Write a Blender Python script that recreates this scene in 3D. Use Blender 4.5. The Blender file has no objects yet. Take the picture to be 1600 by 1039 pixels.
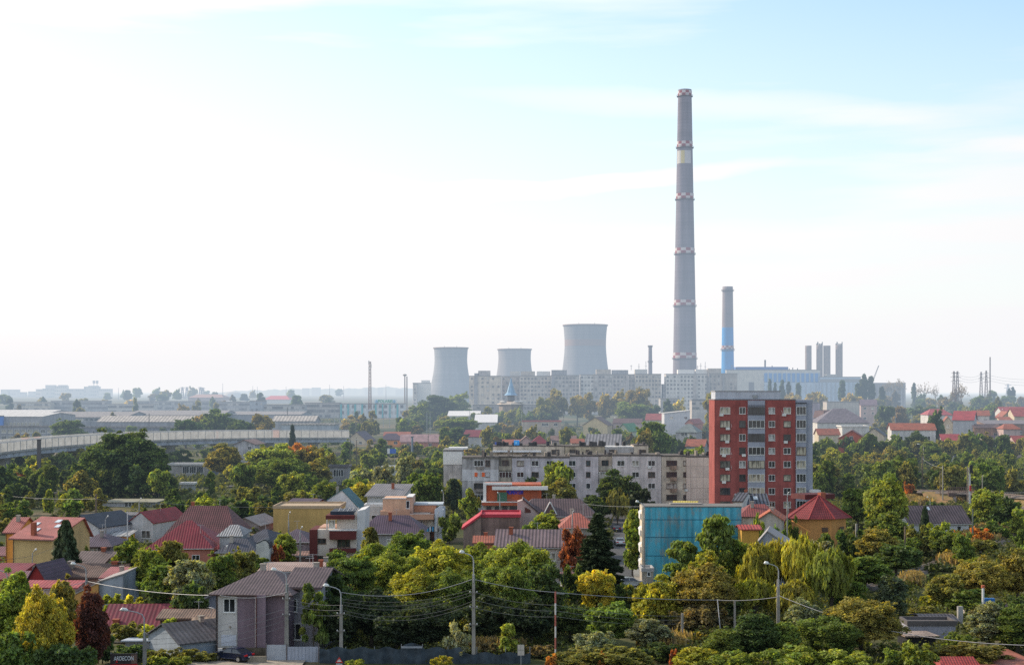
import bpy, math, random
import numpy as np
from mathutils import Vector
R = math.radians
rnd = random.Random(7)
F, HZ, EYE = 2400.0, 612.0, 30.0      # focal length and horizon row of the 1600 px wide photo, eye height in metres
scene = bpy.context.scene
COL = scene.collection

# ------------------------------------------------------------------ places
TZ = [(-400, -2), (0, 0), (380, 0), (450, .4), (520, 1.2), (600, 3.0), (700, 5.0), (800, 7.3), (900, 10.0), (1000, 12.2), (1100, 14.5),
      (1400, 18), (2000, 20.5), (3500, 23), (8000, 25), (20000, 26)]
def gz(D):
    for (a, za), (b, zb) in zip(TZ, TZ[1:]):
        if D <= b: return za + (zb - za) * (D - a) / (b - a)
    return 26
def X(px, D): return (px - 800) / F * D
def Z(py, D): return EYE - (py - HZ) / F * D
def P(px, py, D): return (X(px, D), D, Z(py, D))

# ------------------------------------------------------------------ materials
MATS = {}
class NT:
    def __init__(s, name):
        s.m = bpy.data.materials.new(name); s.m.use_nodes = True
        s.t = s.m.node_tree; s.t.nodes.clear()
        s.out = s.n('ShaderNodeOutputMaterial')
    def n(s, typ, **kw):
        x = s.t.nodes.new(typ)
        for k, v in kw.items():
            if k.startswith('i_'):
                x.inputs[k[2:].replace('_', ' ')].default_value = v
            else: setattr(x, k, v)
        return x
    def l(s, a, b): s.t.links.new(a, b)
def ramp(nt, src, stops):
    r = nt.n('ShaderNodeValToRGB')
    e = r.color_ramp.elements
    while len(e) < len(stops): e.new(.5)
    for k, (p, c) in enumerate(stops):
        e[k].position = p; e[k].color = (c, c, c, 1) if isinstance(c, (int, float)) else (*c, 1)
    nt.l(src, r.inputs['Fac']); return r.outputs['Color']
def mul(nt, a, b, typ='MULTIPLY', fac=1.0):
    m = nt.n('ShaderNodeMix', data_type='RGBA', blend_type=typ)
    m.inputs[0].default_value = fac
    for sock, v in ((6, a), (7, b)):
        if hasattr(v, 'links'): nt.l(v, m.inputs[sock])
        else: m.inputs[sock].default_value = (*v, 1)
    return m.outputs[2]
def noise(nt, vec, scale, detail=3.0, stretch=(1, 1, 1), rough=.55):
    mp = nt.n('ShaderNodeMapping'); mp.inputs['Scale'].default_value = stretch
    nt.l(vec, mp.inputs['Vector'])
    n = nt.n('ShaderNodeTexNoise'); n.inputs['Scale'].default_value = scale; n.inputs['Detail'].default_value = detail
    n.inputs['Roughness'].default_value = rough
    nt.l(mp.outputs[0], n.inputs['Vector']); return n.outputs['Fac']
def finish(nt, col, rough=.85, spec=.3, metal=0.0, bump=None, bstr=.3):
    b = nt.n('ShaderNodeBsdfPrincipled')
    if hasattr(col, 'links'): nt.l(col, b.inputs['Base Color'])
    else: b.inputs['Base Color'].default_value = (*col, 1)
    b.inputs['Roughness'].default_value = rough; b.inputs['Metallic'].default_value = metal
    b.inputs['Specular IOR Level'].default_value = spec
    if bump is not None:
        bp = nt.n('ShaderNodeBump'); bp.inputs['Strength'].default_value = bstr; bp.inputs['Distance'].default_value = .05
        nt.l(bump, bp.inputs['Height']); nt.l(bp.outputs[0], b.inputs['Normal'])
    nt.l(b.outputs[0], nt.out.inputs['Surface']); return nt.m
def wall(c, stain=.35, panel=0.0):
    key = ('wall', c, stain, panel)
    if key in MATS: return MATS[key]
    nt = NT('plaster'); tc = nt.n('ShaderNodeTexCoord').outputs['Object']
    v = ramp(nt, noise(nt, tc, .35, 4), [(.3, 1 - stain), (.65, 1.08)])
    s = ramp(nt, noise(nt, tc, 1.1, 5, (1, 1, .09)), [(.35, 1 - stain * .9), (.58, 1.03)])
    f = ramp(nt, noise(nt, tc, 3.5, 2), [(.3, .93), (.7, 1.05)])
    col = mul(nt, mul(nt, mul(nt, c, v), s), f)
    if panel:
        br = nt.n('ShaderNodeTexBrick'); br.offset = 0
        sp = nt.n('ShaderNodeSeparateXYZ'); nt.l(tc, sp.inputs[0]); cb = nt.n('ShaderNodeCombineXYZ')
        ad = nt.n('ShaderNodeMath', operation='ADD'); nt.l(sp.outputs[0], ad.inputs[0]); nt.l(sp.outputs[1], ad.inputs[1])
        nt.l(ad.outputs[0], cb.inputs[0]); nt.l(sp.outputs[2], cb.inputs[1]); nt.l(cb.outputs[0], br.inputs['Vector'])
        br.inputs['Scale'].default_value = 1; br.inputs['Brick Width'].default_value = panel; br.inputs['Row Height'].default_value = 2.8
        br.inputs['Mortar Size'].default_value = .06; br.inputs['Color1'].default_value = (1, 1, 1, 1); br.inputs['Color2'].default_value = (.86, .87, .89, 1)
        br.inputs['Mortar'].default_value = (.62, .62, .62, 1)
        col = mul(nt, col, br.outputs['Color'])
    MATS[key] = finish(nt, col, .9, .2); return MATS[key]
def roof(c, pitch=.42, contrast=.45, rows=.0, rough=.65, stain=.3):
    key = ('roof', c, pitch, contrast, rows, rough, stain)
    if key in MATS: return MATS[key]
    nt = NT('roofing'); uv = nt.n('ShaderNodeUVMap').outputs[0]; tc = nt.n('ShaderNodeTexCoord').outputs['Object']
    w = nt.n('ShaderNodeTexWave', bands_direction='X'); w.inputs['Scale'].default_value = 1 / pitch * .3183; w.inputs['Distortion'].default_value = .15
    w.inputs['Detail'].default_value = 1; nt.l(uv, w.inputs['Vector'])
    g = ramp(nt, w.outputs['Fac'], [(.1, 1 - contrast), (.7, 1.1)])
    col = mul(nt, c, g)
    if rows:
        w2 = nt.n('ShaderNodeTexWave', bands_direction='Y', wave_profile='SAW'); w2.inputs['Scale'].default_value = 1 / rows * .3183
        nt.l(uv, w2.inputs['Vector']); col = mul(nt, col, ramp(nt, w2.outputs['Fac'], [(.0, .62), (.5, 1.08)]))
    v = ramp(nt, noise(nt, tc, .5, 5), [(.3, 1 - stain), (.68, 1.12)])
    fade = ramp(nt, noise(nt, tc, .28, 6, (1, 1, 1), .65), [(.52, 0.0), (.66, .20)])
    mxf = nt.n('ShaderNodeMix', data_type='RGBA'); nt.l(fade, mxf.inputs[0]); nt.l(col, mxf.inputs[6]); g_ = sum(c)/3; mxf.inputs[7].default_value = (c[0]*.6 + g_*.7, c[1]*.6 + g_*.65, c[2]*.6 + g_*.6, 1); col = mxf.outputs[2]
    v2 = ramp(nt, noise(nt, tc, 4, 3), [(.3, .85), (.7, 1.12)])
    MATS[key] = finish(nt, mul(nt, mul(nt, col, v), v2), rough, .35, 0, w.outputs['Fac'], .5); return MATS[key]
def plain(c, rough=.8, metal=0.0, spec=.3, var=.12, scale=1.5):
    key = ('plain', c, rough, metal, spec, var)
    if key in MATS: return MATS[key]
    nt = NT('painted'); tc = nt.n('ShaderNodeTexCoord').outputs['Object']
    MATS[key] = finish(nt, mul(nt, c, ramp(nt, noise(nt, tc, scale, 4), [(.3, 1 - var), (.7, 1 + var)])), rough, spec, metal); return MATS[key]
def pane_mat(light=0.35, tint=(.55, .52, .45)):
    key = ('pane', light, tint)
    if key in MATS: return MATS[key]
    nt = NT('window_glass'); oi = nt.n('ShaderNodeObjectInfo').outputs['Random']
    tc = nt.n('ShaderNodeTexCoord').outputs['Object']
    a = ramp(nt, oi, [(0, (.02, .023, .028)), (1 - light, (.05, .055, .06)), (min(1, 1.05 - light), tint)])
    s = nt.n('ShaderNodeSeparateXYZ'); nt.l(tc, s.inputs[0])
    col = mul(nt, a, ramp(nt, noise(nt, tc, .9, 1, (1, 1, .25)), [(.42, .35), (.50, 1.0)]))
    MATS[key] = finish(nt, col, .12, .6); return MATS[key]
def checker(c1=(.50, .46, .47), c2=(.24, .04, .05), nu=12, nv=2):
    nt = NT('checker_paint'); uv = nt.n('ShaderNodeUVMap').outputs[0]
    mp = nt.n('ShaderNodeMapping'); mp.inputs['Scale'].default_value = (nu, nv, 1); nt.l(uv, mp.inputs[0])
    ck = nt.n('ShaderNodeTexChecker'); ck.inputs['Scale'].default_value = 1
    ck.inputs['Color1'].default_value = (*c1, 1); ck.inputs['Color2'].default_value = (*c2, 1); nt.l(mp.outputs[0], ck.inputs[0])
    tc = nt.n('ShaderNodeTexCoord').outputs['Object']
    return finish(nt, mul(nt, ck.outputs[0], ramp(nt, noise(nt, tc, .6, 4), [(.3, .8), (.7, 1.05)])), .8)
def leaf_mat(name='leaf', trans=.45, tint=False):
    nt = NT(name); oi = nt.n('ShaderNodeObjectInfo')
    t = nt.n('ShaderNodeAttribute', attribute_name='tone'); h = nt.n('ShaderNodeAttribute', attribute_name='hue')
    hc = ramp(nt, h.outputs['Fac'], [(0, (.78, .94, 1.2)), (.5, (1, 1, 1)), (.8, (1.2, 1.1, .8)), (1, (1.6, 1.2, .65))])
    tone = nt.n('ShaderNodeCombineColor'); [nt.l(t.outputs['Fac'], tone.inputs[k]) for k in range(3)]
    src = nt.n('ShaderNodeAttribute', attribute_name='tint').outputs['Color'] if tint else oi.outputs['Color']
    col = mul(nt, mul(nt, src, hc), tone.outputs[0])
    d = nt.n('ShaderNodeBsdfDiffuse'); nt.l(col, d.inputs[0])
    tr = nt.n('ShaderNodeBsdfTranslucent'); nt.l(mul(nt, col, (1.5, 1.45, .6)), tr.inputs[0])
    gl = nt.n('ShaderNodeBsdfGlossy'); gl.inputs['Roughness'].default_value = .6; gl.inputs['Color'].default_value = (1, 1, 1, 1)
    m1 = nt.n('ShaderNodeMixShader'); m1.inputs[0].default_value = trans; nt.l(d.outputs[0], m1.inputs[1]); nt.l(tr.outputs[0], m1.inputs[2])
    m2 = nt.n('ShaderNodeMixShader'); m2.inputs[0].default_value = .018; nt.l(m1.outputs[0], m2.inputs[1]); nt.l(gl.outputs[0], m2.inputs[2])
    nt.l(m2.outputs[0], nt.out.inputs['Surface']); return nt.m

# ------------------------------------------------------------------ meshes and objects
class MB:
    def __init__(s): s.v = []; s.f = []; s.uv = {}
    def poly(s, pts, uv=None):
        b = len(s.v); s.v += [tuple(p) for p in pts]; s.f.append(tuple(range(b, b + len(pts))))
        if uv: s.uv[len(s.f) - 1] = uv
        return s
    def box(s, x0, y0, z0, x1, y1, z1):
        b = len(s.v)
        s.v += [(x0,y0,z0),(x1,y0,z0),(x1,y1,z0),(x0,y1,z0),(x0,y0,z1),(x1,y0,z1),(x1,y1,z1),(x0,y1,z1)]
        for f in ((0,3,2,1),(4,5,6,7),(0,1,5,4),(1,2,6,5),(2,3,7,6),(3,0,4,7)): s.f.append(tuple(b + i for i in f))
        return s
    def solid(s, prof, a, b, axis='y'):      # a profile (closed polygon in x-z or y-z) extruded from a to b
        n = len(prof); k = len(s.v)
        for t in (a, b):
            for (p, q) in prof: s.v.append((p, t, q) if axis == 'y' else (t, p, q))
        s.f.append(tuple(k + i for i in range(n))); s.f.append(tuple(k + n + i for i in reversed(range(n))))
        for i in range(n): j = (i + 1) % n; s.f.append((k + i, k + n + i, k + n + j, k + j))
        return s
    def tube(s, pts, r, n=6, caps=True):
        pts = [Vector(p) for p in pts]; rs = r if isinstance(r, (list, tuple)) else [r] * len(pts)
        k = len(s.v)
        for i, p in enumerate(pts):
            d = (pts[min(i + 1, len(pts) - 1)] - pts[max(i - 1, 0)]).normalized()
            a = d.cross(Vector((0, 0, 1)) if abs(d.z) < .9 else Vector((1, 0, 0))).normalized(); b = d.cross(a)
            for j in range(n):
                t = 2 * math.pi * j / n; s.v.append(tuple(p + (a * math.cos(t) + b * math.sin(t)) * rs[i]))
        for i in range(len(pts) - 1):
            for j in range(n): q = (j + 1) % n; s.f.append((k + i*n + j, k + i*n + q, k + (i+1)*n + q, k + (i+1)*n + j))
        if caps: s.f.append(tuple(k + j for j in reversed(range(n)))); s.f.append(tuple(k + (len(pts)-1)*n + j for j in range(n)))
        return s
    def lathe(s, prof, n=40, cx=0, cy=0):    # prof: (radius, z) upwards
        k = len(s.v)
        for (r, z) in prof:
            for j in range(n): t = 2*math.pi*j/n; s.v.append((cx + r*math.cos(t), cy + r*math.sin(t), z))
        z0, z1 = prof[0][1], prof[-1][1]
        for i in range(len(prof)-1):
            for j in range(n):
                q = (j+1) % n; s.f.append((k+i*n+j, k+i*n+q, k+(i+1)*n+q, k+(i+1)*n+j))
                va, vb = (prof[i][1]-z0)/max(z1-z0, 1e-6), (prof[i+1][1]-z0)/max(z1-z0, 1e-6)
                s.uv[len(s.f)-1] = [(j/n, va), ((j+1)/n, va), ((j+1)/n, vb), (j/n, vb)]
        return s
    def mesh(s, name, mat, smooth=False, roofuv=False):
        me = bpy.data.meshes.new(name); me.from_pydata(s.v, [], s.f)
        me.materials.append(mat)
        if roofuv or s.uv:
            ul = me.uv_layers.new(name='UVMap')
            for p in me.polygons:
                if p.index in s.uv: c = s.uv[p.index]
                else:
                    nrm = p.normal; e = Vector((0, 0, 1)).cross(nrm)
                    e = e.normalized() if e.length > .05 else Vector((1, 0, 0)); q = nrm.cross(e)
                    c = [(me.vertices[i].co.dot(e), me.vertices[i].co.dot(q)) for i in p.vertices]
                for li, w in zip(p.loop_indices, c): ul.data[li].uv = w
        if smooth: me.polygons.foreach_set('use_smooth', [True] * len(me.polygons))
        me.update(); return me
    def build(s, name, mat, parent=None, smooth=False, roofuv=False, loc=None, rz=0):
        return put(name, s.mesh(name, mat, smooth, roofuv), parent, loc, rz)
def put(name, me, parent=None, loc=None, rz=0):
    o = bpy.data.objects.new(name, me); COL.objects.link(o)
    if parent is not None: o.parent = parent
    if loc is not None: o.location = loc
    if rz: o.rotation_euler = (0, 0, rz)
    return o
LABELS = {}
def tag(o, label, cat, group=None, kind=None):
    if label: o['label'] = label
    if cat: o['category'] = cat
    if group: o['group'] = group
    if kind: o['kind'] = kind
    if label:
        if label in LABELS: print('SAME LABEL:', label)
        n = len(label.replace(',', ' ').split())
        if n > 16 or n < 4: print('LABEL LENGTH', n, label)
        LABELS[label] = 1
    return o
def empty(name, loc, label, cat, group=None, rz=0):
    o = bpy.data.objects.new(name, None); COL.objects.link(o); o.location = loc; o.rotation_euler = (0, 0, rz)
    o.empty_display_size = .5
    return tag(o, label, cat, group)
SHIELD = []       # what must stay visible: (px0, px1, py0, py1, D)
LAND = []         # landmarks for the tree labels: (name, px, py, D)
FOOT = []         # footprints (x0, x1, y0, y1)

# ------------------------------------------------------------------ windows
WCACHE = {}
def win_mesh(w, h, fm, style=1):
    key = (round(w, 1), round(h, 1), fm.name, style)
    if key not in WCACHE:
        w, h = key[0], key[1]; b = MB(); t = .08
        b.box(-w/2, -.07, -h/2, -w/2 + t, 0, h/2); b.box(w/2 - t, -.07, -h/2, w/2, 0, h/2)
        b.box(-w/2 + t, -.07, h/2 - t, w/2 - t, 0, h/2); b.box(-w/2 + t, -.07, -h/2, w/2 - t, 0, -h/2 + t)
        n = max(1, int(round(w / .8))) if style else 1
        for i in range(1, n): x = -w/2 + w*i/n; b.box(x - .035, -.06, -h/2 + t, x + .035, 0, h/2 - t)
        b.box(-w/2 - .08, -.13, -h/2 - .07, w/2 + .08, 0, -h/2 - .005)
        g = MB(); g.box(-w/2 + .02, -.035, -h/2 + .02, w/2 - .02, -.005, h/2 - .02)
        WCACHE[key] = (b.mesh('window', fm), g)
    return WCACHE[key]
WHITE = plain((.72, .72, .70), .6, var=.06); BROWN = plain((.12, .07, .045), .6)
GL = pane_mat(.35)
PCACHE = {}
def window(parent, face, u, z, w, h, W, dep, fm=None, gl=None, off=0.0):
    fm = fm or WHITE; gl = gl or GL
    me, g = win_mesh(w, h, fm)
    if face == 'f': loc, rz = (u, -off, z), 0
    elif face == 'l': loc, rz = (-off, u, z), -math.pi/2
    else: loc, rz = (W + off, u, z), math.pi/2
    o = put('window', me, parent, loc, rz)
    k = (me.name, gl.name)
    if k not in PCACHE: PCACHE[k] = g.mesh('pane', gl)
    put('pane', PCACHE[k], o)
    return o

# ------------------------------------------------------------------ houses
def frame_of(px0, px1, D, rot):
    r = R(rot); x0 = X(px0, D); k = (px1 - 800) / F
    return x0, (k*D - x0) / (math.cos(r) - k*math.sin(r)), r
def house(label, px0, px1, D, eave, ridge, rt='gx', rot=0, dep=9, w=None, rm=None, over=.45, name='house', cat='house', group=None,
          win=(), chim=(), hip=.25, gl=None, fm=None, apex=.5, show=.55, rimm=None, door=None, base=None, rm_back=None, land=None, thick=.16, sky=()):
    x0, W, r = frame_of(px0, px1, D, rot)
    zb = gz(D) if base is None else base
    root = empty(name, (x0, D, zb), label, cat, group, r)
    he = Z(eave, D) - zb
    w = w or wall((.5, .48, .44)); b = MB(); s = MB()
    hr = he
    if rt == 'gx':
        hr = Z(ridge, D + dep*apex) - zb
        b.solid([(0, -1.5), (dep, -1.5), (dep, he), (dep*apex, hr), (0, he)], 0, W, 'x')
        for a, c in ((0, dep*apex), (dep, dep*apex)):
            sg = 1 if c > a else -1; sl = (hr - he) / (c - a)
            ya = a - sg*over; za = he - abs(sl)*over
            for t0, t1 in ((.02, thick + .02),):
                s.solid([(ya, za + t0), (c, hr + t0), (c, hr + t1), (ya, za + t1)], -over, W + over, 'x')
    elif rt == 'gy':
        hr = Z(ridge, D) - zb; ax = W*apex
        b.solid([(0, -1.5), (W, -1.5), (W, he), (ax, hr), (0, he)], 0, dep, 'y')
        for a, c in ((0, ax), (W, ax)):
            sg = 1 if c > a else -1; sl = (hr - he) / (c - a)
            xa = a - sg*over; za = he - abs(sl)*over
            s.solid([(xa, za + .02), (c, hr + .02), (c, hr + .02 + thick), (xa, za + .02 + thick)], -over, dep + over, 'y')
    elif rt == 'hip':
        hr = Z(ridge, D + dep/2) - zb
        b.box(0, 0, -1.5, W, dep, he)
        i = W*hip; o = over; z0 = he - .05
        A, B_, C_, E = (-o, -o, z0), (W + o, -o, z0), (W + o, dep + o, z0), (-o, dep + o, z0)
        p, q = (i, dep/2, hr), (W - i, dep/2, hr)
        if W - 2*i < .2:
            p = q = (W/2, dep/2, hr)
            for t in ((A, B_, p), (B_, C_, p), (C_, E, p), (E, A, p)): s.poly(t)
        else:
            s.poly((A, B_, q, p)); s.poly((B_, C_, q)); s.poly((C_, E, p, q)); s.poly((E, A, p))
        s.poly((E, C_, B_, A))
        s.box(-o, -o - .06, z0 - .18, W + o, -o + .06, z0 - .003)
    elif rt == 'shed':
        hr = Z(ridge, D + dep) - zb
        b.solid([(0, -1.5), (dep, -1.5), (dep, hr), (0, he)], 0, W, 'x')
        sl = (hr - he) / dep
        s.solid([(-over, he - sl*over + .02), (dep + over, hr + sl*over + .02), (dep + over, hr + sl*over + .02 + thick), (-over, he - sl*over + .02 + thick)], -over, W + over, 'x')
    elif rt == 'side':
        hr = Z(ridge, D) - zb
        b.solid([(0, -1.5), (W, -1.5), (W, hr), (0, he)], 0, dep, 'y')
        s.solid([(-over, he + .02), (W + over, hr + .02), (W + over, hr + .02 + thick), (-over, he + .02 + thick)], -over, dep + over, 'y')
    else:
        b.box(0, 0, -1.5, W, dep, he)
        s.box(-over, -over, he + .003, W + over, dep + over, he + .25)
        s.box(-over, -over, he + .253, -over + .25, dep + over, he + .6); s.box(W + over - .25, -over, he + .253, W + over, dep + over, he + .6)
        s.box(-over + .253, -over, he + .253, W + over - .253, -over + .25, he + .6); s.box(-over + .253, dep + over - .25, he + .253, W + over - .253, dep + over, he + .6)
    wo = b.build('wall', w, root)
    ro = s.build('roof', rm or roof((.2, .06, .05)), root, roofuv=True)
    if not win and cat == 'house' and W > 4 and he > 2.3 and 'windowless' not in label and rt != 'side':
        rq = random.Random(int(px0*7 + D)); nf = max(1, int(he//2.9)); nc = max(1, int(W//3.2)); win = []
        for k in range(nf): win.append(('f', [(j + .5)/nc for j in range(nc) if rq.random() < .8], [(2.9*k + 1.6)/he if nf > 1 else .55], rq.choice([1.1, 1.3, 1.6]), 1.3))
    for (face, us, zs, ww, hh) in win:
        L = W if face == 'f' else dep
        for u in us:
            for z in zs: window(root, face, u*L, z*he, ww, hh, W, dep, fm, gl)
    if cat == 'house' and rt in ('gx', 'hip', 'shed', 'gy') and D < 420 and he > 1.2:
        rq = random.Random(int(px0*3 + D)); GUT = plain(rq.choice([(.30, .30, .30), (.10, .06, .05), (.45, .44, .42)]), .5)
        if rt != 'gy':
            yg = -over - .06; zg = he - (abs(hr - he)/max(dep*apex, 1)*over if rt == 'gx' else .1) - .02
            MB().tube([(-over, yg, zg), (W + over, yg, zg)], .075, 6).build('gutter', GUT, ro)
        MB().tube([(.15, -.09, -.5), (.15, -.09, he - .1)], .05, 5).build('downpipe', GUT, root)
        if rq.random() < .6:
            ax, ay = W*rq.uniform(.25, .75), dep*.5 if rt != 'shed' else dep*.8; zt = hr + rq.uniform(1.0, 1.8); a = MB()
            a.tube([(ax, ay, he), (ax, ay, zt)], .03, 4); a.tube([(ax - .6, ay, zt - .1), (ax + .6, ay, zt - .1)], .02, 4)
            for q in (-.5, -.25, 0, .25, .5): a.tube([(ax + q, ay - .3, zt - .1), (ax + q, ay + .3, zt - .1)], .015, 3)
            a.build('aerial', plain((.35, .35, .36), .4), ro)
        if rq.random() < .55 and not chim and not sky:
            cx, cy = W*rq.uniform(.2, .8), dep*rq.choice([.35, .6]); cm = rq.choice([plain((.30, .09, .05), .9), wall((.38, .34, .30), .3)])
            MB().box(cx - .3, cy - .25, he, cx + .3, cy + .25, hr + .55).box(cx - .37, cy - .32, hr + .553, cx + .37, cy + .32, hr + .65).build('chimney', cm, ro)
    if door:
        u, dw, dh, dm = door; MB().box(u*W - dw/2, -.06, 0, u*W + dw/2, -.003, dh).build('door', dm, root)
    for (u, v, up, cw, cm) in chim:
        zc = hr
        c = MB(); c.box(u*W - cw/2, v*dep - cw/2, he*.9, u*W + cw/2, v*dep + cw/2, hr + up - .2); c.box(u*W - cw/2 - .08, v*dep - cw/2 - .08, hr + up - .197, u*W + cw/2 + .08, v*dep + cw/2 + .08, hr + up)
        c.build('chimney', cm, ro)
    for (u, v) in sky:      # skylights on the front slope of a gx roof
        y = v*dep*apex; z = he + (hr - he)*v + .2; a = math.atan2(hr - he, dep*apex)
        k = MB().box(-.45, -.6, 0, .45, .6, .1).build('skylight', plain((.55, .6, .63), .2, spec=.6), ro, loc=(u*W, y, z)); k.rotation_euler = (a, 0, 0)
    FOOT.append((x0 - 1, x0 + W + 1, D - 1, D + dep + 1))
    ytop = HZ + (EYE - (zb + hr)) * F / D; ybot = HZ + (EYE - zb - he*(1 - show)) * F / D
    SHIELD.append((px0, px1, min(ytop, ridge), ybot, D))
    if land: LAND.append((land, (px0 + px1)/2, (ytop + ybot)/2, D))
    return root, W, dep, he, hr, wo, ro
def unit_px(W, px0, px1): return lambda px: W*(px - px0)/(px1 - px0)
# ------------------------------------------------------------------ trees
LEAF = leaf_mat('leaf'); NEEDLE = leaf_mat('needle', .12)
BARK = plain((.085, .07, .055), .95, var=.3, scale=4); PALEBARK = plain((.2, .18, .15), .95, var=.25, scale=4)
def unitv(rg, n):
    v = rg.normal(size=(n, 3)); return v / np.linalg.norm(v, axis=1)[:, None]
def leaves_mesh(name, pos, nrm, size, tone, hue, mat, elong=1.0, axis=None, rg=None):
    """many small four-cornered leaves"""
    n = len(pos)
    nrm = nrm / np.maximum(np.linalg.norm(nrm, axis=1)[:, None], 1e-6)
    a = rg.normal(size=(n, 3)) if axis is None else axis + rg.normal(size=(n, 3))*.25
    a -= (a*nrm).sum(1)[:, None]*nrm; a /= np.maximum(np.linalg.norm(a, axis=1)[:, None], 1e-6)
    b = np.cross(nrm, a)
    s = np.asarray(size).reshape(-1, 1)
    A = a*s*elong*.62; B = b*s*.42
    bend = nrm*s*.12
    v = np.stack([pos - A, pos - B + bend, pos + A, pos + B + bend], 1).reshape(-1, 3)
    me = bpy.data.meshes.new(name)
    me.vertices.add(4*n); me.vertices.foreach_set('co', v.astype(np.float32).ravel())
    me.loops.add(4*n); me.loops.foreach_set('vertex_index', np.arange(4*n, dtype=np.int32))
    me.polygons.add(n); me.polygons.foreach_set('loop_start', np.arange(0, 4*n, 4, dtype=np.int32))
    me.update(calc_edges=True)
    for nm, arr in (('tone', tone), ('hue', hue)):
        at = me.attributes.new(nm, 'FLOAT', 'FACE'); at.data.foreach_set('value', np.asarray(arr, np.float32))
    me.materials.append(mat); return me
def blobs_leaves(rg, cen, rad, per, flat=.8, inner=.12):
    P_, N_, T_, H_ = [], [], [], []
    for c, r, m in zip(cen, rad, per):
        d = unitv(rg, m); d[:, 2] = np.where(d[:, 2] < -.35, -d[:, 2], d[:, 2])
        rr = r*np.where(rg.random(m) < inner, rg.random(m)*.7, rg.normal(.92, .21, m))
        p = c + d*rr[:, None]*np.array([1, 1, flat])
        P_.append(p); N_.append(d*.8 + rg.normal(size=(m, 3))*.95 + np.array([0, 0, .35]))
        T_.append(np.clip(rg.normal(1, .16), .6, 1.5)*np.clip(rg.normal(1, .32, m), .35, 2.0))
        H_.append(np.clip(rg.normal(.48, .13) + rg.normal(0, .16, m), 0, 1))
    return np.concatenate(P_), np.concatenate(N_), np.concatenate(T_), np.concatenate(H_)
def trunk_mesh(rg, H, top, r0, spread, n=5, bark=BARK, name='trunk'):
    b = MB(); lean = rg.normal(size=2)*.25
    b.tube([(0, 0, -1), (lean[0]*.3, lean[1]*.3, H*.25), (lean[0], lean[1], top)], [r0*1.25, r0*.85, r0*.35], 7)
    for i in range(n):
        t = 2*math.pi*(i/n) + rg.random(); z0 = H*(.18 + .3*rg.random()); q = spread*(.6 + .4*rg.random()); z1 = H*(.5 + .35*rg.random())
        b.tube([(0, 0, z0), (math.cos(t)*q*.5, math.sin(t)*q*.5, z0 + (z1 - z0)*.6), (math.cos(t)*q, math.sin(t)*q, z1)], [r0*.45, r0*.3, r0*.1], 5)
    return b.mesh(name, bark)
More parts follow.
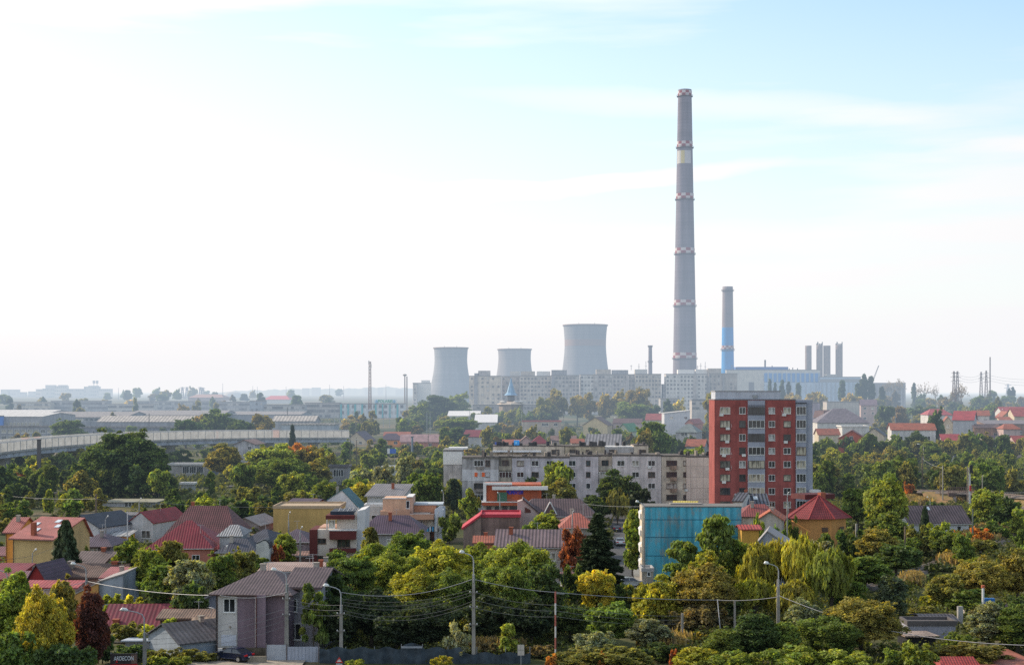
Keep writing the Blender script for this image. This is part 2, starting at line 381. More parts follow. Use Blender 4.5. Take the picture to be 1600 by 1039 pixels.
def make_tree(kind, lod, seed):
    rg = np.random.default_rng(seed*17 + 5)
    N = {0: 52000, 1: 17000, 2: 5200, 3: 2000}[lod]; L = {0: .23, 1: .40, 2: .66, 3: 1.1}[lod]
    if kind == 'broad':            # unit 10 high, 9 wide
        nb = {0: 230, 1: 150, 2: 70, 3: 36}[lod]
        d = unitv(rg, nb); rr = rg.uniform(.3, 1.0, nb)**.55
        lump = 1 + .13*np.sin(3*np.arctan2(d[:, 1], d[:, 0]) + seed) + .12*np.sin(5*d[:, 2] + seed*2) + .08*np.sin(7*np.arctan2(d[:, 1], d[:, 2]) + seed)
        cen = d*(rr*lump)[:, None]*np.array([3.7, 3.7, 3.5]) + np.array([0, 0, 5.6])
        cen[:, 2] = np.maximum(cen[:, 2], 1.9); rad = rg.uniform(.45, 1.05, nb)*(1.25 if lod > 1 else 1)
        H, top, w0 = 10, 7, .26
    elif kind == 'tall':           # narrower, irregular, 10 high 6 wide
        nb = {0: 170, 1: 110, 2: 56, 3: 28}[lod]
        z = rg.uniform(2.0, 9.5, nb); env = np.sin(np.clip((z - .6)/9.4, 0, 1)*math.pi)**.6*2.3
        t = rg.random(nb)*6.283; q = np.sqrt(rg.random(nb))*env
        cen = np.stack([np.cos(t)*q, np.sin(t)*q, z], 1); rad = rg.uniform(.38, .8, nb); H, top, w0 = 10, 8, .2
    elif kind == 'shrub':          # 10 high, 12 wide, leaves down to the ground
        nb = {0: 170, 1: 110, 2: 50, 3: 26}[lod]
        d = unitv(rg, nb); d[:, 2] = abs(d[:, 2]); rr = rg.uniform(.3, 1.08, nb)*(1 + .15*np.sin(4*np.arctan2(d[:, 1], d[:, 0]) + seed))
        cen = d*rr[:, None]*np.array([5, 5, 7.2]) + np.array([0, 0, 1.2]); rad = rg.uniform(.55, 1.35, nb); H, top, w0 = 8, 5, .2
    elif kind == 'layered':        # flat sprays in tiers (tree of heaven, locust), 10 high 9 wide
        nb = {0: 110, 1: 70, 2: 36, 3: 20}[lod]
        z = rg.uniform(2.0, 9.4, nb); env = np.sin(np.clip((z + .5)/10.6, 0, 1)*math.pi)**.55*4.1
        t = rg.random(nb)*6.283; q = np.sqrt(rg.uniform(.1, 1, nb))*env
        cen = np.stack([np.cos(t)*q, np.sin(t)*q, z], 1); rad = rg.uniform(.7, 1.25, nb); H, top, w0 = 10, 8, .2
    elif kind == 'poplar':         # 15 high 4 wide
        nb = {0: 120, 1: 90, 2: 60, 3: 44}[lod]
        z = rg.uniform(.5, 14.4, nb); env = np.sin(np.clip((z + 1.2)/16.2, 0, 1)**.75*math.pi)**.5*1.25
        t = rg.random(nb)*6.283; q = rg.random(nb)*env
        cen = np.stack([np.cos(t)*q, np.sin(t)*q, z], 1); rad = rg.uniform(.4, .8, nb); H, top, w0 = 15, 12, .22
    if kind in ('broad', 'tall', 'shrub', 'layered', 'poplar'):
        if kind != 'poplar':       # ragged sprays standing out of the crown
            k = max(8, nb//5); pick = rg.integers(0, nb, k); mid = cen.mean(0); mid[2] *= .8
            ex = mid + (cen[pick] - mid)*rg.uniform(1.10, 1.30, k)[:, None]; ex[:, 2] += rg.uniform(0, .35, k)
            cen = np.concatenate([cen, ex]); rad = np.concatenate([rad, rg.uniform(.22, .45, k)])
        per = (N*rad**2/np.sum(rad**2)).astype(int)
        flat = {'layered': .42, 'poplar': 1.5, 'tall': 1.0, 'broad': .9, 'shrub': 1.05}[kind]
        p, n, t, h = blobs_leaves(rg, cen, rad, per, flat)
        sz = L*rg.uniform(.6, 1.4, len(p))
        k = p[:, 2] > .15
        cr = leaves_mesh('crown', p[k], n[k], sz[k]*(1.2 if kind == 'shrub' else 1), t[k], h[k], LEAF, 1.25, None, rg)
        return trunk_mesh(rg, H, top, w0, 3.0 if kind != 'poplar' else .8), cr
    if kind == 'spruce':           # 10 high 6 wide
        P_, N_, A_, T_ = [], [], [], []
        levels = 34
        for i in range(levels):
            z = .5 + 9.3*(i/levels); rad = 3.0*(1 - i/levels)**.85 + .12; nbr = int(7 + 9*(1 - i/levels))
            for j in range(nbr):
                t = rg.random()*6.283; ln = rad*rg.uniform(.65, 1.1); m = max(4, int(N/levels/nbr*(rad/1.6)))
                u = rg.random(m)**.7; x = u*ln; dz = .14*x - .05*x*x*1.6
                side = rg.normal(0, .16, m)*(1.2 - u)*1.2
                c, s_ = math.cos(t), math.sin(t)
                P_.append(np.stack([c*x - s_*side, s_*x + c*side, z + dz - rg.random(m)*.28*(1 - u*.5)], 1))
                N_.append(np.tile([0, 0, 1.0], (m, 1)) + rg.normal(size=(m, 3))*.6); A_.append(np.tile([c, s_, -.25], (m, 1)))
                T_.append(rg.uniform(.75, 1.2)*np.clip(rg.normal(1, .2, m), .4, 1.7))
        p = np.concatenate(P_); n = np.concatenate(N_); a = np.concatenate(A_); t = np.concatenate(T_)
        cr = leaves_mesh('crown', p, n, L*.95*rg.uniform(.6, 1.3, len(p)), t, np.full(len(p), .5), NEEDLE, 1.6, a, rg)
        b = MB(); b.tube([(0, 0, -1), (0, 0, 9.6)], [.2, .03], 7); return b.mesh('trunk', BARK), cr
    if kind == 'thuja':            # 10 high 5 wide, dense cone
        m = N; z = rg.random(m)**.8*9.8; env = (1 - z/10)**.6*2.1*(1 + .15*np.sin(z*4)) + .1
        t = rg.random(m)*6.283; lob = 1 + .22*np.sin(5*t + z*.7) + .1*np.sin(11*t - z*2); q = env*lob*rg.normal(.95, .1, m)
        p = np.stack([np.cos(t)*q, np.sin(t)*q, z], 1); n = np.stack([np.cos(t), np.sin(t), np.full(m, .4)], 1) + rg.normal(size=(m, 3))*.6
        cr = leaves_mesh('crown', p, n, L*rg.uniform(.7, 1.3, m), np.clip(rg.normal(1, .25, m)*lob, .4, 1.8), np.full(m, .5), NEEDLE, 1.5, np.tile([0, 0, 1.0], (m, 1)), rg)
        b = MB(); b.tube([(0, 0, -1), (0, 0, 8)], [.22, .05], 7); return b.mesh('trunk', BARK), cr
    if kind == 'willow':           # 10 high 9 wide, hanging strands
        ns = {0: 1500, 1: 700, 2: 260, 3: 120}[lod]; m = N//ns
        d = unitv(rg, ns); d[:, 2] = abs(d[:, 2])*.9; rr = rg.uniform(.55, 1.0, ns)
        tuft = rg.integers(0, 30, ns); tc_ = unitv(rg, 30); tc_[:, 2] = abs(tc_[:, 2])
        d = d*.30 + tc_[tuft]*.85
        st = d*rr[:, None]*np.array([4.0, 4.0, 4.2]) + np.array([0, 0, 5.3]); ln = rg.uniform(.6, 2.6, ns)*(1.25 - .25*rr)
        u = rg.random((ns, m)); out = (d[:, None, :2]*(np.sqrt(u)*.5)[:, :, None])
        p = np.zeros((ns, m, 3)); p[:, :, :2] = st[:, None, :2] + out; p[:, :, 2] = st[:, 2][:, None] - u*ln[:, None]
        p += rg.normal(size=p.shape)*.15; p = p.reshape(-1, 3)
        n = np.repeat(d, m, 0) + rg.normal(size=p.shape)*.6; n[:, 2] *= .3
        t = np.repeat(np.clip(rg.normal(1, .25, 30), .5, 1.6)[tuft], m)*np.clip(rg.normal(1, .18, len(p)), .5, 1.6); k = p[:, 2] > .4
        cr = leaves_mesh('crown', p[k], n[k], (L*.9*rg.uniform(.6, 1.3, len(p)))[k], t[k], np.clip(rg.normal(.5, .15, len(p)), 0, 1)[k], LEAF, 1.9, np.tile([0, 0, 1.0], (k.sum(), 1)), rg)
        return trunk_mesh(rg, 10, 7, .3, 2.6), cr
    if kind == 'bare':             # 10 high 8 wide, twigs with few leaves
        b = MB()
        def grow(p, d, ln, r, k):
            q = p + d*ln; b.tube([p, q], [r, r*.65], 4 if k < 2 else 3, False)
            if k >= 5: return
            for _ in range(3 if k < 3 else 2):
                v = Vector(rg.normal(size=3)); nd = (d*1.0 + v*.42 + Vector((0, 0, .12))).normalized(); grow(q, nd, ln*rg.uniform(.62, .85), r*.62, k + 1)
        grow(Vector((0, 0, -.5)), Vector((0, 0, 1)), 2.9, .22, 0)
        tips = np.array(b.v[-3000:]); m = min(500, len(tips)); p = tips[rg.integers(0, len(tips), m)] + rg.normal(size=(m, 3))*.15
        cr = leaves_mesh('crown', p, unitv(rg, m), min(L, .35)*rg.uniform(.5, 1.2, m), rg.uniform(.7, 1.3, m), rg.uniform(.5, 1, m), LEAF, 1.2, None, rg)
        return b.mesh('trunk', PALEBARK), cr
TC = {}
USIZE = {'broad': (9.4, 10.1), 'tall': (6, 10), 'shrub': (12, 9.3), 'layered': (9.5, 9.8), 'poplar': (3.6, 14.6), 'spruce': (6, 10), 'thuja': (4.6, 9.9), 'willow': (8.6, 9.4), 'bare': (6.5, 9.5)}
NVAR = {'broad': 4, 'tall': 3, 'shrub': 3, 'layered': 3}
COLS = {  # name: base colour
 'deep green': (0.088, 0.128, 0.036), 'mid-green': (0.147, 0.196, 0.040), 'light green': (0.240, 0.281, 0.047), 'yellow-green': (0.353, 0.333, 0.043), 'olive': (0.226, 0.210, 0.053),
 'yellow': (0.506, 0.412, 0.050), 'ochre': (0.286, 0.230, 0.054), 'orange': (0.481, 0.196, 0.041), 'rusty red': (0.330, 0.097, 0.041), 'dark red': (0.128, 0.039, 0.029),
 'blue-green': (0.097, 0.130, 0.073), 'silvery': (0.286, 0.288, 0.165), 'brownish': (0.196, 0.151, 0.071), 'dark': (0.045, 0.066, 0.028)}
TREES = []
def T(kind, px, ytop, D, wpx, col, label=None, name=None, base=None):
    """a tree whose top stands at row ytop of the photo, wpx wide there, D metres away"""
    zb = gz(D) if base is None else base
    Hm = max(1.2, Z(ytop, D) - zb); Wm = wpx/F*D; sc = Wm/USIZE[kind][0]
    lod = max([0] + [k for k, L in ((1, .40), (2, .66), (3, 1.1)) if L*sc*1536/D < (2.6 if kind != 'bare' else 9)])
    v = rnd.randrange(NVAR.get(kind, 2) + (1 if kind in ('broad', 'tall') and lod else 0)); key = (kind, lod, v)
    if key not in TC: TC[key] = make_tree(kind, lod, v + 1)
    tm, cm = TC[key]; uw, uh = USIZE[kind]
    o = bpy.data.objects.new(name or {'spruce': 'spruce_tree', 'poplar': 'poplar_tree', 'willow': 'willow_tree', 'shrub': 'shrub', 'thuja': 'conifer', 'bare': 'bare_tree'}.get(kind, 'tree'), None)
    COL.objects.link(o); o.location = (X(px, D), D, zb); o.rotation_euler = (0, 0, rnd.random()*6.283); o.scale = (Wm/uw, Wm/uw, Hm/uh)
    t = put('trunk', tm, o); c = put('crown', cm, o)
    k = COLS[col]; j = rnd.uniform(.88, 1.14); c.color = (k[0]*j*rnd.uniform(.93, 1.07), k[1]*j, k[2]*j, 1)
    TREES.append(dict(o=o, kind=kind, px=px, D=D, w=wpx, top=ytop, mid=ytop + Hm*F/D*.35, col=col, label=label, h=Hm))
    return o
FORM = {'broad': 'round-crowned', 'tall': 'upright', 'shrub': 'bushy', 'layered': 'tiered', 'poplar': 'slim', 'spruce': 'pointed', 'thuja': 'conical', 'willow': 'drooping', 'bare': 'sparse'}
ORD = ['first', 'second', 'third', 'fourth', 'fifth', 'sixth', 'seventh', 'eighth', 'ninth', 'tenth', 'eleventh', 'twelfth']
LEAFW = None
def merge_far(keep):
    """the trees beyond the most visible ones, as one wood"""
    global TREES
    tr = [t for t in TREES if t['kind'] != 'shrub']; tr.sort(key=lambda t: -(t['w']*t['h']*F/t['D'])*(10 if t['label'] else 1))
    rest = tr[keep:]
    if not rest: return
    ids = {id(t) for t in rest}; V_, T_, H_, K_ = [], [], [], []
    for t in rest:
        c = [q for q in t['o'].children if q.name.startswith('crown')][0]; me = c.data; n = len(me.vertices)
        v = np.empty(n*3, np.float32); me.vertices.foreach_get('co', v); v = v.reshape(-1, 3)
        s_ = t['o'].scale; a = t['o'].rotation_euler.z; v = v*np.array(s_); x = v[:, 0]*math.cos(a) - v[:, 1]*math.sin(a); y = v[:, 0]*math.sin(a) + v[:, 1]*math.cos(a)
        V_.append(np.stack([x, y, v[:, 2]], 1) + np.array(t['o'].location)); nf = len(me.polygons)
        for L_, nm in ((T_, 'tone'), (H_, 'hue')): b = np.empty(nf, np.float32); me.attributes[nm].data.foreach_get('value', b); L_.append(b)
        K_.append(np.tile(np.array(c.color), (nf, 1)))
        for q in list(t['o'].children): bpy.data.objects.remove(q)
        bpy.data.objects.remove(t['o'])
    TREES = [t for t in TREES if id(t) not in ids]
    v = np.concatenate(V_).astype(np.float32); n = len(v)//4; me = bpy.data.meshes.new('far_wood')
    me.vertices.add(4*n); me.vertices.foreach_set('co', v.ravel()); me.loops.add(4*n); me.loops.foreach_set('vertex_index', np.arange(4*n, dtype=np.int32))
    me.polygons.add(n); me.polygons.foreach_set('loop_start', np.arange(0, 4*n, 4, dtype=np.int32)); me.update(calc_edges=True)
    for nm, arr in (('tone', T_), ('hue', H_)): at = me.attributes.new(nm, 'FLOAT', 'FACE'); at.data.foreach_set('value', np.concatenate(arr).astype(np.float32))
    at = me.attributes.new('tint', 'FLOAT_COLOR', 'FACE'); at.data.foreach_set('color', np.concatenate(K_).astype(np.float32).ravel())
    me.materials.append(leaf_mat('far_leaf', tint=True)); o = bpy.data.objects.new('far_wood', me); COL.objects.link(o)
    tag(o, 'woodland of small far trees between the houses and along the horizon', 'woodland', kind='stuff'); print('FAR WOOD', len(rest), n)
def label_trees():
    groups = {}
    for t in TREES:
        noun = 'shrub' if t['kind'] == 'shrub' else 'tree'
        cat = {'spruce': 'conifer', 'thuja': 'conifer', 'shrub': 'shrub'}.get(t['kind'], 'tree')
        t['o']['category'] = cat
        t['o']['group'] = 'shrubs between the houses' if noun == 'shrub' else ('trees along the horizon' if t['D'] > 800 else 'trees of the town')
        if t['label']:
            tag(t['o'], t['label'], cat); continue
        best = min(LAND, key=lambda l: ((l[1] - t['px'])**2 + (1.6*(l[2] - t['mid']))**2))
        dx, dy = t['px'] - best[1], t['mid'] - best[2]
        if t['D'] > best[3] and abs(dx) < 30: rel = 'just beyond'
        elif abs(dx) > 1.2*abs(dy): rel = 'right of' if dx > 0 else 'left of'
        elif t['D'] > best[3]: rel = 'beyond'
        else: rel = 'in front of'
        base = f"{t['col']} {FORM[t['kind']]} {noun} {rel} the {best[0]}"
        groups.setdefault(base, []).append(t)
    for base, ts in groups.items():
        ts.sort(key=lambda t: t['px'])
        for i, t in enumerate(ts):
            if len(ts) == 1: lab = base
            elif len(ts) == 2: lab = base + (', left one of two', ', right one of two')[i]
            else: lab = base + f', {ORD[i] if i < 12 else i + 1} from left'
            t['o']['label'] = lab
            if lab in LABELS: print('SAME', lab)
            LABELS[lab] = 1
            if len(lab.replace(',', ' ').split()) > 16: print('LONG', lab)
PLACED = []
def fill(n, px0, px1, D0, D1, kinds, cols, h0, h1, w0=.7, w1=1.1, gap=.75, ymin=None, seed=1, frac=.12):
    """n trees spread over a strip of ground, kept off houses and from standing in front of what must be seen"""
    r = random.Random(seed); made = tries = 0
    while made < n and tries < n*60:
        tries += 1
        D = D0 + (D1 - D0)*r.random(); px = px0 + (px1 - px0)*r.random(); h = r.uniform(h0, h1); kind = r.choice(kinds)
        w = h*r.uniform(w0, w1)*(1.5 if kind == 'shrub' else .35 if kind in ('poplar',) else .6 if kind in ('tall', 'thuja') else 1)
        x, zb = X(px, D), gz(D); wpx = w*F/D; ytop = HZ + (EYE - zb - h)*F/D; ybot = HZ + (EYE - zb)*F/D
        if ymin and ytop < ymin: continue
        if any(a - w*.3 < x < b + w*.3 and c - w*.3 < D < d + w*.3 for a, b, c, d in FOOT): continue
        bad = False
        for (a, b, c, d, DD) in SHIELD:
            if DD > D:
                ox = min(b, px + wpx*.45) - max(a, px - wpx*.45); oy = min(d, ybot) - max(c, ytop)
                if ox > 0 and oy > 0 and ox*oy > frac*(b - a)*(d - c): bad = True; break
        if bad: continue
        if any((x - q[0])**2 + (D - q[1])**2 < (gap*(w + q[2])*.5)**2 for q in PLACED): continue
        PLACED.append((x, D, w)); T(kind, px, ytop, D, wpx, r.choice(cols)); made += 1
# ------------------------------------------------------------------ camera, sky, sun, haze
cam = bpy.data.cameras.new('camera'); co = bpy.data.objects.new('camera', cam); COL.objects.link(co); scene.camera = co
cam.sensor_width = 36; cam.lens = F/1600*36; cam.shift_y = (HZ - 519.5)/1600; cam.clip_start = 1; cam.clip_end = 60000
co.location = (0, 0, EYE); co.rotation_euler = (R(90), 0, 0)
SUN_AZ, SUN_EL = 62, 29         # degrees left of the line of sight, and above the horizon
sv = Vector((-math.sin(R(SUN_AZ))*math.cos(R(SUN_EL)), math.cos(R(SUN_AZ))*math.cos(R(SUN_EL)), math.sin(R(SUN_EL))))
sl = bpy.data.lights.new('sun', 'SUN'); sl.energy = 5; sl.angle = R(.6); sl.color = (1, .86, .68)
so = bpy.data.objects.new('sun', sl); COL.objects.link(so); so.rotation_euler = sv.to_track_quat('Z', 'Y').to_euler()
wd = bpy.data.worlds.new('World'); scene.world = wd; wd.use_nodes = True
wt = wd.node_tree; wt.nodes.clear()
class W_: pass
wn = NT.__new__(NT); wn.t = wt; wn.m = None
wo_ = wt.nodes.new('ShaderNodeOutputWorld'); bg = wt.nodes.new('ShaderNodeBackground'); wt.links.new(bg.outputs[0], wo_.inputs[0])
sky = wt.nodes.new('ShaderNodeTexSky'); sky.sky_type = 'NISHITA'; sky.sun_disc = False
sky.sun_elevation = R(SUN_EL); sky.sun_rotation = R(-SUN_AZ); sky.altitude = 0; sky.air_density = 1.0; sky.dust_density = .7; sky.ozone_density = 1.6
tcw = wt.nodes.new('ShaderNodeTexCoord').outputs['Generated']
sep = wt.nodes.new('ShaderNodeSeparateXYZ'); wt.links.new(tcw, sep.inputs[0])
# thin bright cloud and haze veil over the clear sky
cl = noise(wn, tcw, 2.6, 6, (1.0, 1.0, 9), .5)
clr = ramp(wn, cl, [(.46, 0.0), (.60, 1.0)])
low = ramp(wn, sep.outputs[2], [(0.0, .95), (.07, .55), (.14, .28), (.24, .06), (.45, .0)])
left = ramp(wn, sep.outputs[0], [(0.0, 1.0), (1.0, 1.0)])
mr = wt.nodes.new('ShaderNodeMapRange'); mr.inputs['From Min'].default_value = .38; mr.inputs['From Max'].default_value = -.32; mr.inputs['To Min'].default_value = 0; mr.inputs['To Max'].default_value = .30
wt.links.new(sep.outputs[0], mr.inputs['Value'])
a1 = wt.nodes.new('ShaderNodeMath'); a1.operation = 'MULTIPLY'; wt.links.new(clr, a1.inputs[0]); a1.inputs[1].default_value = .55
a2 = wt.nodes.new('ShaderNodeMath'); a2.operation = 'ADD'; wt.links.new(a1.outputs[0], a2.inputs[0]); wt.links.new(low, a2.inputs[1])
a3 = wt.nodes.new('ShaderNodeMath'); a3.operation = 'ADD'; a3.use_clamp = True; wt.links.new(a2.outputs[0], a3.inputs[0]); wt.links.new(mr.outputs[0], a3.inputs[1])
sc_ = wt.nodes.new('ShaderNodeVectorMath'); sc_.operation = 'SCALE'; wt.links.new(sky.outputs[0], sc_.inputs[0]); sc_.inputs['Scale'].default_value = 1.0
tn_ = wt.nodes.new('ShaderNodeVectorMath'); tn_.operation = 'MULTIPLY'; wt.links.new(sc_.outputs[0], tn_.inputs[0]); tn_.inputs[1].default_value = (1.40, 1.55, 1.48)
def wm(op, a, b, clamp=False):
    q = wt.nodes.new('ShaderNodeMath'); q.operation = op; q.use_clamp = clamp
    for k, v in ((0, a), (1, b)):
        if hasattr(v, 'links'): wt.links.new(v, q.inputs[k])
        else: q.inputs[k].default_value = v
    return q.outputs[0]
su, sw = wm('DIVIDE', sep.outputs[0], sep.outputs[1]), wm('DIVIDE', sep.outputs[2], sep.outputs[1])
wob = wm('MULTIPLY', wm('SUBTRACT', noise(wn, tcw, 9, 4, (1, 1, 3)), .5), .022)
acc = a3.outputs[0]
for (u0, w0, a_, b_, sl_, g_) in ((.075, .137, .088, .0065, .13, .75), (.36, .158, .10, .006, .05, .4), (-.02, .131, .10, .004, .02, .45), (.25, .100, .20, .012, .0, .35), (.16, .186, .16, .010, -.04, .35)):
    e1 = wm('DIVIDE', wm('SUBTRACT', su, u0), a_)
    e2 = wm('DIVIDE', wm('SUBTRACT', wm('ADD', wm('SUBTRACT', sw, w0), wob), wm('MULTIPLY', wm('SUBTRACT', su, u0), sl_)), b_)
    d_ = wm('ADD', wm('MULTIPLY', e1, e1), wm('MULTIPLY', e2, e2)); k_ = wm('MULTIPLY', wm('SUBTRACT', 1.0, wm('MULTIPLY', d_, .6), True), wm('MULTIPLY', wm('GREATER_THAN', sep.outputs[1], .2), g_))
    acc = wm('ADD', acc, k_, True)
class _A: outputs = [acc]
a3 = _A
veil = wt.nodes.new('ShaderNodeMix'); veil.data_type = 'RGBA'; wt.links.new(a3.outputs[0], veil.inputs[0])
wt.links.new(tn_.outputs[0], veil.inputs[6]); 
vr = wt.nodes.new('ShaderNodeMapRange'); vr.inputs['From Min'].default_value = .35; vr.inputs['From Max'].default_value = -.75; vr.inputs['To Min'].default_value = 6.5; vr.inputs['To Max'].default_value = 10.5
wt.links.new(sep.outputs[0], vr.inputs['Value']); vc = wt.nodes.new('ShaderNodeCombineColor'); [wt.links.new(vr.outputs[0], vc.inputs[k]) for k in range(3)]
wt.links.new(vc.outputs[0], veil.inputs[7])
wt.links.new(veil.outputs[2], bg.inputs['Color']); bg.inputs['Strength'].default_value = .15
# haze over the plain beyond the near streets
hz = NT('haze'); geo = hz.n('ShaderNodeNewGeometry'); sp = hz.n('ShaderNodeSeparateXYZ'); hz.l(geo.outputs['Position'], sp.inputs[0])
m = hz.n('ShaderNodeMapRange'); m.inputs['From Min'].default_value = 230; m.inputs['From Max'].default_value = 800
m.inputs['To Min'].default_value = .00001; m.inputs['To Max'].default_value = .00058; hz.l(sp.outputs[1], m.inputs['Value'])
em = hz.n('ShaderNodeEmission'); em.inputs[0].default_value = (.93*.62, .935*.80, .96, 1)  # emission stands in for daylight scattered by the haze
mz = hz.n('ShaderNodeMapRange', interpolation_type='SMOOTHSTEP'); mz.inputs['From Min'].default_value = 45; mz.inputs['From Max'].default_value = 260; mz.inputs['To Min'].default_value = 1; mz.inputs['To Max'].default_value = .25; hz.l(sp.outputs[2], mz.inputs['Value'])
mm = hz.n('ShaderNodeMath', operation='MULTIPLY'); hz.l(m.outputs[0], mm.inputs[0]); hz.l(mz.outputs[0], mm.inputs[1]); m = mm; hz.l(m.outputs[0], em.inputs['Strength'])
ab = hz.n('ShaderNodeVolumeAbsorption'); ab.inputs[0].default_value = (.38, .20, 0, 1); hz.l(m.outputs[0], ab.inputs['Density'])
ads = hz.n('ShaderNodeAddShader'); hz.l(em.outputs[0], ads.inputs[0]); hz.l(ab.outputs[0], ads.inputs[1]); hz.l(ads.outputs[0], hz.out.inputs['Volume'])
HAZE_ON = True
if HAZE_ON:
    h = MB().box(-5000, -60, -30, 5000, 9500, 330).build('haze', hz.m); tag(h, 'pale bluish haze lying over the plain', None, kind='structure')
    hz.m.cycles.volume_step_rate = .07 if hasattr(hz.m, 'cycles') else 1
scene.view_settings.view_transform = 'Standard'; scene.view_settings.look = 'None'; scene.view_settings.exposure = 0; scene.view_settings.gamma = 1
scene.render.engine = 'CYCLES'
cy = scene.cycles; cy.use_denoising = False; cy.denoiser = 'OPENIMAGEDENOISE'; cy.max_bounces = 6; cy.diffuse_bounces = 3; cy.glossy_bounces = 2; cy.transmission_bounces = 3
cy.transparent_max_bounces = 4; cy.volume_max_steps = 256; cy.sample_clamp_indirect = 4
try: cy.denoising_prefilter = 'ACCURATE'; cy.denoising_input_passes = 'RGB_ALBEDO_NORMAL'
except Exception: pass

# ------------------------------------------------------------------ ground
def ground():
    ys = [-300, -100, 0, 60, 100] + [120 + 12*i for i in range(60)] + [850, 900, 950, 1000, 1100, 1200, 1400, 1700, 2000, 2500, 3500, 5000, 8000, 12000, 20000]
    n = 90; v = []; f = []
    for y in ys:
        half = max(400, abs(y)*.9 + 300)
        for i in range(n + 1):
            x = -half + 2*half*i/n; v.append((x, y, gz(y) + .12*math.sin(x*.11 + y*.07)*math.sin(y*.05 + x*.02) - .12))
    for j in range(len(ys) - 1):
        for i in range(n): a = j*(n + 1) + i; f.append((a, a + 1, a + n + 2, a + n + 1))
    me = bpy.data.meshes.new('ground'); me.from_pydata(v, [], f)
    nt = NT('ground_cover'); tc = nt.n('ShaderNodeTexCoord').outputs['Object']
    c = ramp(nt, noise(nt, tc, .03, 6), [(.36, (.045, .06, .022)), (.48, (.085, .09, .035)), (.58, (.14, .115, .065)), (.70, (.20, .16, .11))])
    c = mul(nt, c, ramp(nt, noise(nt, tc, .6, 5), [(.3, .6), (.7, 1.25)]))
    me.materials.append(finish(nt, c, .95, .1, 0, noise(nt, tc, 1.5, 5), .6)); me.polygons.foreach_set('use_smooth', [True]*len(f))
    o = bpy.data.objects.new('ground', me); COL.objects.link(o); tag(o, 'grassy and bare earth ground running to the horizon', None, kind='structure')
ground()
# ------------------------------------------------------------------ power station
CONC = wall((.30, .275, .28), .3)
def conc_tower(c, banding=.2, streak=.3, name='concrete'):
    nt = NT(name); tc = nt.n('ShaderNodeTexCoord').outputs['Object']
    b = ramp(nt, noise(nt, tc, .12, 4, (.05, .05, 1)), [(.3, 1 - banding), (.7, 1.1)])
    w = nt.n('ShaderNodeTexWave', bands_direction='Z'); w.inputs['Scale'].default_value = .3183/2.6; w.inputs['Distortion'].default_value = .3; nt.l(tc, w.inputs[0])
    f = ramp(nt, w.outputs['Fac'], [(.0, .9), (.25, 1.0)])
    s = ramp(nt, noise(nt, tc, .35, 5, (1, 1, .06)), [(.3, 1 - streak), (.7, 1.08)])
    return finish(nt, mul(nt, mul(nt, mul(nt, c, b), f), s), .9, .2)
def chimney(label, px, D, py_top, w_top, py_bot, w_bot, bands=(), rings=(), mat=None, land=None, group=None, nu=12, extra=None):
    zb = gz(D); zt = Z(py_top, D); H = zt - zb; r1, r0 = w_top/2/F*D, w_bot/2/F*D; zk = Z(py_bot, D) - zb
    def rad(z): return r0 + (r1 - r0)*((z - zk)/(H - zk)) if z > zk else r0*(1 + .1*(zk - z)/zk)
    root = empty('chimney_stack', (X(px, D), D, zb), label, 'chimney', group)
    prof = [(rad(H*i/40), H*i/40) for i in range(41)] + [(rad(H)*.82, H), (rad(H)*.8, H - 6)]
    sh = MB().lathe(prof, 48).build('shaft', mat or conc_tower((.205, .185, .225)), root, True)
    for (a, b) in bands:
        za, zb_ = Z(b, D) - zb, Z(a, D) - zb
        MB().lathe([(rad(za) + .12, za), (rad(zb_) + .12, zb_)], 48).build('warning_band', checker(nu=nu, nv=2 if nu > 8 else 2), root, True)
    dark = plain((.06, .05, .055), .8)
    for a in rings:
        z = Z(a, D) - zb; m = MB(); q = rad(z); e = .9 if q > 3 else .5
        m.lathe([(q, z - .35), (q + e, z - .1), (q + e, z + .15), (q, z + .15)], 40)
        m.lathe([(q + e, z + 1.0), (q + e + .08, z + 1.0), (q + e + .08, z + 1.2), (q + e, z + 1.2)], 40)
        for k in range(20): t = 2*math.pi*k/20; m.tube([((q + e)*math.cos(t), (q + e)*math.sin(t), z), ((q + e)*math.cos(t), (q + e)*math.sin(t), z + 1.1)], .05, 4)
        m.build('gallery', dark, root)
    LAND.append((land, px, py_bot, D)) if land else None
    return root, rad, H, zb, sh
root, rad, H, zb, sh = chimney('tallest concrete chimney with red and white checkered bands', 1070, 1200, 141, 21, 580, 37,
    bands=[(143, 151), (222, 231), (303, 312), (388, 397), (469, 478), (551, 560)], rings=[151.7, 232, 313, 398, 479, 561])
def patch(root, rad, z0, z1, t0, t1, mat, name='painted_patch', proud=.07):
    m = MB(); n = 10
    for i in range(n):
        a, b = t0 + (t1 - t0)*i/n, t0 + (t1 - t0)*(i + 1)/n
        m.poly([((rad(z0) + proud)*math.cos(a), (rad(z0) + proud)*math.sin(a), z0), ((rad(z0) + proud)*math.cos(b), (rad(z0) + proud)*math.sin(b), z0),
                ((rad(z1) + proud)*math.cos(b), (rad(z1) + proud)*math.sin(b), z1), ((rad(z1) + proud)*math.cos(a), (rad(z1) + proud)*math.sin(a), z1)])
    return m.build(name, mat, root)
z0, z1 = Z(257, 1200) - zb, Z(237, 1200) - zb
patch(root, rad, z0, z1, R(195), R(235), plain((.46, .44, .42))); patch(root, rad, z0, z1, R(236), R(262), plain((.50, .42, .20))); patch(root, rad, z0, z1, R(263), R(312), plain((.42, .40, .42)))
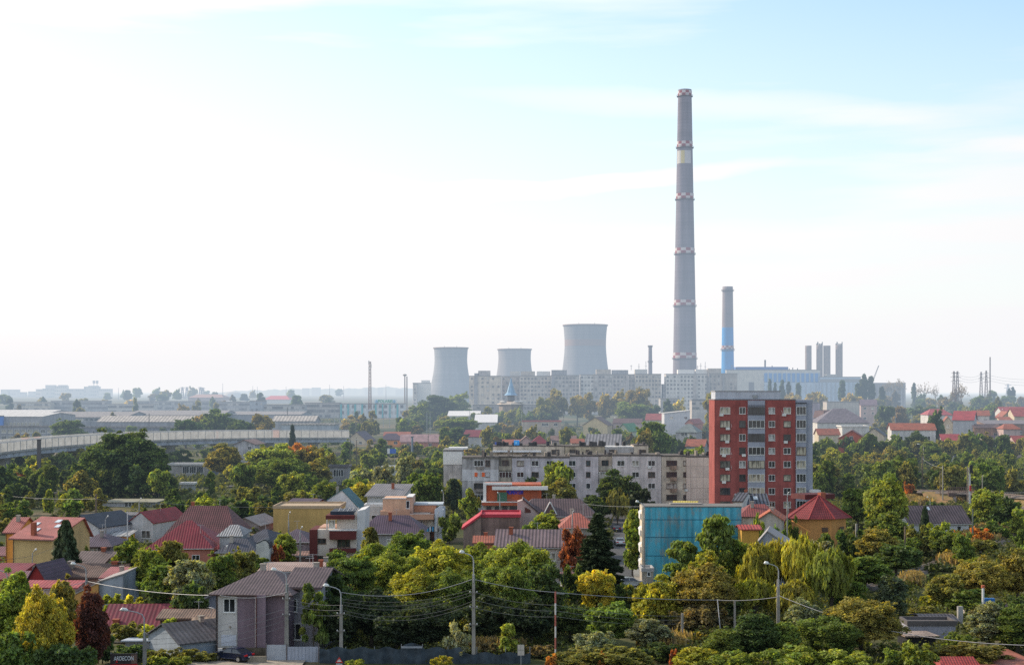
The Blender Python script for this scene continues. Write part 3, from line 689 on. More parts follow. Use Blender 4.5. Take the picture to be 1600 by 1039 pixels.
def blue_lower(c_top, c_blue, zcut):
    nt = NT('painted_concrete'); tc = nt.n('ShaderNodeTexCoord').outputs['Object']; s = nt.n('ShaderNodeSeparateXYZ'); nt.l(tc, s.inputs[0])
    m = nt.n('ShaderNodeMapRange'); m.inputs['From Min'].default_value = zcut - .5; m.inputs['From Max'].default_value = zcut + .5; nt.l(s.outputs[2], m.inputs['Value'])
    mx = nt.n('ShaderNodeMix', data_type='RGBA'); nt.l(m.outputs[0], mx.inputs[0]); mx.inputs[6].default_value = (*c_blue, 1); mx.inputs[7].default_value = (*c_top, 1)
    b = ramp(nt, noise(nt, tc, .1, 4, (.05, .05, 1)), [(.3, .8), (.7, 1.1)]); s2 = ramp(nt, noise(nt, tc, .5, 4, (1, 1, .08)), [(.3, .82), (.7, 1.06)])
    return finish(nt, mul(nt, mul(nt, mx.outputs[2], b), s2), .8)
D = 1250
chimney('shorter chimney with blue lower half and checkered band', 1137, D, 448, 16, 575, 19.5, bands=[(540, 546)], rings=[455, 547.5],
        mat=blue_lower((.22, .19, .21), (.015, .24, .62), Z(512, D) - gz(D)), nu=16, land='blue-footed chimney')
chimney('small thin concrete chimney with a single ring above the flats', 1016, 1250, 540, 5.6, 583, 6.4, rings=[542, 566], land=None)
for px, top, w, lab in [(1263, 540, 10, 'plain round boiler stack, leftmost of four on the power station'), (1280.5, 539, 10, 'notch-topped boiler stack, second from left of four'),
                   (1292, 540, 11, 'smooth wide boiler stack touching its neighbour, third from left'), (1311, 539, 11, 'notch-topped boiler stack standing rightmost of four')]:
    D = 1330; root, rad, H, zb, sh = chimney(lab, px, D, top, w, 590, w, mat=wall((.25, .20, .19), .3), group='boiler stacks of the power station')
    if 'notch' in lab:
        for k in range(10): t = 2*math.pi*k/10; MB().tube([(rad(H)*.9*math.cos(t), rad(H)*.9*math.sin(t), H), (rad(H)*.9*math.cos(t), rad(H)*.9*math.sin(t), H + (2.6 if k % 3 == 0 else 1.2))], .35, 5).build('rim_post', plain((.1, .1, .11)), root)
def cooling(label, px, D, top, wt, waist_y, ww, base_y, wb, mat, land):
    zb = gz(D) ; H = Z(top, D) - zb; k = D/F/2
    a = [(wb*k, Z(base_y, D) - zb), (ww*k, Z(waist_y, D) - zb), (wt*k, H)]
    zw = a[1][1]; prof = [(a[0][0]*1.06, 0)]
    for i in range(25):
        z = a[0][1] + (H - a[0][1])*i/24
        r = ww*k + ((a[0][0] - ww*k)*((zw - z)/(zw - a[0][1]))**1.55 if z < zw else (wt*k - ww*k)*((z - zw)/(H - zw))**2)
        prof.append((r, z))
    rt = wt*k
    prof += [(rt + .7, H + .05), (rt + .7, H + 1.2), (rt - .6, H + 1.2), (rt - 1, H - 8), (rt - 1.2, H - 20)]
    root = empty('cooling_tower', (X(px, D), D, zb), label, 'cooling tower', 'cooling towers of the power station')
    MB().lathe(prof[:-5], 64).build('shell', mat, root, True)
    MB().lathe(prof[-6:], 64).build('rim', plain((.22, .17, .17)), root, True); LAND.append((land, px, base_y, D))
    m = MB()
    for t in (-1.9, -1.2): MB().tube([(math.cos(t)*(rt + .9), math.sin(t)*(rt + .9), H), (math.cos(t)*(rt + .9), math.sin(t)*(rt + .9), H + 2.4)], .15, 4).build('lightning_rod', plain((.1, .1, .1)), root)
cooling('leftmost cooling tower, pale concrete with a dark grey lower patch', 704.5, 1400, 545, 53, 563, 51, 616, 70, conc_tower((.25, .27, .31), .22, .15), 'left cooling tower')
cooling('middle cooling tower, brownish and half hidden behind the flats', 804, 1500, 547, 52, 560, 50.5, 600, 62, conc_tower((.22, .215, .235), .12, .15), 'middle cooling tower')
cooling('largest cooling tower, right of the other two', 914.5, 1420, 509.5, 68.5, 540, 64.5, 585, 74, conc_tower((.205, .215, .25), .14, .12), 'largest cooling tower')

def mast(label, px, D, top, base_y, w0, w1, name='lattice_mast', cat='mast', t=.16, arms=(), n=8, twin=False, group=None, c=(.16, .12, .11)):
    zb = Z(base_y, D) if base_y else gz(D); H = Z(top, D) - zb; a0, a1 = w0/F*D/2, w1/F*D/2
    root = empty(name, (X(px, D), D, zb), label, cat, group); m = MB()
    cor = [(-1, -1), (1, -1), (1, 1), (-1, 1)]
    for i, (sx, sy) in enumerate(cor):
        m.tube([(sx*a0, sy*a0, 0), (sx*a1, sy*a1, H)], t, 4)
        tx, ty = cor[(i + 1) % 4]
        for k in range(n):
            f0, f1 = k/n, (k + 1)/n; r0, r1 = a0 + (a1 - a0)*f0, a0 + (a1 - a0)*f1
            m.tube([(sx*r0, sy*r0, H*f0), (tx*r1, ty*r1, H*f1)], t*.6, 3); m.tube([(sx*r1, sy*r1, H*f1), (tx*r1, ty*r1, H*f1)], t*.6, 3)
    m.build('lattice', plain(c, .7, .3), root)
    for (f, wdt) in arms:
        q = wdt/F*D/2; MB().tube([(-q, 0, H*f), (0, 0, H*f + .8), (q, 0, H*f)], t*.8, 4).build('cross_arm', plain(c, .7, .3), root)
    return root, H
r_, H_ = mast('tall red lattice telecom mast above the factory roofs', 578, 900, 565, 640, 4, 2.6, t=.17, n=14, c=(.2, .13, .12))
for dz, dx in ((0, -.6), (-2, .7), (-3.5, -.5)): MB().box(dx - .25, -.6, H_ + dz - 1.6, dx + .25, -.2, H_ + dz + .6).build('antenna', plain((.5, .5, .5)), r_)
for px, lab in ((1490.5, 'left pylon of the close pair with spread cross arms'), (1496, 'right pylon of the close pair with spread cross arms')):
    mast(lab, px, 950, 580, 628, 5, 1.6, 'power_pylon', 'pylon', .14, arms=[(.93, 8), (.8, 11), (.66, 10)], n=9, group='lattice pylons behind the trees')
mast('thin lattice pylon left of the guyed mast', 1533, 1050, 581, 625, 5, 1.4, 'power_pylon', 'pylon', .14, arms=[(.9, 7), (.75, 9)], n=9, group='lattice pylons behind the trees')
mast('lattice pylon just left of the very thin mast', 1541, 1000, 579, 625, 5, 1.4, 'power_pylon', 'pylon', .14, arms=[(.9, 8), (.75, 11), (.6, 9)], n=9, group='lattice pylons behind the trees')
mast('very thin tall mast near the right edge of the horizon', 1547, 1000, 558, 622, 1.2, 1.0, t=.12, n=26)
mast('faint distant pylon at the far right edge', 1575, 2200, 600, 621, 6, 1, 'power_pylon', 'pylon', .5, arms=[(.9, 10), (.7, 12)], n=6)
for i, (px, top) in enumerate([(285, 605), (292, 605), (313, 605), (317, 606)]):
    mast(['leftmost leg tower of the left far pair of pylons', 'right tower of the left far pair of pylons', 'left tower of the right far pair of pylons', 'right tower of the right far pair of pylons'][i], px, 2000, top, 623, 5, 1.5, 'power_pylon', 'pylon', .45, arms=[(.95, 7), (.8, 6)], n=5, group='far pylons beyond the factories')
for i, (px, top, b) in enumerate([(348, 599, 620), (185, 606, 620), (395, 603, 620), (402, 604, 620), (447, 604, 622), (515, 601, 622), (603, 601, 622), (537, 603, 622)]):
    m = empty('antenna_mast', (X(px, 1900), 1900, gz(1900)), ['thin dark mast beside the brown-roofed factory', 'faint mast right of the distant flats', 'faint mast right of the grey dome, left of two', 'faint mast right of the grey dome, right of two',
        'faint mast beyond the red-roofed factory', 'faint mast left of the distant hill towers', 'faint mast right of the lattice telecom mast', 'faint mast just left of the telecom mast'][i], 'mast', 'faint masts on the horizon')
    MB().tube([(0, 0, 0), (0, 0, Z(top, 1900) - gz(1900))], [.45, .2], 5).build('pole', plain((.2, .17, .18)), m)
for i, (px, top, w) in enumerate([(632.5, 586, 3.4), (635.8, 588, 2.2)]):
    D = 1150; r = empty('floodlight_mast' if i == 0 else 'steel_stack', (X(px, D), D, gz(D)), ['round-headed steel mast left of the white tower block', 'plain thin steel stack right of the round-headed mast'][i], 'mast')
    H = Z(top, D) - gz(D); MB().tube([(0, 0, 0), (0, 0, H)], [.55, .42], 8).build('pole', plain((.22, .18, .16)), r)
    if i == 0: MB().lathe([(.5, H - .8), (1.5, H - .3), (1.5, H + .4), (.5, H + .8)], 12).build('lamp_ring', plain((.25, .22, .2)), r)
# crane behind the power hall
D = 1300; r = empty('crane', (X(1363, D), D, gz(D)), 'pale tower crane jib leaning right behind the poplars', 'crane'); m = MB(); zt = Z(571, D) - gz(D); zk = Z(597, D) - gz(D)
q = X(1373, D) - X(1363, D)
for o_ in (-.5, .5): m.tube([(o_, 0, zk), (q + o_*.4, 0, zt)], .22, 4)
for k in range(10): a, b = k/10, (k + 1)/10; m.tube([(-.5 + q*a, 0, zk + (zt - zk)*a), (.5 + q*b, 0, zk + (zt - zk)*b)], .15, 3)
m.build('jib', plain((.38, .36, .36)), r); MB().tube([(0, 0, 0), (0, 0, zk)], .8, 6).build('tower', plain((.35, .34, .34)), r)

# ------------------------------------------------------------------ large blocks
WCH = {}
def sub_windows(root, W, he, rows, cols, w, h, z0, dz, mats, seed=0, skip=.0, x0=0, x1=None, y=-.02, name='window', face='f', dep=0):
    """small distant windows: each a part of its own"""
    r = random.Random(seed); x1 = W if x1 is None else x1
    for i in range(rows):
        for j in range(cols):
            if r.random() < skip: continue
            mt = r.choice(mats); k = (round(w, 1), round(h, 1), mt.name)
            if k not in WCH: WCH[k] = MB().box(-k[0]/2, -.12, -k[1]/2, k[0]/2, 0, k[1]/2).mesh('window', mt)
            u = x0 + (x1 - x0)*(j + .5)/cols; z = z0 + dz*i
            o = put(name, WCH[k], root, (u, y, z)) if face == 'f' else put(name, WCH[k], root, (y, u, z), -math.pi/2)
DG = plain((.07, .075, .09), .3, spec=.6); DG2 = plain((.17, .16, .16), .5); DG3 = plain((.38, .37, .36), .5)
DG4 = plain((.11, .1, .11), .4)
def block(label, px0, px1, top, D, wm, cols, rows=9, dep=12, pent=(), rot=0, base=None, name='apartment_block', cat='apartment block', group=None, wsz=(1.3, 1.4), dz=2.8, mats=None, skip=.05, bays=(), land=None, z0=1.6, roofm=None):
    x0, W, r = frame_of(px0, px1, D, rot); zb = gz(D) if base is None else base; he = Z(top, D) - zb
    root = empty(name, (x0, D, zb), label, cat, group, r)
    MB().box(0, 0, -3, W, dep, he - .5).build('wall', wm, root)
    MB().box(-.15, -.15, he - .497, W + .15, dep + .15, he).build('roof', roofm or plain((.2, .19, .19)), root)
    for (a, b, t, c) in pent:
        xa, xb = W*(a - px0)/(px1 - px0), W*(b - px0)/(px1 - px0); h = Z(t, D) - zb
        MB().box(xa, 3, he + .003, xb, dep - 2, h).build('stair_house', c, root)
    for (a, b, c) in bays:
        xa, xb = W*(a - px0)/(px1 - px0), W*(b - px0)/(px1 - px0)
        MB().box(xa, -.9, 0, xb, -.003, he - .8).build('bay', c, root)
    if rows: sub_windows(root, W, he, rows, cols, wsz[0], wsz[1], he - 2.2 - dz*(rows - 1) if z0 is None else he - 2.1 - dz*(rows - 1), dz, mats or [DG, DG4, DG2, DG3], seed=int(px0), skip=skip)
    FOOT.append((x0, x0 + W, D, D + dep)); SHIELD.append((px0, px1, top - 3, top + (HZ + (EYE - zb)*F/D - top)*.55, D))
    if land: LAND.append((land, (px0 + px1)/2, top + 20, D))
    return root, W, he
G1, G2, G3, G4, G5 = (wall((.56, .50, .44), .3, 3.2), wall((.47, .43, .41), .3, 3.0), wall((.64, .56, .47), .28, 3.4), wall((.37, .36, .38), .3, 3.0), wall((.64, .62, .60), .2, 3.2))
def wh(c=.6): return plain((c, c*.98, c*.96))
grp = 'ten-storey panel flats below the power station'
block('cream end block of flats beside the left cooling tower', 733, 783, 587, 1085, G3, 6, 9, pent=[(741, 748, 583, G4), (747, 766, 579, G2)], bays=[(741, 746, G4)], group=grp, land='cream end block of flats', skip=.3)
block('set-back stretch of flats behind the blue spire', 784, 812, 587.5, 1100, G2, 5, 9, pent=[(797, 812, 580, wh(.45))], group=grp, skip=.1)
block('grey flats with white stair house right of the blue spire', 812.5, 861, 587, 1088, G1, 9, 9, pent=[(814, 836, 580, G1), (839, 860, 580, wh(.62))], group=grp)
block('darker flats under the largest cooling tower', 861.5, 905, 586, 1082, G2, 8, 9, pent=[(862, 886, 578, G4)], bays=[(861.5, 866, G4)], group=grp)
block('bluish flats with bright white window frames right of the largest cooling tower', 907, 928, 585, 1086, G5, 4, 9, group=grp)
block('long grey flats with three stair houses and rooftop aerials', 928.5, 992, 584.5, 1084, G2, 11, 9, pent=[(932, 955, 577, G1), (957, 982, 578, G4)], bays=[(978, 983, G2), (990, 992, G4)], group=grp, land='long grey flats')
block('flats ending at the gap of open sky', 992.5, 1033, 584, 1080, G1, 8, 9, pent=[(987.5+5, 1012, 577, wh(.5))], group=grp)
block('low annex of flats inside the sky gap', 1036, 1040, 600, 1079, G4, 1, 6, group=grp)
block('white and grey flats under the tall checkered chimney', 1040.5, 1106, 584, 1078, G5, 12, 9, pent=[(1060, 1085, 577.5, wh(.7)), (1088, 1106, 577, wh(.6))], bays=[(1084, 1088, G2), (1104, 1106, G4)], group=grp, land='flats under the tall chimney')
block('tan flats with a blank end wall beside the blue-footed chimney', 1107, 1152, 583, 1076, wall((.42, .38, .35), .25, 3), 7, 8, pent=[(1107, 1128, 575.5, G1)], bays=[(1107, 1109, G4), (1129, 1131, G4)], group=grp, skip=.35)
# rooftop aerials
for i, px in enumerate((987, 999, 1010, 1091, 1096, 1103, 1145)):
    D = 1090; z = gz(D); zt = Z(583, D) - z; a = empty('aerial', (X(px, D), D + 4, Z(577 + (i % 2), D)), f"thin aerial on the flats' roof, {ORD[i]} from left of seven", 'aerial', 'aerials on the long flats')
    MB().tube([(0, 0, -.6), (0, 0, 3.2 + (i % 3)*1.3)], .16, 4).tube([(-.8, 0, 2.4), (.8, 0, 2.4)], .12, 3).build('pole', plain((.2, .2, .22)), a)
# power hall
PH = wall((.52, .50, .46), .18); D = 1240
rt, W, he = block('cream power station hall with a blue band of tall window strips', 1135, 1281, 577.5, D, PH, 1, 0, dep=60, name='power_station_hall', cat='power station', land='power station hall')
u = unit_px(W, 1135, 1281); zz = lambda py: Z(py, D) - gz(D)
BL = plain((.03, .22, .58), .5, spec=.5); PB = wall((.36, .46, .60), .15)
MB().box(u(1153), 4, he + .003, u(1233), 50, zz(573)).build('blue_roof_hall', plain((.05, .13, .38)), rt)
MB().box(u(1194), -1.2, zz(583) - (zz(583) - zz(597)), u(1280.8), -.003, zz(583)).build('window_band', BL, rt)
for k in range(12): a = u(1194 + 7.2*k + 4.6); MB().box(a, -1.7, zz(597), a + u(1137.4) - u(1135), -1.203, zz(583)).build('band_pier', wall((.30, .38, .47), .15), rt)
MB().box(u(1194), -1.6, 0, u(1280.8), -.003, zz(597.6)).build('lower_wall', PB, rt)
for k in range(11): a = u(1197 + 7.6*k); MB().box(a, -1.75, zz(640), a + .9, -1.603, zz(600)).build('pilaster', wall((.30, .35, .43), .1), rt)
MB().box(u(1170), -.3, zz(612), u(1178), -.003, zz(597)).build('window', DG4, rt)
for px, t in ((1198, 562), (1209, 571), (1241.5, 574), (1249, 575), (1236, 575.5), (1144, 572)): MB().tube([(u(px), 8, he), (u(px), 8, zz(t))], .7 if px == 1198 else .4, 8).build('vent_pipe', plain((.12, .11, .12)), rt)
rt2, W, he = block('lower pale extension of the power station under the stacks', 1281.5, 1345, 588.5, 1236, PB, 1, 0, dep=50, name='power_station_annex', cat='power station', land='power station annex')
u = unit_px(W, 1281.5, 1345); zz = lambda py: Z(py, 1236) - gz(1236)
MB().box(0, -.3, zz(597), W, -.003, zz(592)).build('dark_band', plain((.24, .25, .27)), rt2)
for k in range(9): a = u(1284 + 6.9*k); MB().box(a, -.6, 0, a + .8, -.303, zz(598)).build('pilaster', wall((.28, .33, .40), .1), rt2)
MB().box(u(1296), 10, he, u(1312), 20, he + 2).build('roof_box', plain((.3, .3, .3)), rt2)
rt3, W, he = block('dark ribbed grey industrial hall behind bare trees', 1365, 1415, 598, 1300, wall((.27, .25, .25), .2), 1, 0, dep=30, name='ribbed_hall', cat='industrial hall', land='ribbed grey hall')
for k in range(11): a = W*(k + .3)/11; MB().box(a, -.9, 0, a + .7, -.003, he - 1.5).build('rib', wall((.33, .31, .32), .15), rt3)
block('white tower block with dark balcony bands left of the left cooling tower', 645, 672, 598, 1250, wh(.66), 1, 0, pent=[(658, 671, 594, wh(.68))], land='white tower block', name='tower_block', cat='tower block')
rr, W, he = block('cream narrow slab block in front of the white tower block', 645.5, 651, 599, 1240, wall((.6, .56, .52)), 1, 6, name='tower_block', cat='tower block')
for k in range(4): 
    z = 8 + 5*k
# low rows at the foot of the flats
block('low pale concrete row with many small windows behind the spire', 739, 862, 632, 960, wall((.42, .40, .40), .25, 4), 22, 2, wsz=(1.4, 1.2), dz=3.3, name='low_block', cat='building', land='low pale row')
block('low grey building with dark roof edge left of the red tower', 1081, 1111, 625, 930, wall((.45, .42, .40), .2), 5, 2, wsz=(2, 1.4), name='low_block', cat='building', pent=[(1082, 1110, 623.6, plain((.1, .1, .11)))], land='low grey building')
block('small grey building right of the tan flats', 1032, 1062, 622, 960, wall((.40, .39, .39), .2), 5, 2, wsz=(1.6, 1.3), name='low_block', cat='building')
block('long cream wall building left of the mansard house', 1292, 1347, 627, 950, wall((.43, .40, .37), .2), 1, 0, name='low_block', cat='building', land='long cream building')
block('mauve building at the right shoulder of the red tower', 1270, 1281, 628, 800, wall((.36, .32, .38), .2), 1, 0, name='low_block', cat='building')
# distant city, left
FG = wall((.42, .42, .43), .15, 4); FW = wall((.55, .52, .50), .15, 4)
D = 2300
for i, (a, b, t, m, p, lab) in enumerate([(56, 66, 608, FW, (), 'cream distant tower, left end of the far flats'), (66.2, 85, 607, FG, ((70, 85, 601.5, FG),), 'distant flats with stepped top left of the peak'), (85.2, 104, 603, FW, ((90, 103, 601.5, FG),), 'highest cream part of the distant flats'),
        (104.2, 131, 607.5, FG, (), 'long low middle part of the distant flats'), (131.2, 154, 604, FG, ((137, 152, 602.5, FG),), 'distant flats carrying two round water drums'), (154.2, 173, 607.5, FW, (), 'right end of the distant flats')]):
    r_, W, he = block(lab, a, b, t, D, m, max(3, int((b - a)/3)), 6, dz=5.2, wsz=(2, 2.2), pent=p, group='distant flats on the left horizon', land='distant flats' if i == 3 else None)
    if 'drums' in lab:
        for px in (145, 150): MB().lathe([(.5, he), (.5, he + 4.5), (2, he + 5), (2, he + 9), (.2, he + 9.2)], 12, cx=W*(px - a)/(b - a), cy=6).build('water_drum', plain((.3, .27, .27)), r_)
for i, (a, b, t) in enumerate([(1, 13, 608.5), (15, 28, 608.5), (28.3, 39, 612.5), (44, 55.6, 611.5)]):
    block(['far hazy block at the left edge of the horizon', 'far hazy block, second from the left edge', 'lower far hazy block joined to its left neighbour', 'far hazy block left of the cream distant tower'][i], a, b, t, 2500, FG, 4, 4, dz=5.5, wsz=(2, 2.2), group='distant flats on the left horizon')
for i, (a, b, t, D) in enumerate([(472, 482, 606.5, 3000), (487, 500, 605.5, 3000), (590, 598, 606, 3100), (618, 630, 609, 3000), (570, 576, 608, 3100)]):
    block(['very faint tower on the far hill, left of two', 'very faint tower on the far hill, right of two', 'faint hilltop block beyond the telecom mast', 'faint low block left of the round-headed mast', 'tiny faint block left of the telecom mast'][i], a, b, t, D, FG, 2, 0, group='faint towers on the far hills')
# far hills
def hills():
    m = MB(); pts = []; N = 90
    for i in range(N + 1):
        px = 340 + 420*i/N; h = 3.2 + 5.5*math.exp(-((px - 600)/55)**2) + 3.0*math.exp(-((px - 480)/60)**2) + .8*math.sin(px*.21) + .5*math.sin(px*.5)
        h *= min(1, i/8, (N - i)/8); pts.append((X(px, 3400), Z(613.5 - h, 3400)))
    for (a, za), (b, zb) in zip(pts, pts[1:]):
        m.poly([(a, 3300, 15), (b, 3300, 15), (b, 3400, zb), (a, 3400, za)]); m.poly([(b, 3400, zb), (b, 4000, 10), (a, 4000, 10), (a, 3400, za)])
    tag(m.build('hills', plain((.10, .12, .10)), smooth=True), 'low bluish hills on the far left horizon', None, kind='structure')
hills()
# church with the blue spire
D = 900; zb = gz(D); zz = lambda py: Z(py, D) - zb; k = D/F
r = empty('church', (X(798.5, D), D + 6, zb), 'wooden church tower with a pale blue faceted spire', 'church'); LAND.append(('blue spire', 798, 615, D)); SHIELD.append((775, 822, 590, 634, D))
prof = [(9.6*k*1.15, zz(617.5)), (7.2*k, zz(614)), (5.0*k, zz(607)), (2.8*k, zz(600)), (.15, zz(590.5))]
MB().lathe(prof, 8).build('spire', roof((.16, .30, .46), 1.2, .3, rough=.35), r)
MB().lathe([(5.6*k, 0), (5.6*k, zz(617.8))], 8).build('tower', wall((.13, .085, .06)), r)
for j in range(8):
    t = 2*math.pi*(j + .5)/8; MB().box(-.8, -.1, zz(626), .8, .05, zz(620)).build('opening', DG, r, loc=(5.35*k*math.cos(t), 5.35*k*math.sin(t), 0), rz=t + math.pi/2)
MB().lathe([(23*k, zz(632)), (21*k, zz(630.5)), (7*k, zz(627.5))], 8).build('skirt_roof', plain((.42, .36, .30)), r); MB().lathe([(19*k, 0), (19*k, zz(632.2))], 8).build('nave', wall((.30, .25, .21)), r)
for a in (-13, 8, 15): MB().lathe([(1.6, zz(629.5)), (2.2, zz(628)), (1.3, zz(626.6)), (.1, zz(625.6))], 10, cx=a*k, cy=-3).build('dormer_dome', plain((.5, .48, .45)), r)
# far dome
D = 2300; r_ = MB().lathe([(15.0*D/F, gz(D)), (14.2*D/F, Z(616, D)), (11*D/F, Z(613.6, D)), (6*D/F, Z(612.3, D)), (.2, Z(612, D))], 28).build('storage_dome', plain((.3, .3, .31)), smooth=True, loc=(X(364, D), D, 0))
tag(r_, 'grey hazy storage dome right of the brown-roofed factory', 'dome')

# ------------------------------------------------------------------ factories on the left
def hall(label, px0, px1, top, ridge, D, wm, rm, rt='gx', dep=25, win=(), land=None, rot=0, over=.4, show=.8, name='factory_hall', cat='factory hall', **kw):
    return house(label, px0, px1, D, top, ridge, rt, rot, dep, wm, rm, over, name, cat, 'factory halls on the left plain', win=win, land=land, show=show, **kw)
LG = wall((.36, .36, .38), .3); CR = wall((.50, .45, .38), .25); MW = wall((.30, .30, .33), .3)
RP = roof((.55, .54, .53), 2.6, .25); RG = roof((.24, .215, .21), 2.2, .25, stain=.45); RC = roof((.42, .38, .34), 1.8, .4, stain=.45)
hall('factory front with tall glazed bays under a white roof at the left edge', -40, 66, 651, 645, 790, LG, RP, dep=60, win=[('f', [.42 + .057*i for i in range(10)], [.55, .15], 1.5, 3.2)], land='glazed factory', gl=pane_mat(.9, (.42, .40, .30)))
b_, W, he = block('bluish billboard-like wall at the far left edge of the factory', -30, 4, 649, 786, plain((.05, .18, .55)), 1, 0, dep=2, name='blue_building', cat='building')
hall('long factory with bumpy pale roof and dark vents', 66, 196, 652, 643.5, 860, MW, RG, dep=60, win=[('f', [.05 + .06*i for i in range(16)], [.8], 2.2, 1.6)], land='vented factory')
hall('pale-roofed stretch of the vented factory', -40, 75, 646, 640.5, 880, LG, RP, dep=50)
hall('long grey factory roof behind the corrugated shed', 196, 345, 649, 641.5, 900, MW, RG, dep=60, land='long grey factory roof')
hall('long grey roof running on to the right', 345, 470, 648, 643, 930, MW, RG, dep=50)
r_, W, _, he, *_x = hall('corrugated light brown shed roof above a dark wall', 152, 300, 659, 650, 805, MW, RC, dep=24, win=[('f', [.04 + .05*i for i in range(19)], [.55], 1.6, 1.4)], land='corrugated shed')
hall('second corrugated shed with rusty stripes', 425, 492, 658, 650, 810, LG, RC, dep=22, land='rust-striped shed')
hall('bluish white low hall with small square windows', 440, 522, 664, 660, 770, wall((.38, .42, .47), .2), RC, 'flat', 22, win=[('f', [.42, .46, .5, .54], [.6], .8, 1.0)], land='bluish low hall', show=.6)
hall('low dark wall with empty frames beneath the glazed factory', -10, 110, 667, 664, 745, MW, RG, 'flat', 8, win=[('f', [.05 + .085*i for i in range(11)], [.7, .25], 2.4, 1.8)], gl=pane_mat(.8, (.3, .28, .22)), show=.5)
hall('dark long wall below the corrugated shed', 110, 330, 668, 666, 775, wall((.22, .22, .26), .3), RG, 'flat', 8, win=[('f', [.03 + .045*i for i in range(21)], [.55], 1.2, 1.6)], show=.4)
block('cream factory offices, left end', 18, 79, 628, 1150, CR, 14, 3, name='factory_office', cat='office building', dz=3.3, wsz=(1.8, 1.6), land='cream factory offices')
block('darker factory offices right of the cream ones', 79.5, 168, 626, 1160, LG, 20, 3, name='factory_office', cat='office building', dz=3.3, wsz=(1.8, 1.6))
block('white low factory row with black windows', 168.5, 240, 631, 1120, wh(.45), 16, 2, name='factory_office', cat='office building', dz=3.4, wsz=(2.2, 1.6))
block('long mauve-roofed factory row left of the grey block', 200, 345, 626.5, 1200, LG, 30, 2, name='factory_office', cat='office building', dz=3.4, wsz=(2, 1.4), land='mauve-roofed factory row')
block('factory row with light patches of roof', 338, 390, 627.5, 1130, LG, 12, 3, name='factory_office', cat='office building', dz=3.4, wsz=(1.8, 1.4), pent=[(352, 358, 626, wh(.7)), (376, 382, 626, wh(.7))])
block('tall plain grey block above the viaduct', 390, 412, 626, 1010, wall((.36, .40, .46), .2, 3), 3, 3, name='factory_office', cat='office building', dz=4, land='plain grey block', skip=.5)
block('pale three-storey factory office right of the grey block', 412.5, 476, 632, 1000, wall((.42, .42, .42), .2, 4), 15, 2, name='factory_office', cat='office building', dz=3.4, wsz=(1.7, 1.6), land='pale factory office')
block('cream factory office left of the telecom mast', 476.5, 530, 629, 1020, wall((.45, .42, .40), .2, 4), 12, 3, name='factory_office', cat='office building', dz=3.4, wsz=(1.7, 1.6))
hall('brown-roofed factory on the left horizon', 294, 348, 621, 616, 1500, wall((.35, .26, .24), .2), plain((.28, .17, .15)), 'hip', 40, land='brown-roofed factory', hip=.14)
hall('red-roofed white factory on the left horizon', 412, 452, 624, 618.3, 1500, wh(.5), plain((.42, .08, .09)), 'hip', 30, land='red-roofed factory', hip=.18)
rt, W, he = block('white factory office with teal pilasters and a green sign', 531, 632, 630, 1020, wall((.55, .57, .60), .15), 12, 2, dz=4, wsz=(2, 2), name='factory_office', cat='office building', land='green-signed office')
u = unit_px(W, 531, 632)
for px in (533, 544, 555, 566, 587, 598, 609, 621): MB().box(u(px) - .55, -.35, 0, u(px) + .55, -.003, he - .6).build('pilaster', plain((.05, .36, .40)), rt)
sg = MB().box(u(584.5), -.6, Z(630, 1020) - gz(1020), u(620), -.2, Z(624, 1020) - gz(1020) + .0).build('sign_board', plain((.62, .70, .74)), rt)
def text(name, s, size, mat, parent, loc, rx=90, rz=0, ext=.03, bold=0.0, sx=1):
    c = bpy.data.curves.new(name, 'FONT'); c.body = s; c.size = size; c.extrude = ext; c.align_x = 'CENTER'; c.align_y = 'CENTER'; c.offset = bold
    o = bpy.data.objects.new(name, c); COL.objects.link(o); dg = bpy.context.evaluated_depsgraph_get()
    me = bpy.data.meshes.new_from_object(o.evaluated_get(dg)); bpy.data.objects.remove(o); me.materials.clear(); me.materials.append(mat)
    q = put(name, me, parent, loc); q.rotation_euler = (R(rx), 0, R(rz)); q.scale = (sx, 1, 1); return q
z = (Z(627, 1020) - gz(1020))
text('lettering', 'POLARIS', 2.6, plain((.02, .30, .16)), sg, (u(602), -.64, z), bold=.08)
for px in (588.5, 616): MB().tube([(u(px), -.7, z - 1), (u(px), -.7, z + .2), (u(px), -.7, z + 1.1)], [.9, .7, .1], 8).build('emblem', plain((.16, .35, .52)), sg)

# ------------------------------------------------------------------ viaduct
vp = [(-120, 440, 727), (-60, 462, 718), (0, 480, 708), (60, 500, 701), (120, 515, 696), (180, 532, 692), (250, 552, 688.5), (320, 575, 686.5), (400, 602, 685.2), (470, 628, 684.6), (545, 655, 684.6)]
def vline(off, dz):
    out = []
    for i, (px, D, py) in enumerate(vp):
        x, y, z = P(px, py, D); a = P(*[vp[max(i-1, 0)][k] for k in (0, 2, 1)]); b = P(*[vp[min(i+1, len(vp)-1)][k] for k in (0, 2, 1)])
        t = Vector((b[0]-a[0], b[1]-a[1], 0)).normalized(); n = Vector((-t.y, t.x, 0))
        out.append(Vector((x, y, z)) + n*off + Vector((0, 0, dz)))
    res = []
    for i in range(len(out)-1):
        for k in range(6): res.append(out[i].lerp(out[i+1], k/6))
    return res + [out[-1]]
def ribbon(m, A, B):
    for i in range(len(A)-1): m.poly([A[i], A[i+1], B[i+1], B[i]])
via = empty('viaduct', (0, 0, 0), 'long curving road viaduct with translucent noise barriers', 'viaduct'); LAND.append(('viaduct', 60, 700, 500)); LAND.append(('far end of the viaduct', 430, 684, 800)); LAND.append(('viaduct', 300, 690, 690))
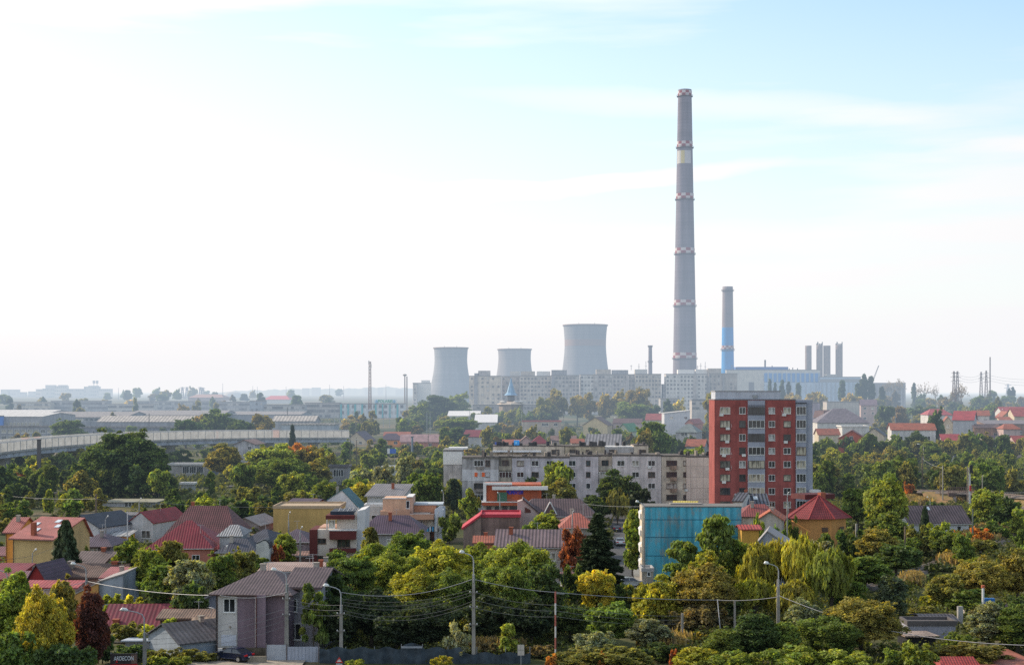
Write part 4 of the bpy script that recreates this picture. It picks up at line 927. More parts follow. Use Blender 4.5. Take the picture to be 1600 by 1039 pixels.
m = MB(); ribbon(m, vline(0, -1.7), vline(0, -.25)); ribbon(m, vline(0, -.25), vline(12, -.25)); ribbon(m, vline(12, -1.7), vline(0, -1.7)); ribbon(m, vline(12, -.25), vline(12, -1.7))
m.build('deck_beam', wall((.42, .44, .50), .3), via)
m = MB(); ribbon(m, vline(-.6, -.25), vline(-.6, .35)); ribbon(m, vline(-.6, .35), vline(0, .35)); ribbon(m, vline(0, -.25), vline(-.6, -.25)); m.build('parapet', wall((.42, .40, .38), .3), via)
BAR = NT('barrier_panel'); tcb = BAR.n('ShaderNodeTexCoord').outputs['Object']
bcol = mul(BAR, (.36, .37, .37), ramp(BAR, noise(BAR, tcb, .5, 4), [(.3, .8), (.7, 1.1)]))
nz = noise(BAR, tcb, .09, 2, (1, 1, 0)); rz_ = ramp(BAR, nz, [(.60, 0.0), (.64, .35)])
mx = BAR.n('ShaderNodeMix', data_type='RGBA'); BAR.l(rz_, mx.inputs[0]); BAR.l(bcol, mx.inputs[6]); mx.inputs[7].default_value = (.6, .32, .27, 1)
pb = BAR.n('ShaderNodeBsdfPrincipled'); BAR.l(mx.outputs[2], pb.inputs['Base Color']); pb.inputs['Roughness'].default_value = .4; tb = BAR.n('ShaderNodeBsdfTranslucent'); BAR.l(mx.outputs[2], tb.inputs[0])
tp = BAR.n('ShaderNodeMixShader'); tp.inputs[0].default_value = .45; BAR.l(pb.outputs[0], tp.inputs[1]); BAR.l(tb.outputs[0], tp.inputs[2]); BAR.l(tp.outputs[0], BAR.out.inputs['Surface'])
m = MB(); ribbon(m, vline(-.2, .38), vline(-.2, 3.0)); ribbon(m, vline(-.2, 3.0), vline(.25, 3.5)); m.build('noise_barrier', BAR.m, via)
m = MB(); ribbon(m, vline(11.5, .0), vline(11.5, 3.2)); m.build('noise_barrier', BAR.m, via)
fine = vline(-.3, 0); post = plain((.34, .35, .36)); m = MB()
for i, p in enumerate(fine[:-1]):
    q = fine[i+1]; n = max(1, int((q - p).length/4))
    for k in range(n): s_ = p.lerp(q, k/n); m.box(s_.x - .07, s_.y - .1, s_.z - 1.0, s_.x + .07, s_.y + .1, s_.z + 3.2)
m.build('barrier_posts', post, via)['kind'] = 'stuff'
ctr = vline(6, 0); base = vline(0, 0)
for i in (3, 9, 15, 21, 27, 33, 39, 45, 51, 57):
    p = ctr[i]; g = gz(p.y); pr = MB().box(-1.4, -2.5, g - 1, 1.4, 2.5, p.z - 2.6).build('pier', wall((.36, .35, .34), .3), via, loc=(p.x, p.y, 0)); MB().box(-2, -5.5, p.z - 2.6, 2, 5.5, p.z - 1.72).build('pier_cap', wall((.42, .42, .42), .3), pr)
# stair at the middle of the viaduct
for k in range(1): MB().box(-2.6, -2, gz(700) - 1, -1.4, 0, Z(690, 700)).box(-1.39, -1.6, Z(696, 700), 3.6, -.4, Z(694, 700)).build('stair_tower', wall((.5, .5, .52)), via, loc=(X(312, 690), 690, 0))
# columns standing before the viaduct
for px, D, t, b, lab, c, w in [(61, 470, 686, 712, 'dark square chimney post rising before the viaduct', (.10, .09, .09), 1.0)]:
    r = empty('square_post', (X(px, D), D, gz(D)), lab, 'post'); MB().box(-w/2, -w/2, -1, w/2, w/2, Z(t, D) - gz(D) - .3).box(-w/2 - .1, -w/2 - .1, Z(t, D) - gz(D) - .3, w/2 + .1, w/2 + .1, Z(t, D) - gz(D)).build('shaft', plain(c), r)
r = empty('steel_column', (X(644, 560), 560, gz(560)), 'thick grey steel column standing among trees beside the blue sign', 'column'); zt = Z(683, 560) - gz(560)
MB().tube([(0, 0, -1), (0, 0, zt)], .42, 10).build('shaft', plain((.2, .23, .28)), r); MB().lathe([(.6, zt), (.6, zt + .3)], 10).build('cap', plain((.15, .16, .2)), r)
r = empty('blue_sign', (X(612, 560), 560, gz(560)), 'small blue and white road sign among the middle trees', 'sign'); z0, z1 = Z(709, 560) - gz(560), Z(701, 560) - gz(560)
MB().box(-1.6, -.06, z0, -.7, .06, z1 + .1).build('white_panel', wh(.75), r); MB().box(-.69, -.06, z0 + .1, 1.6, .06, z1).build('blue_panel', plain((.07, .16, .50)), r)
MB().tube([(-1, .15, 0), (-1, .15, z0)], .08, 6).build('post', post, r); MB().tube([(1, .15, 0), (1, .15, z0)], .08, 6).build('post', post, r)
SHIELD.append((604, 620, 700, 711, 560)); SHIELD += [(0, 120, 688, 712, 480), (120, 250, 682, 698, 515), (250, 340, 680, 696, 550), (340, 440, 678, 692, 575), (440, 530, 676, 690, 610)]; SHIELD.append((640, 647, 683, 705, 560)); SHIELD.append((57, 64, 686, 705, 470))
# ------------------------------------------------------------------ red tower block
D = 338; x0, W, r = frame_of(1116.5, 1270, D, -1.4); zb = gz(D); zz = lambda py: Z(py, D) - zb
tw = empty('tower_block', (x0, D, zb), 'red and grey nine-storey tower block with stacked glazed balconies', 'tower block', rz=r)
LAND.append(('red tower block', 1190, 700, D)); SHIELD.append((1114, 1270, 610, 790, D)); FOOT.append((x0, x0 + W, D, D + 12))
u = unit_px(W, 1116.5, 1270)
REDW = wall((.31, .085, .075), .25); GREYW = wall((.30, .32, .38), .1); PGREY = wall((.44, .46, .52), .1)
zt = zz(625); MB().box(0, 0, -1, u(1243), 12, zt).build('wall', REDW, tw)
MB().box(u(1243) + .003, .15, -1, W, 11.5, zt + .05).build('side_wall', GREYW, tw)
MB().box(-.06, -.06, zt + .003, u(1243) + .05, 12.06, zt + .22).build('roof', plain((.16, .16, .17)), tw)
MB().box(u(1118), .4, zt + .224, u(1220), 9, zz(611.5)).build('roof_house', PGREY, tw)
MB().box(u(1118) - .15, .25, zz(611.5) + .003, u(1220) + .15, 9.1, zz(611.5) + .15).build('roof_house_cap', plain((.3, .3, .32)), tw)
MB().box(u(1176), .2, zz(621.5), u(1184), .39, zz(617)).build('vent', plain((.3, .31, .32)), tw)
rows = [641.5 + 20.95*i for i in range(9)]
for (a, b, nm) in ((1168.3, 1195, 'balcony'), (1243.5, 1259.5, 'balcony')):
    MB().box(u(a), -.35, -1, u(b), -.003, zt - .1 if a < 1200 else zt - .75).build('balcony_bay', GREYW, tw)
MB().box(u(1243.3), -.55, zt - .74, u(1260), -.1, zt - .55).build('canopy', plain((.05, .05, .06)), tw)
MB().box(u(1168.3), -.45, zz(634), u(1195), -.36, zz(633)).build('canopy', plain((.05, .05, .06)), tw)
DKF = plain((.07, .06, .06), .5); MG = pane_mat(.45, (.40, .37, .29)); MG2 = pane_mat(.3, (.34, .35, .35)); BF = plain((.62, .62, .60), .5)
rr = random.Random(3)
for i, py in enumerate(rows):
    z = zz(py)
    window(tw, 'f', u(1133), z, 2.2, 1.5, W, 12, rr.choice([BF, BF, DKF]), MG); window(tw, 'f', u(1160), z, 1.4, 1.5, W, 12, rr.choice([BF, DKF]), MG2)
    if i < 8:
        window(tw, 'f', u(1181.6), z, 3.6, 1.7, W, 12, DKF if i in (0, 2, 4) else BF, MG, .36)
        window(tw, 'f', u(1251.6), z, 2.1, 1.8, W, 12, BF if i != 3 else BROWN, MG, .36)
    window(tw, 'f', u(1206), z, 1.4, 1.4, W, 12, BF, MG2); window(tw, 'f', u(1230), z, 1.6, 1.4, W, 12, rr.choice([BF, BF, DKF]), MG)
ACM = plain((.62, .62, .60), .5)
def ac(parent, x, y, z, rz=0):
    b = MB().box(-.42, -.3, -.28, .42, 0, .28).build('air_conditioner', ACM, parent, loc=(x, y, z), rz=rz)
    MB().lathe([(.2, 0), (.2, .02)], 12).build('fan_grille', plain((.1, .1, .1)), b, loc=(-.1, -.31, 0)).rotation_euler = (R(90), 0, 0)
for px, py in ((1127, 648), (1137, 669.5), (1136, 690), (1131, 711.5), (1136.5, 732.5), (1131, 753), (1162, 711), (1225, 648), (1227.5, 690.5)): ac(tw, u(px), -.09, zz(py))
for px, py in ((1124, 642), (1142, 662), (1142, 706), (1142, 727), (1221, 641)): 
    MB().tube([(u(px), -.1, zz(py)), (u(px) + .15, -.35, zz(py + 4)), (u(px) - .1, -.1, zz(py + 9))], .03, 4).build('pipe', ACM, tw)
MB().tube([(u(1232), -.25, 2), (u(1232), -.25, zz(784))], .06, 5).build('pipe', ACM, tw)

# ------------------------------------------------------------------ five-storey panel block
D = 388; x0, W, r = frame_of(722, 1113, D, .3); zb = gz(D); zz = lambda py: Z(py, D) - zb
pb_ = empty('panel_block', (x0, D, zb), 'long weathered five-storey panel block left of the red tower', 'apartment block', rz=r)
LAND.append(('weathered panel block', 780, 740, D)); LAND.append(('weathered panel block', 1050, 745, D)); SHIELD += [(722, 820, 700, 752, D), (930, 1113, 705, 785, D), (820, 930, 700, 722, D)]; FOOT.append((x0, x0 + W, D, D + 11))
u = unit_px(W, 722, 1113); ROOFE = plain((.10, .085, .075), .9, var=.4)
LAV = wall((.56, .53, .57), .34); LAV2 = wall((.60, .55, .57), .36); GRP = wall((.47, .45, .45), .42); CRM = wall((.62, .53, .43), .35); PNK = wall((.72, .57, .48), .10, 1.6); WHT = wall((.60, .59, .61), .22)
DRT = wall((.38, .34, .28), .55)
secs = [(722, 779, 716, GRP, 0), (779.3, 800, 715, DRT, .9), (800.3, 889.7, 715.5, LAV, 0), (890, 934.7, 713, LAV2, 0), (935, 956.5, 713, CRM, .9), (956.8, 1033, 712.5, wall((.66, .60, .59), .3), 0), (1033.6, 1072, 713.5, CRM, .15), (1072.3, 1113, 714.5, PNK, -.15)]
for i, (a, b, t, mt, y) in enumerate(secs):
    MB().box(u(a), y, -1, u(b), 11, zz(t)).build('wall', mt, pb_)
    MB().box(u(a) - .05, y - .12 + .01*i, zz(t) + .003, u(b) + .05, 11, zz(t - 2.2)).build('roof', ROOFE, pb_)
MB().box(u(722), -.06, zz(733.5), u(779), -.003, zz(751)).build('painted_panel', WHT, pb_)
MB().box(u(722.3), -.3, zz(716) + 0, u(779), -.003, zz(715) + .003).build('cornice', plain((.16, .15, .13)), pb_)
PR = [723.7, 741.5, 759.2, 777]
MG3 = pane_mat(.25, (.40, .38, .34))
def pw(px, rws, w, h=1.35, fm=None, off=0): 
    for k in rws: window(pb_, 'f', u(px), zz(PR[k]), w, h, W, 11, fm or (WHITE if rr.random() < .6 else BROWN), MG3, off)
pw(748, (0, 1, 2, 3), 2.4, 1.5); pw(762, (0,), 1.2, 1.6); pw(762, (1,), 1.1, 1.2, BROWN); pw(765, (2, 3), 1.0, 1.5)
for (a, b, k) in ((744, 756, 0), (744, 762, 2)): MB().box(u(a), -.7, zz(PR[k] + 9), u(b), -.075, zz(PR[k] + 4.6)).build('balcony', wall((.38, .33, .30), .4), pb_)
for a in (741.5, 753): MB().box(u(a), -.25, zz(744.5), u(a + 4.5), -.08, zz(738)).build('orange_shutter', plain((.75, .13, .03)), pb_)
for px in (813, 836, 859, 894): pw(px, (0, 1, 2, 3), 1.8)
pw(919, (0, 1, 2, 3), 1.1); pw(970, (0, 3), 1.9); pw(993, (0, 1), 1.8); pw(1018, (0, 1, 2), 1.8)
pw(1049.5, (0, 1, 2, 3), 2.7, 1.35, BROWN, -.15); pw(1070, (0, 1, 2, 3), .8, 1.3, BROWN, -.15)
for k in (0, 1, 2): MB().box(u(1047), -.75, zz(PR[k] + 9.5), u(1057), .14, zz(PR[k] + 3.9)).build('balcony', wall((.45, .30, .22), .5), pb_)
for (a, b) in ((779.3, 800), (935, 956.5)):
    for k, py in enumerate(PR):
        MB().box(u(a) + .1, -.1, zz(py + 11), u(b) - .1, .05, zz(py + 4.2)).build('balcony', DRT if a < 900 else wall((.42, .39, .33), .5), pb_)
        if k != 0: window(pb_, 'f', u((a + b)/2), zz(py), 3.2, 1.5, W, 11, WHITE, MG3, -.2)
        else: window(pb_, 'f', u((a + b)/2), zz(py), 1.8, 1.5, W, 11, BROWN, MG3, -.88)
for px, k in ((1014.5, 0), (1076 - 4, 2)): ac(pb_, u(px), -.08 if px > 1060 else -.08, zz(PR[k] + 6.5))
for i in range(34):   # vents and clutter along the roof
    px = rr.uniform(726, 1108); h = rr.uniform(.4, 1.3); w = rr.uniform(.3, .9); t = [s_[2] for s_ in secs if s_[0] <= px <= s_[1]] or [714]
    MB().box(u(px), rr.uniform(.5, 4), zz(t[0] - 2.2) + .004, u(px) + w, 4.8, zz(t[0] - 2.2) + h).build('roof_vent', plain((.07, .06, .06)) if rr.random() < .6 else wall((.3, .26, .22)), pb_)
MB().box(u(1106), 2, zz(712), u(1110), 4, zz(706)).build('roof_vent', plain((.03, .03, .035)), pb_)
for a in (752.5, 793): MB().box(u(a), 1.2, zz(714) + .004, u(a + 4), 3, zz(703.5)).build('roof_vent', wall((.25, .2, .17)), pb_)
# its white gabled end and the parallel block behind
rt, W2, he = block('white-topped windowless end block left of the weathered panel block', 693, 722, 702.5, 402, GRP, 1, 0, dep=14, name='apartment_block', land='white-topped end block')
u2 = unit_px(W2, 693, 722); q = Z(725.5, 402) - gz(402); MB().box(-.1, -.12, q, W2 + .1, -.003, he - .3).build('white_cladding', wh(.66), rt)
MB().box(u2(700), 3, he + .003, u2(730), 8, he + .5).build('roof_hatch', wh(.7), rt)
D = 425; x0, W, r = frame_of(770, 1013, D, .3); zb = gz(D); zz = lambda py: Z(py, D) - zb
bb = empty('panel_block', (x0, D, zb), 'second panel block with white roof sheets showing behind the weathered one', 'apartment block', rz=r); u = unit_px(W, 770, 1013)
LAND.append(('second panel block', 880, 700, D)); SHIELD.append((770, 1013, 694, 712, D)); FOOT.append((x0, x0 + W, D, D + 11))
for i, (a, b, t, mt) in enumerate([(770, 882, 697.5, CRM), (883, 945, 698, wall((.52, .44, .32), .4)), (945.5, 990, 699.5, GRP), (990.5, 1013, 696.5, CRM)]):
    MB().box(u(a), 0, -1, u(b), 11, zz(t)).build('wall', mt, bb); MB().box(u(a), -.1, zz(t) + .003, u(b), 11, zz(t - 1.5)).build('roof', ROOFE if i != 2 else wh(.5), bb)
for px in (868, 896, 918, 958, 1003): window(bb, 'f', u(px), zz(706), 2.2 if px != 918 else 1, 1.3, W, 11, BROWN, MG3)
for i in range(26):
    px = rr.uniform(775, 1008); h = rr.uniform(.4, 1.1); MB().box(u(px), .5, zz(696.5), u(px) + rr.uniform(.4, 1.6), 3, zz(696.5) + h + .3).build('roof_vent', plain((.06, .055, .055)), bb)
MB().tube([(u(856), 1, zz(696)), (u(856), 1, zz(689.5))], .5, 8).build('roof_barrel', plain((.04, .04, .05)), bb)
tk = MB().box(u(803), .2, zz(695.5), u(811.5), 1.7, zz(688)).build('water_tank', plain((.04, .32, .75), .4), bb); MB().box(u(805), .12, zz(693.5), u(808), .19, zz(690)).build('hatch', plain((.2, .5, .8)), tk)
MB().box(u(773), .5, zz(694.8), u(781), 2, zz(691)).build('blue_box', plain((.08, .12, .38)), bb)
for (a, b, y) in ((770, 800, -3.4), (802, 845, -4.2)):
    MB().box(u(a), y, zz(705.5), u(b), -.12, zz(703.4)).build('roof_sheet', plain((.62, .64, .68), .3), bb)

# ------------------------------------------------------------------ houses
RED = roof((.30, .055, .045), .42, .35, .8); DRED = roof((.19, .016, .030), .45, .3); BRN = roof((.12, .06, .055), .4, .45, .7); GRY = roof((.16, .15, .16), .5, .4); ORG = roof((.33, .095, .05), .45, .35, .8)
PUR = roof((.085, .055, .085), .4, .35, .6); BLU = roof((.055, .06, .085), .4, .4); DBL = roof((.03, .04, .06), .5, .3); RTILE = roof((.38, .115, .10), .36, .5, 0); MIX = roof((.24, .14, .12), .5, .5, .7)
SHEET = roof((.42, .42, .42), .9, .4, stain=.5); REDF = roof((.34, .055, .06), .5, .25)
YEL = wall((.55, .33, .10), .12); CREAM = wall((.52, .45, .34), .15); WHI = wall((.54, .53, .52), .2); PCH = wall((.60, .38, .26), .12); LIL = wall((.21, .155, .185), .16); BRK = wall((.30, .06, .035), .2); ORW = wall((.60, .28, .07), .12)
GRW = wall((.36, .35, .36), .25); SAL = wall((.50, .20, .15), .2); BEI = wall((.45, .38, .31), .25); PNKW = wall((.45, .34, .32), .15)
CHR = plain((.30, .09, .05), .9); CHG = wall((.38, .34, .30), .3)
w2 = lambda us, zs, w=1.3, h=1.3, f='f': (f, us, zs, w, h)
H_ = house
# --- middle distance, left to right
H_('cream gabled house with dark purple roof in the middle trees', 541, 573, 720, 689, 674.5, 'gy', -12, 14, CREAM, PUR, win=[w2([.3, .7], [.5])], land='cream gabled house', group='houses of the middle distance')
H_('long house with purple hip roof and orange wall', 595, 626, 700, 687, 677, 'hip', 0, 10, ORW, PUR, land='purple hip-roofed house', group='houses of the middle distance')
H_('rusty-red roofed house behind the purple hip roof', 600, 640, 730, 681, 675, 'gx', 0, 10, SAL, ORG, group='houses of the middle distance')
H_('long house with faded pinkish roof and white patch on its orange wall', 626, 684, 690, 690, 679, 'gx', 0, 11, SAL, roof((.36, .22, .22), .6, .3), win=[w2([.2, .4, .8], [.5])], land='faded pink roof', group='houses of the middle distance')
H_('grey shed with open window among the middle trees', 515, 544, 470, 730, 727.5, 'flat', 0, 7, GRW, GRY, win=[w2([.4, .55], [.72], 2.2, 2.2)], gl=pane_mat(.1), land='grey shed', group='sheds among the middle trees', name='shed', cat='shed', show=.9)
H_('white low roofed strip in the middle trees', 598, 620, 520, 731, 729, 'flat', 0, 6, WHI, wh(.65), group='sheds among the middle trees', name='shed', cat='shed')
H_('white gable with wine-red roof left of the panel block', 724, 762, 700, 682, 672, 'gx', -12, 12, WHI, DRED, land='wine-red roof', group='houses of the middle distance')
H_('low white flat-roofed hall, upper of two by the cooling tower trees', 700, 749, 860, 650, 642.5, 'shed', 0, 20, WHI, plain((.6, .6, .61)), name='flat_hall', cat='hall', land='white flat halls', group='white flat halls')
H_('low white flat-roofed hall, lower right of two by the cooling tower trees', 742, 776, 810, 660, 648, 'shed', 0, 26, WHI, plain((.58, .58, .60)), name='flat_hall', cat='hall', group='white flat halls')
H_('long beige building with thin red roof edge left of the yellow gable', 816, 877, 800, 659, 657.5, 'flat', 0, 12, BEI, plain((.33, .08, .07)), over=.2, win=[w2([.55, .62, .86], [.8], 2.0, 1.6)], land='long beige building', group='houses of the middle distance', show=.8)
H_('yellow gabled house with brown roof below the plane trees', 911, 949, 780, 664, 652, 'gy', -14, 16, wall((.52, .42, .25), .12), BRN, win=[w2([.42, .58], [.55], 1.2, 1.5)], land='yellow gabled house', group='houses of the middle distance', show=.75)
H_('brown roofed house right of the yellow gable', 958, 1001, 790, 661, 654, 'gx', -10, 14, PNKW, BRN, group='houses of the middle distance')
H_('house with green roof and round gable window', 964, 983, 700, 673, 662, 'gy', -22, 16, wall((.40, .42, .33), .1), roof((.06, .22, .10), .5, .3), win=[w2([.62], [.9], 1.4, 1.4)], land='green-roofed house', group='houses of the middle distance', show=.9)
H_('red roofed house with steep white gable edge left of the grey modern house', 1009, 1036, 830, 656, 646.5, 'gx', -10, 13, CREAM, RED, group='houses of the middle distance')
H_('grey-white modern house with slanted roof and two small windows', 1038, 1078, 800, 646, 641.5, 'side', 0, 14, wall((.48, .50, .54), .1), wh(.5), win=[w2([.28, .84], [.8], 1.6, 1.4)], land='grey-white modern house', group='houses of the middle distance', show=.9)
H_('orange-gabled house with red roof left of the red tower', 1071, 1083, 770, 661, 655, 'gy', -25, 16, SAL, RED, group='houses of the middle distance')
r_ = H_('grey house with slate green hip roof and white loggia', 1056, 1088, 640, 675, 662, 'hip', -16, 15, GRW, roof((.16, .19, .19), .5, .35), win=[w2([.35, .5, .65], [.9], 1.5, 1.6)], land='slate hip roof', group='houses of the middle distance', show=.8, hip=.4)
H_('small house with bright orange roof and white ridge left of the red tower', 1072, 1100, 590, 697, 686.5, 'gx', -14, 12, GRW, ORG, land='bright orange roof', group='houses of the middle distance')
H_('house with dark bluish roof touching the red tower', 1090, 1112, 600, 697, 690, 'gx', -14, 9, CREAM, DBL, group='houses of the middle distance')
H_('barn with long grey striped roof behind the panel block', 915, 968, 600, 695, 678.5, 'gx', -8, 16, wall((.42, .33, .33), .2), roof((.21, .20, .21), 1.3, .5), land='striped barn roof', group='houses of the middle distance')
H_('orange roofed house above the blue rooftop tank', 786, 812, 600, 694, 687, 'gx', 0, 10, SAL, ORG, land='orange roof above the tank', group='houses of the middle distance')
H_('small mauve gabled house above the blue rooftop tank', 812, 832, 600, 690, 682, 'gy', 0, 10, PNKW, MIX, win=[w2([.5], [.7], 1, 1)], group='houses of the middle distance')
H_('house with wine-red pyramid roof above the panel block', 830, 856, 595, 692, 680, 'hip', 0, 9, SAL, DRED, hip=.48, group='houses of the middle distance')
H_('pink cottage with low roof right of the round tree', 862, 900, 660, 688, 681, 'gx', 0, 9, PNKW, MIX, group='houses of the middle distance')
H_('small shed with rusty roof left of the striped barn', 893, 912, 610, 692, 686, 'gx', 0, 7, BEI, ORG, group='houses of the middle distance')
# --- right side
H_('big white house with wide grey hip roof right of the red tower', 1277, 1358, 690, 660, 638, 'hip', -4, 24, WHI, roof((.17, .145, .17), .6, .35), win=[w2([.1, .15], [.65], 2, 2.6)], land='wide grey hip roof', hip=.38, group='houses of the right hillside', show=.8)
H_('small beige gable peeping over the wide grey hip roof', 1283, 1312, 760, 648, 641, 'gx', 0, 8, CREAM, BRN, group='houses of the right hillside')
H_('reddish gable touching the tower left of the wide grey hip roof', 1272, 1284, 720, 652, 642, 'gx', -20, 10, WHI, MIX, group='houses of the right hillside')
H_('house with bright orange-red roof and small dormer gable right of the tower', 1279, 1312, 640, 679, 670, 'gx', 0, 9, CREAM, ORG, land='bright orange-red dormer roof', group='houses of the right hillside')
H_('white flat-roofed house in front of the wide grey hip roof', 1316, 1356, 660, 667, 665.5, 'flat', 0, 10, WHI, wh(.6), group='houses of the right hillside')
H_('cream gabled house behind the orange brick house', 1350, 1381, 640, 680, 669, 'gy', -18, 14, CREAM, DBL, win=[w2([.35, .6], [.75], .9, 1.8)], group='houses of the right hillside')
H_('orange brick gabled house with round attic window', 1310, 1352, 590, 685, 672.5, 'gy', -14, 13, wall((.42, .09, .045), .12), roof((.20, .06, .055), .45, .4), win=[w2([.48], [1.03], 1.3, 1.3), w2([.5, .8], [.45], 1.5, 1.6)], land='orange brick gabled house', group='houses of the right hillside', show=.95)
H_('long white house with orange roof and brown balcony', 1393, 1462, 610, 671.5, 661.5, 'gx', -7, 13, WHI, ORG, win=[w2([.19], [.72, .25], 2.2, 1.5), w2([.82], [.72], 2.0, 1.6)], land='long white orange-roofed house', group='houses of the right hillside', show=.95)
H_('low red roof with white gable below the grey villa', 1472, 1500, 600, 688, 678.5, 'gx', -8, 9, WHI, REDF, land='low red roof', group='houses of the right hillside')
H_('small house with orange roof and beige dormer gable', 1472, 1490, 675, 662, 651, 'gy', -10, 9, CREAM, ORG, win=[w2([.5], [.9], 1.2, 1.4)], group='houses of the right hillside', land='beige dormer gable house')
H_('grey villa with large red roof and tall grey gable', 1489, 1521, 665, 656, 642.5, 'gx', -22, 15, wall((.40, .40, .43), .12), REDF, win=[w2([.3], [.45], 1.2, 2.4), ('r', [.35, .6], [.95, .5], 1.1, 1.5)], land='grey villa', group='houses of the right hillside', show=.9)
H_('white villa with red hip roof behind the dark round tree', 1450, 1488, 770, 648, 639, 'hip', 0, 14, WHI, REDF, win=[w2([.45, .55, .8], [.6])], group='houses of the right hillside', land='red hip-roofed villa')
H_('small orange roof right behind the grey villa', 1522, 1546, 740, 649, 641.5, 'gx', -10, 9, WHI, ORG, group='houses of the right hillside')
H_('long red roof with small windows at the right edge', 1566, 1606, 800, 644, 636, 'gx', 0, 12, WHI, REDF, land='long red roof', group='houses of the right hillside')
H_('large brick-red roofed house cut by the right edge', 1585, 1625, 720, 650, 638, 'gx', 0, 12, CREAM, roof((.36, .08, .07), .5, .3), group='houses of the right hillside')
H_('cream gable with orange garage roof left of the long red roof', 1565, 1586, 730, 652, 643, 'gy', 0, 10, CREAM, ORG, win=[w2([.5], [.9])], group='houses of the right hillside')
H_('low bright orange garage roof near the right edge', 1566, 1584, 700, 659, 652, 'shed', 0, 7, CREAM, ORG, group='houses of the right hillside')
H_('long low mauve roof on the right hillside', 1540, 1612, 680, 662.5, 657, 'shed', 0, 14, wall((.3, .2, .16)), roof((.2, .17, .18), .8, .3), group='houses of the right hillside', land='long mauve roof')
H_('small orange hip-roofed house with dark eaves near the right edge', 1568, 1594, 650, 670, 662, 'hip', 0, 9, PNKW, ORG, group='houses of the right hillside')
H_('low purple roofed house above the right wood', 1538, 1583, 610, 690, 681, 'gx', 0, 9, WHI, PUR, win=[w2([.4, .7], [.5])], land='low purple roof', group='houses of the right hillside')
H_('low red roofed house at the right edge above the wood', 1586, 1612, 605, 690, 681, 'gx', 0, 9, PNKW, RED, group='houses of the right hillside')
H_('brick fence-like low house under the grey villa', 1522, 1562, 660, 668, 663, 'gx', 0, 6, wall((.34, .2, .13)), roof((.22, .13, .11)), group='houses of the right hillside')
H_('mansard house with tall pink side walls below the poplars', 1345, 1370, 900, 633, 624.5, 'gx', -10, 14, PNKW, roof((.16, .11, .14), .5, .3), land='mansard house', group='houses of the right hillside')
# --- left, upper row
H_('low grey flat building with pillars and dark windows below the viaduct', 262, 325, 520, 727, 726, 'flat', 0, 10, wall((.40, .37, .35), .3), wh(.42), win=[w2([.45, .62, .8], [.6], 2.2, 2.4)], gl=pane_mat(.1), land='pillared grey building', name='flat_building', cat='building', show=.9)
H_('flat blue-grey annex left of the pillared building', 325, 352, 523, 728, 727, 'flat', 0, 8, wall((.2, .22, .27)), wh(.4), name='flat_building', cat='building')
H_('white kiosk roof below the pillared building', 283, 301, 450, 757, 755, 'flat', 0, 4, WHI, wh(.7), name='kiosk', cat='kiosk')
H_('long low building with flat olive roof behind the near roofs', 160, 243, 400, 785, 780, 'shed', 0, 14, wall((.40, .39, .40), .3), plain((.25, .24, .18)), win=[w2([.46, .52, .58, .64], [.6], 1.1, 1.4)], land='olive flat roof', name='flat_building', cat='building')
H_('small grey shed left of the white red-roofed house', 190, 218, 345, 805, 801, 'gx', 0, 5, GRW, GRY, name='shed', cat='shed')
H_('little gabled house under the viaduct stair', 366, 398, 560, 694, 687.5, 'gy', -8, 12, wall((.45, .44, .46)), MIX, land='little gabled house', show=.8)
# --- left cluster
yh = H_('large yellow house with long red tiled roof and skylights', 20, 82, 255, 840.5, 808, 'gx', -17, 11, wall((.50, .36, .17), .1), RTILE, sky=[(.12, .62), (.33, .35), (.56, .78), (.72, .55)],
        chim=(), land='large yellow house', win=[('f', [], [], 1, 1)], show=.9, apex=.8, over=.5, fm=BROWN)
MB().box(yh[1]*.42 - .35, .9, yh[3] - .2, yh[1]*.42 + .35, 1.6, yh[3] + 2.6).build('chimney', CHR, yh[6])
H_('narrow orange wing of the large yellow house', 9, 26, 262, 831, 809, 'gx', -5, 9, ORW, RTILE, name='house_wing', cat='house')
H_('white house with dark blue-grey hip roof right of the large yellow house', 112, 154, 300, 822, 805, 'gy', -20, 13, wall((.5, .5, .52), .1), DBL, land='dark blue-grey roof', show=.8, apex=.35)
H_('salmon gabled shed beside the dark blue-grey roof', 154, 181, 312, 826, 817, 'gy', 0, 6, wall((.50, .25, .22), .1), roof((.4, .2, .18)), name='shed', cat='shed')
H_('orange lean-to with grey sheet roof', 171, 199, 298, 838, 830, 'shed', 0, 6, ORW, SHEET, name='lean_to', cat='shed')
H_('house with low purple hip roof right of the conifer', 119, 172, 275, 853, 833, 'hip', 0, 12, wall((.2, .17, .17)), PUR, hip=.42, land='purple hip roof')
H_('white gabled house with red roof side and outdoor unit', 201, 239, 308, 816, 800, 'gy', -16, 14, WHI, roof((.24, .025, .03), .5, .3), win=[w2([.72], [.4], 2.0, 1.6)], land='white gabled house', show=.95, over=.25)
H_('very steep brown tiled roof like a tent above the dark red roof', 259, 367, 288, 836, 790, 'hip', 0, 16, BEI, roof((.11, .032, .038), .42, .45, .7), hip=.22, land='steep brown tiled roof')
H_('grey gabled roof right of the steep brown roof', 362, 405, 330, 820, 809, 'gy', -10, 12, wall((.3, .27, .28)), roof((.22, .2, .2), .5, .35), name='house')
H_('big dark red hip roof with a spreading eave', 228, 346, 262, 858, 813, 'hip', 4, 14, wall((.42, .42, .46), .1), DRED, hip=.46, land='big dark red hip roof', show=.7, win=[w2([.85], [.5], 1.2, 1.2)])
H_('second small red ridge in front of the big dark red roof', 282, 330, 256, 856, 833, 'hip', 4, 6, SAL, DRED, hip=.42)
H_('low house with striped black and white tower roof', 343, 376, 262, 836, 819.5, 'hip', 0, 9, WHI, roof((.32, .32, .33), .42, .85), hip=.3, land='striped tower roof', show=.8)
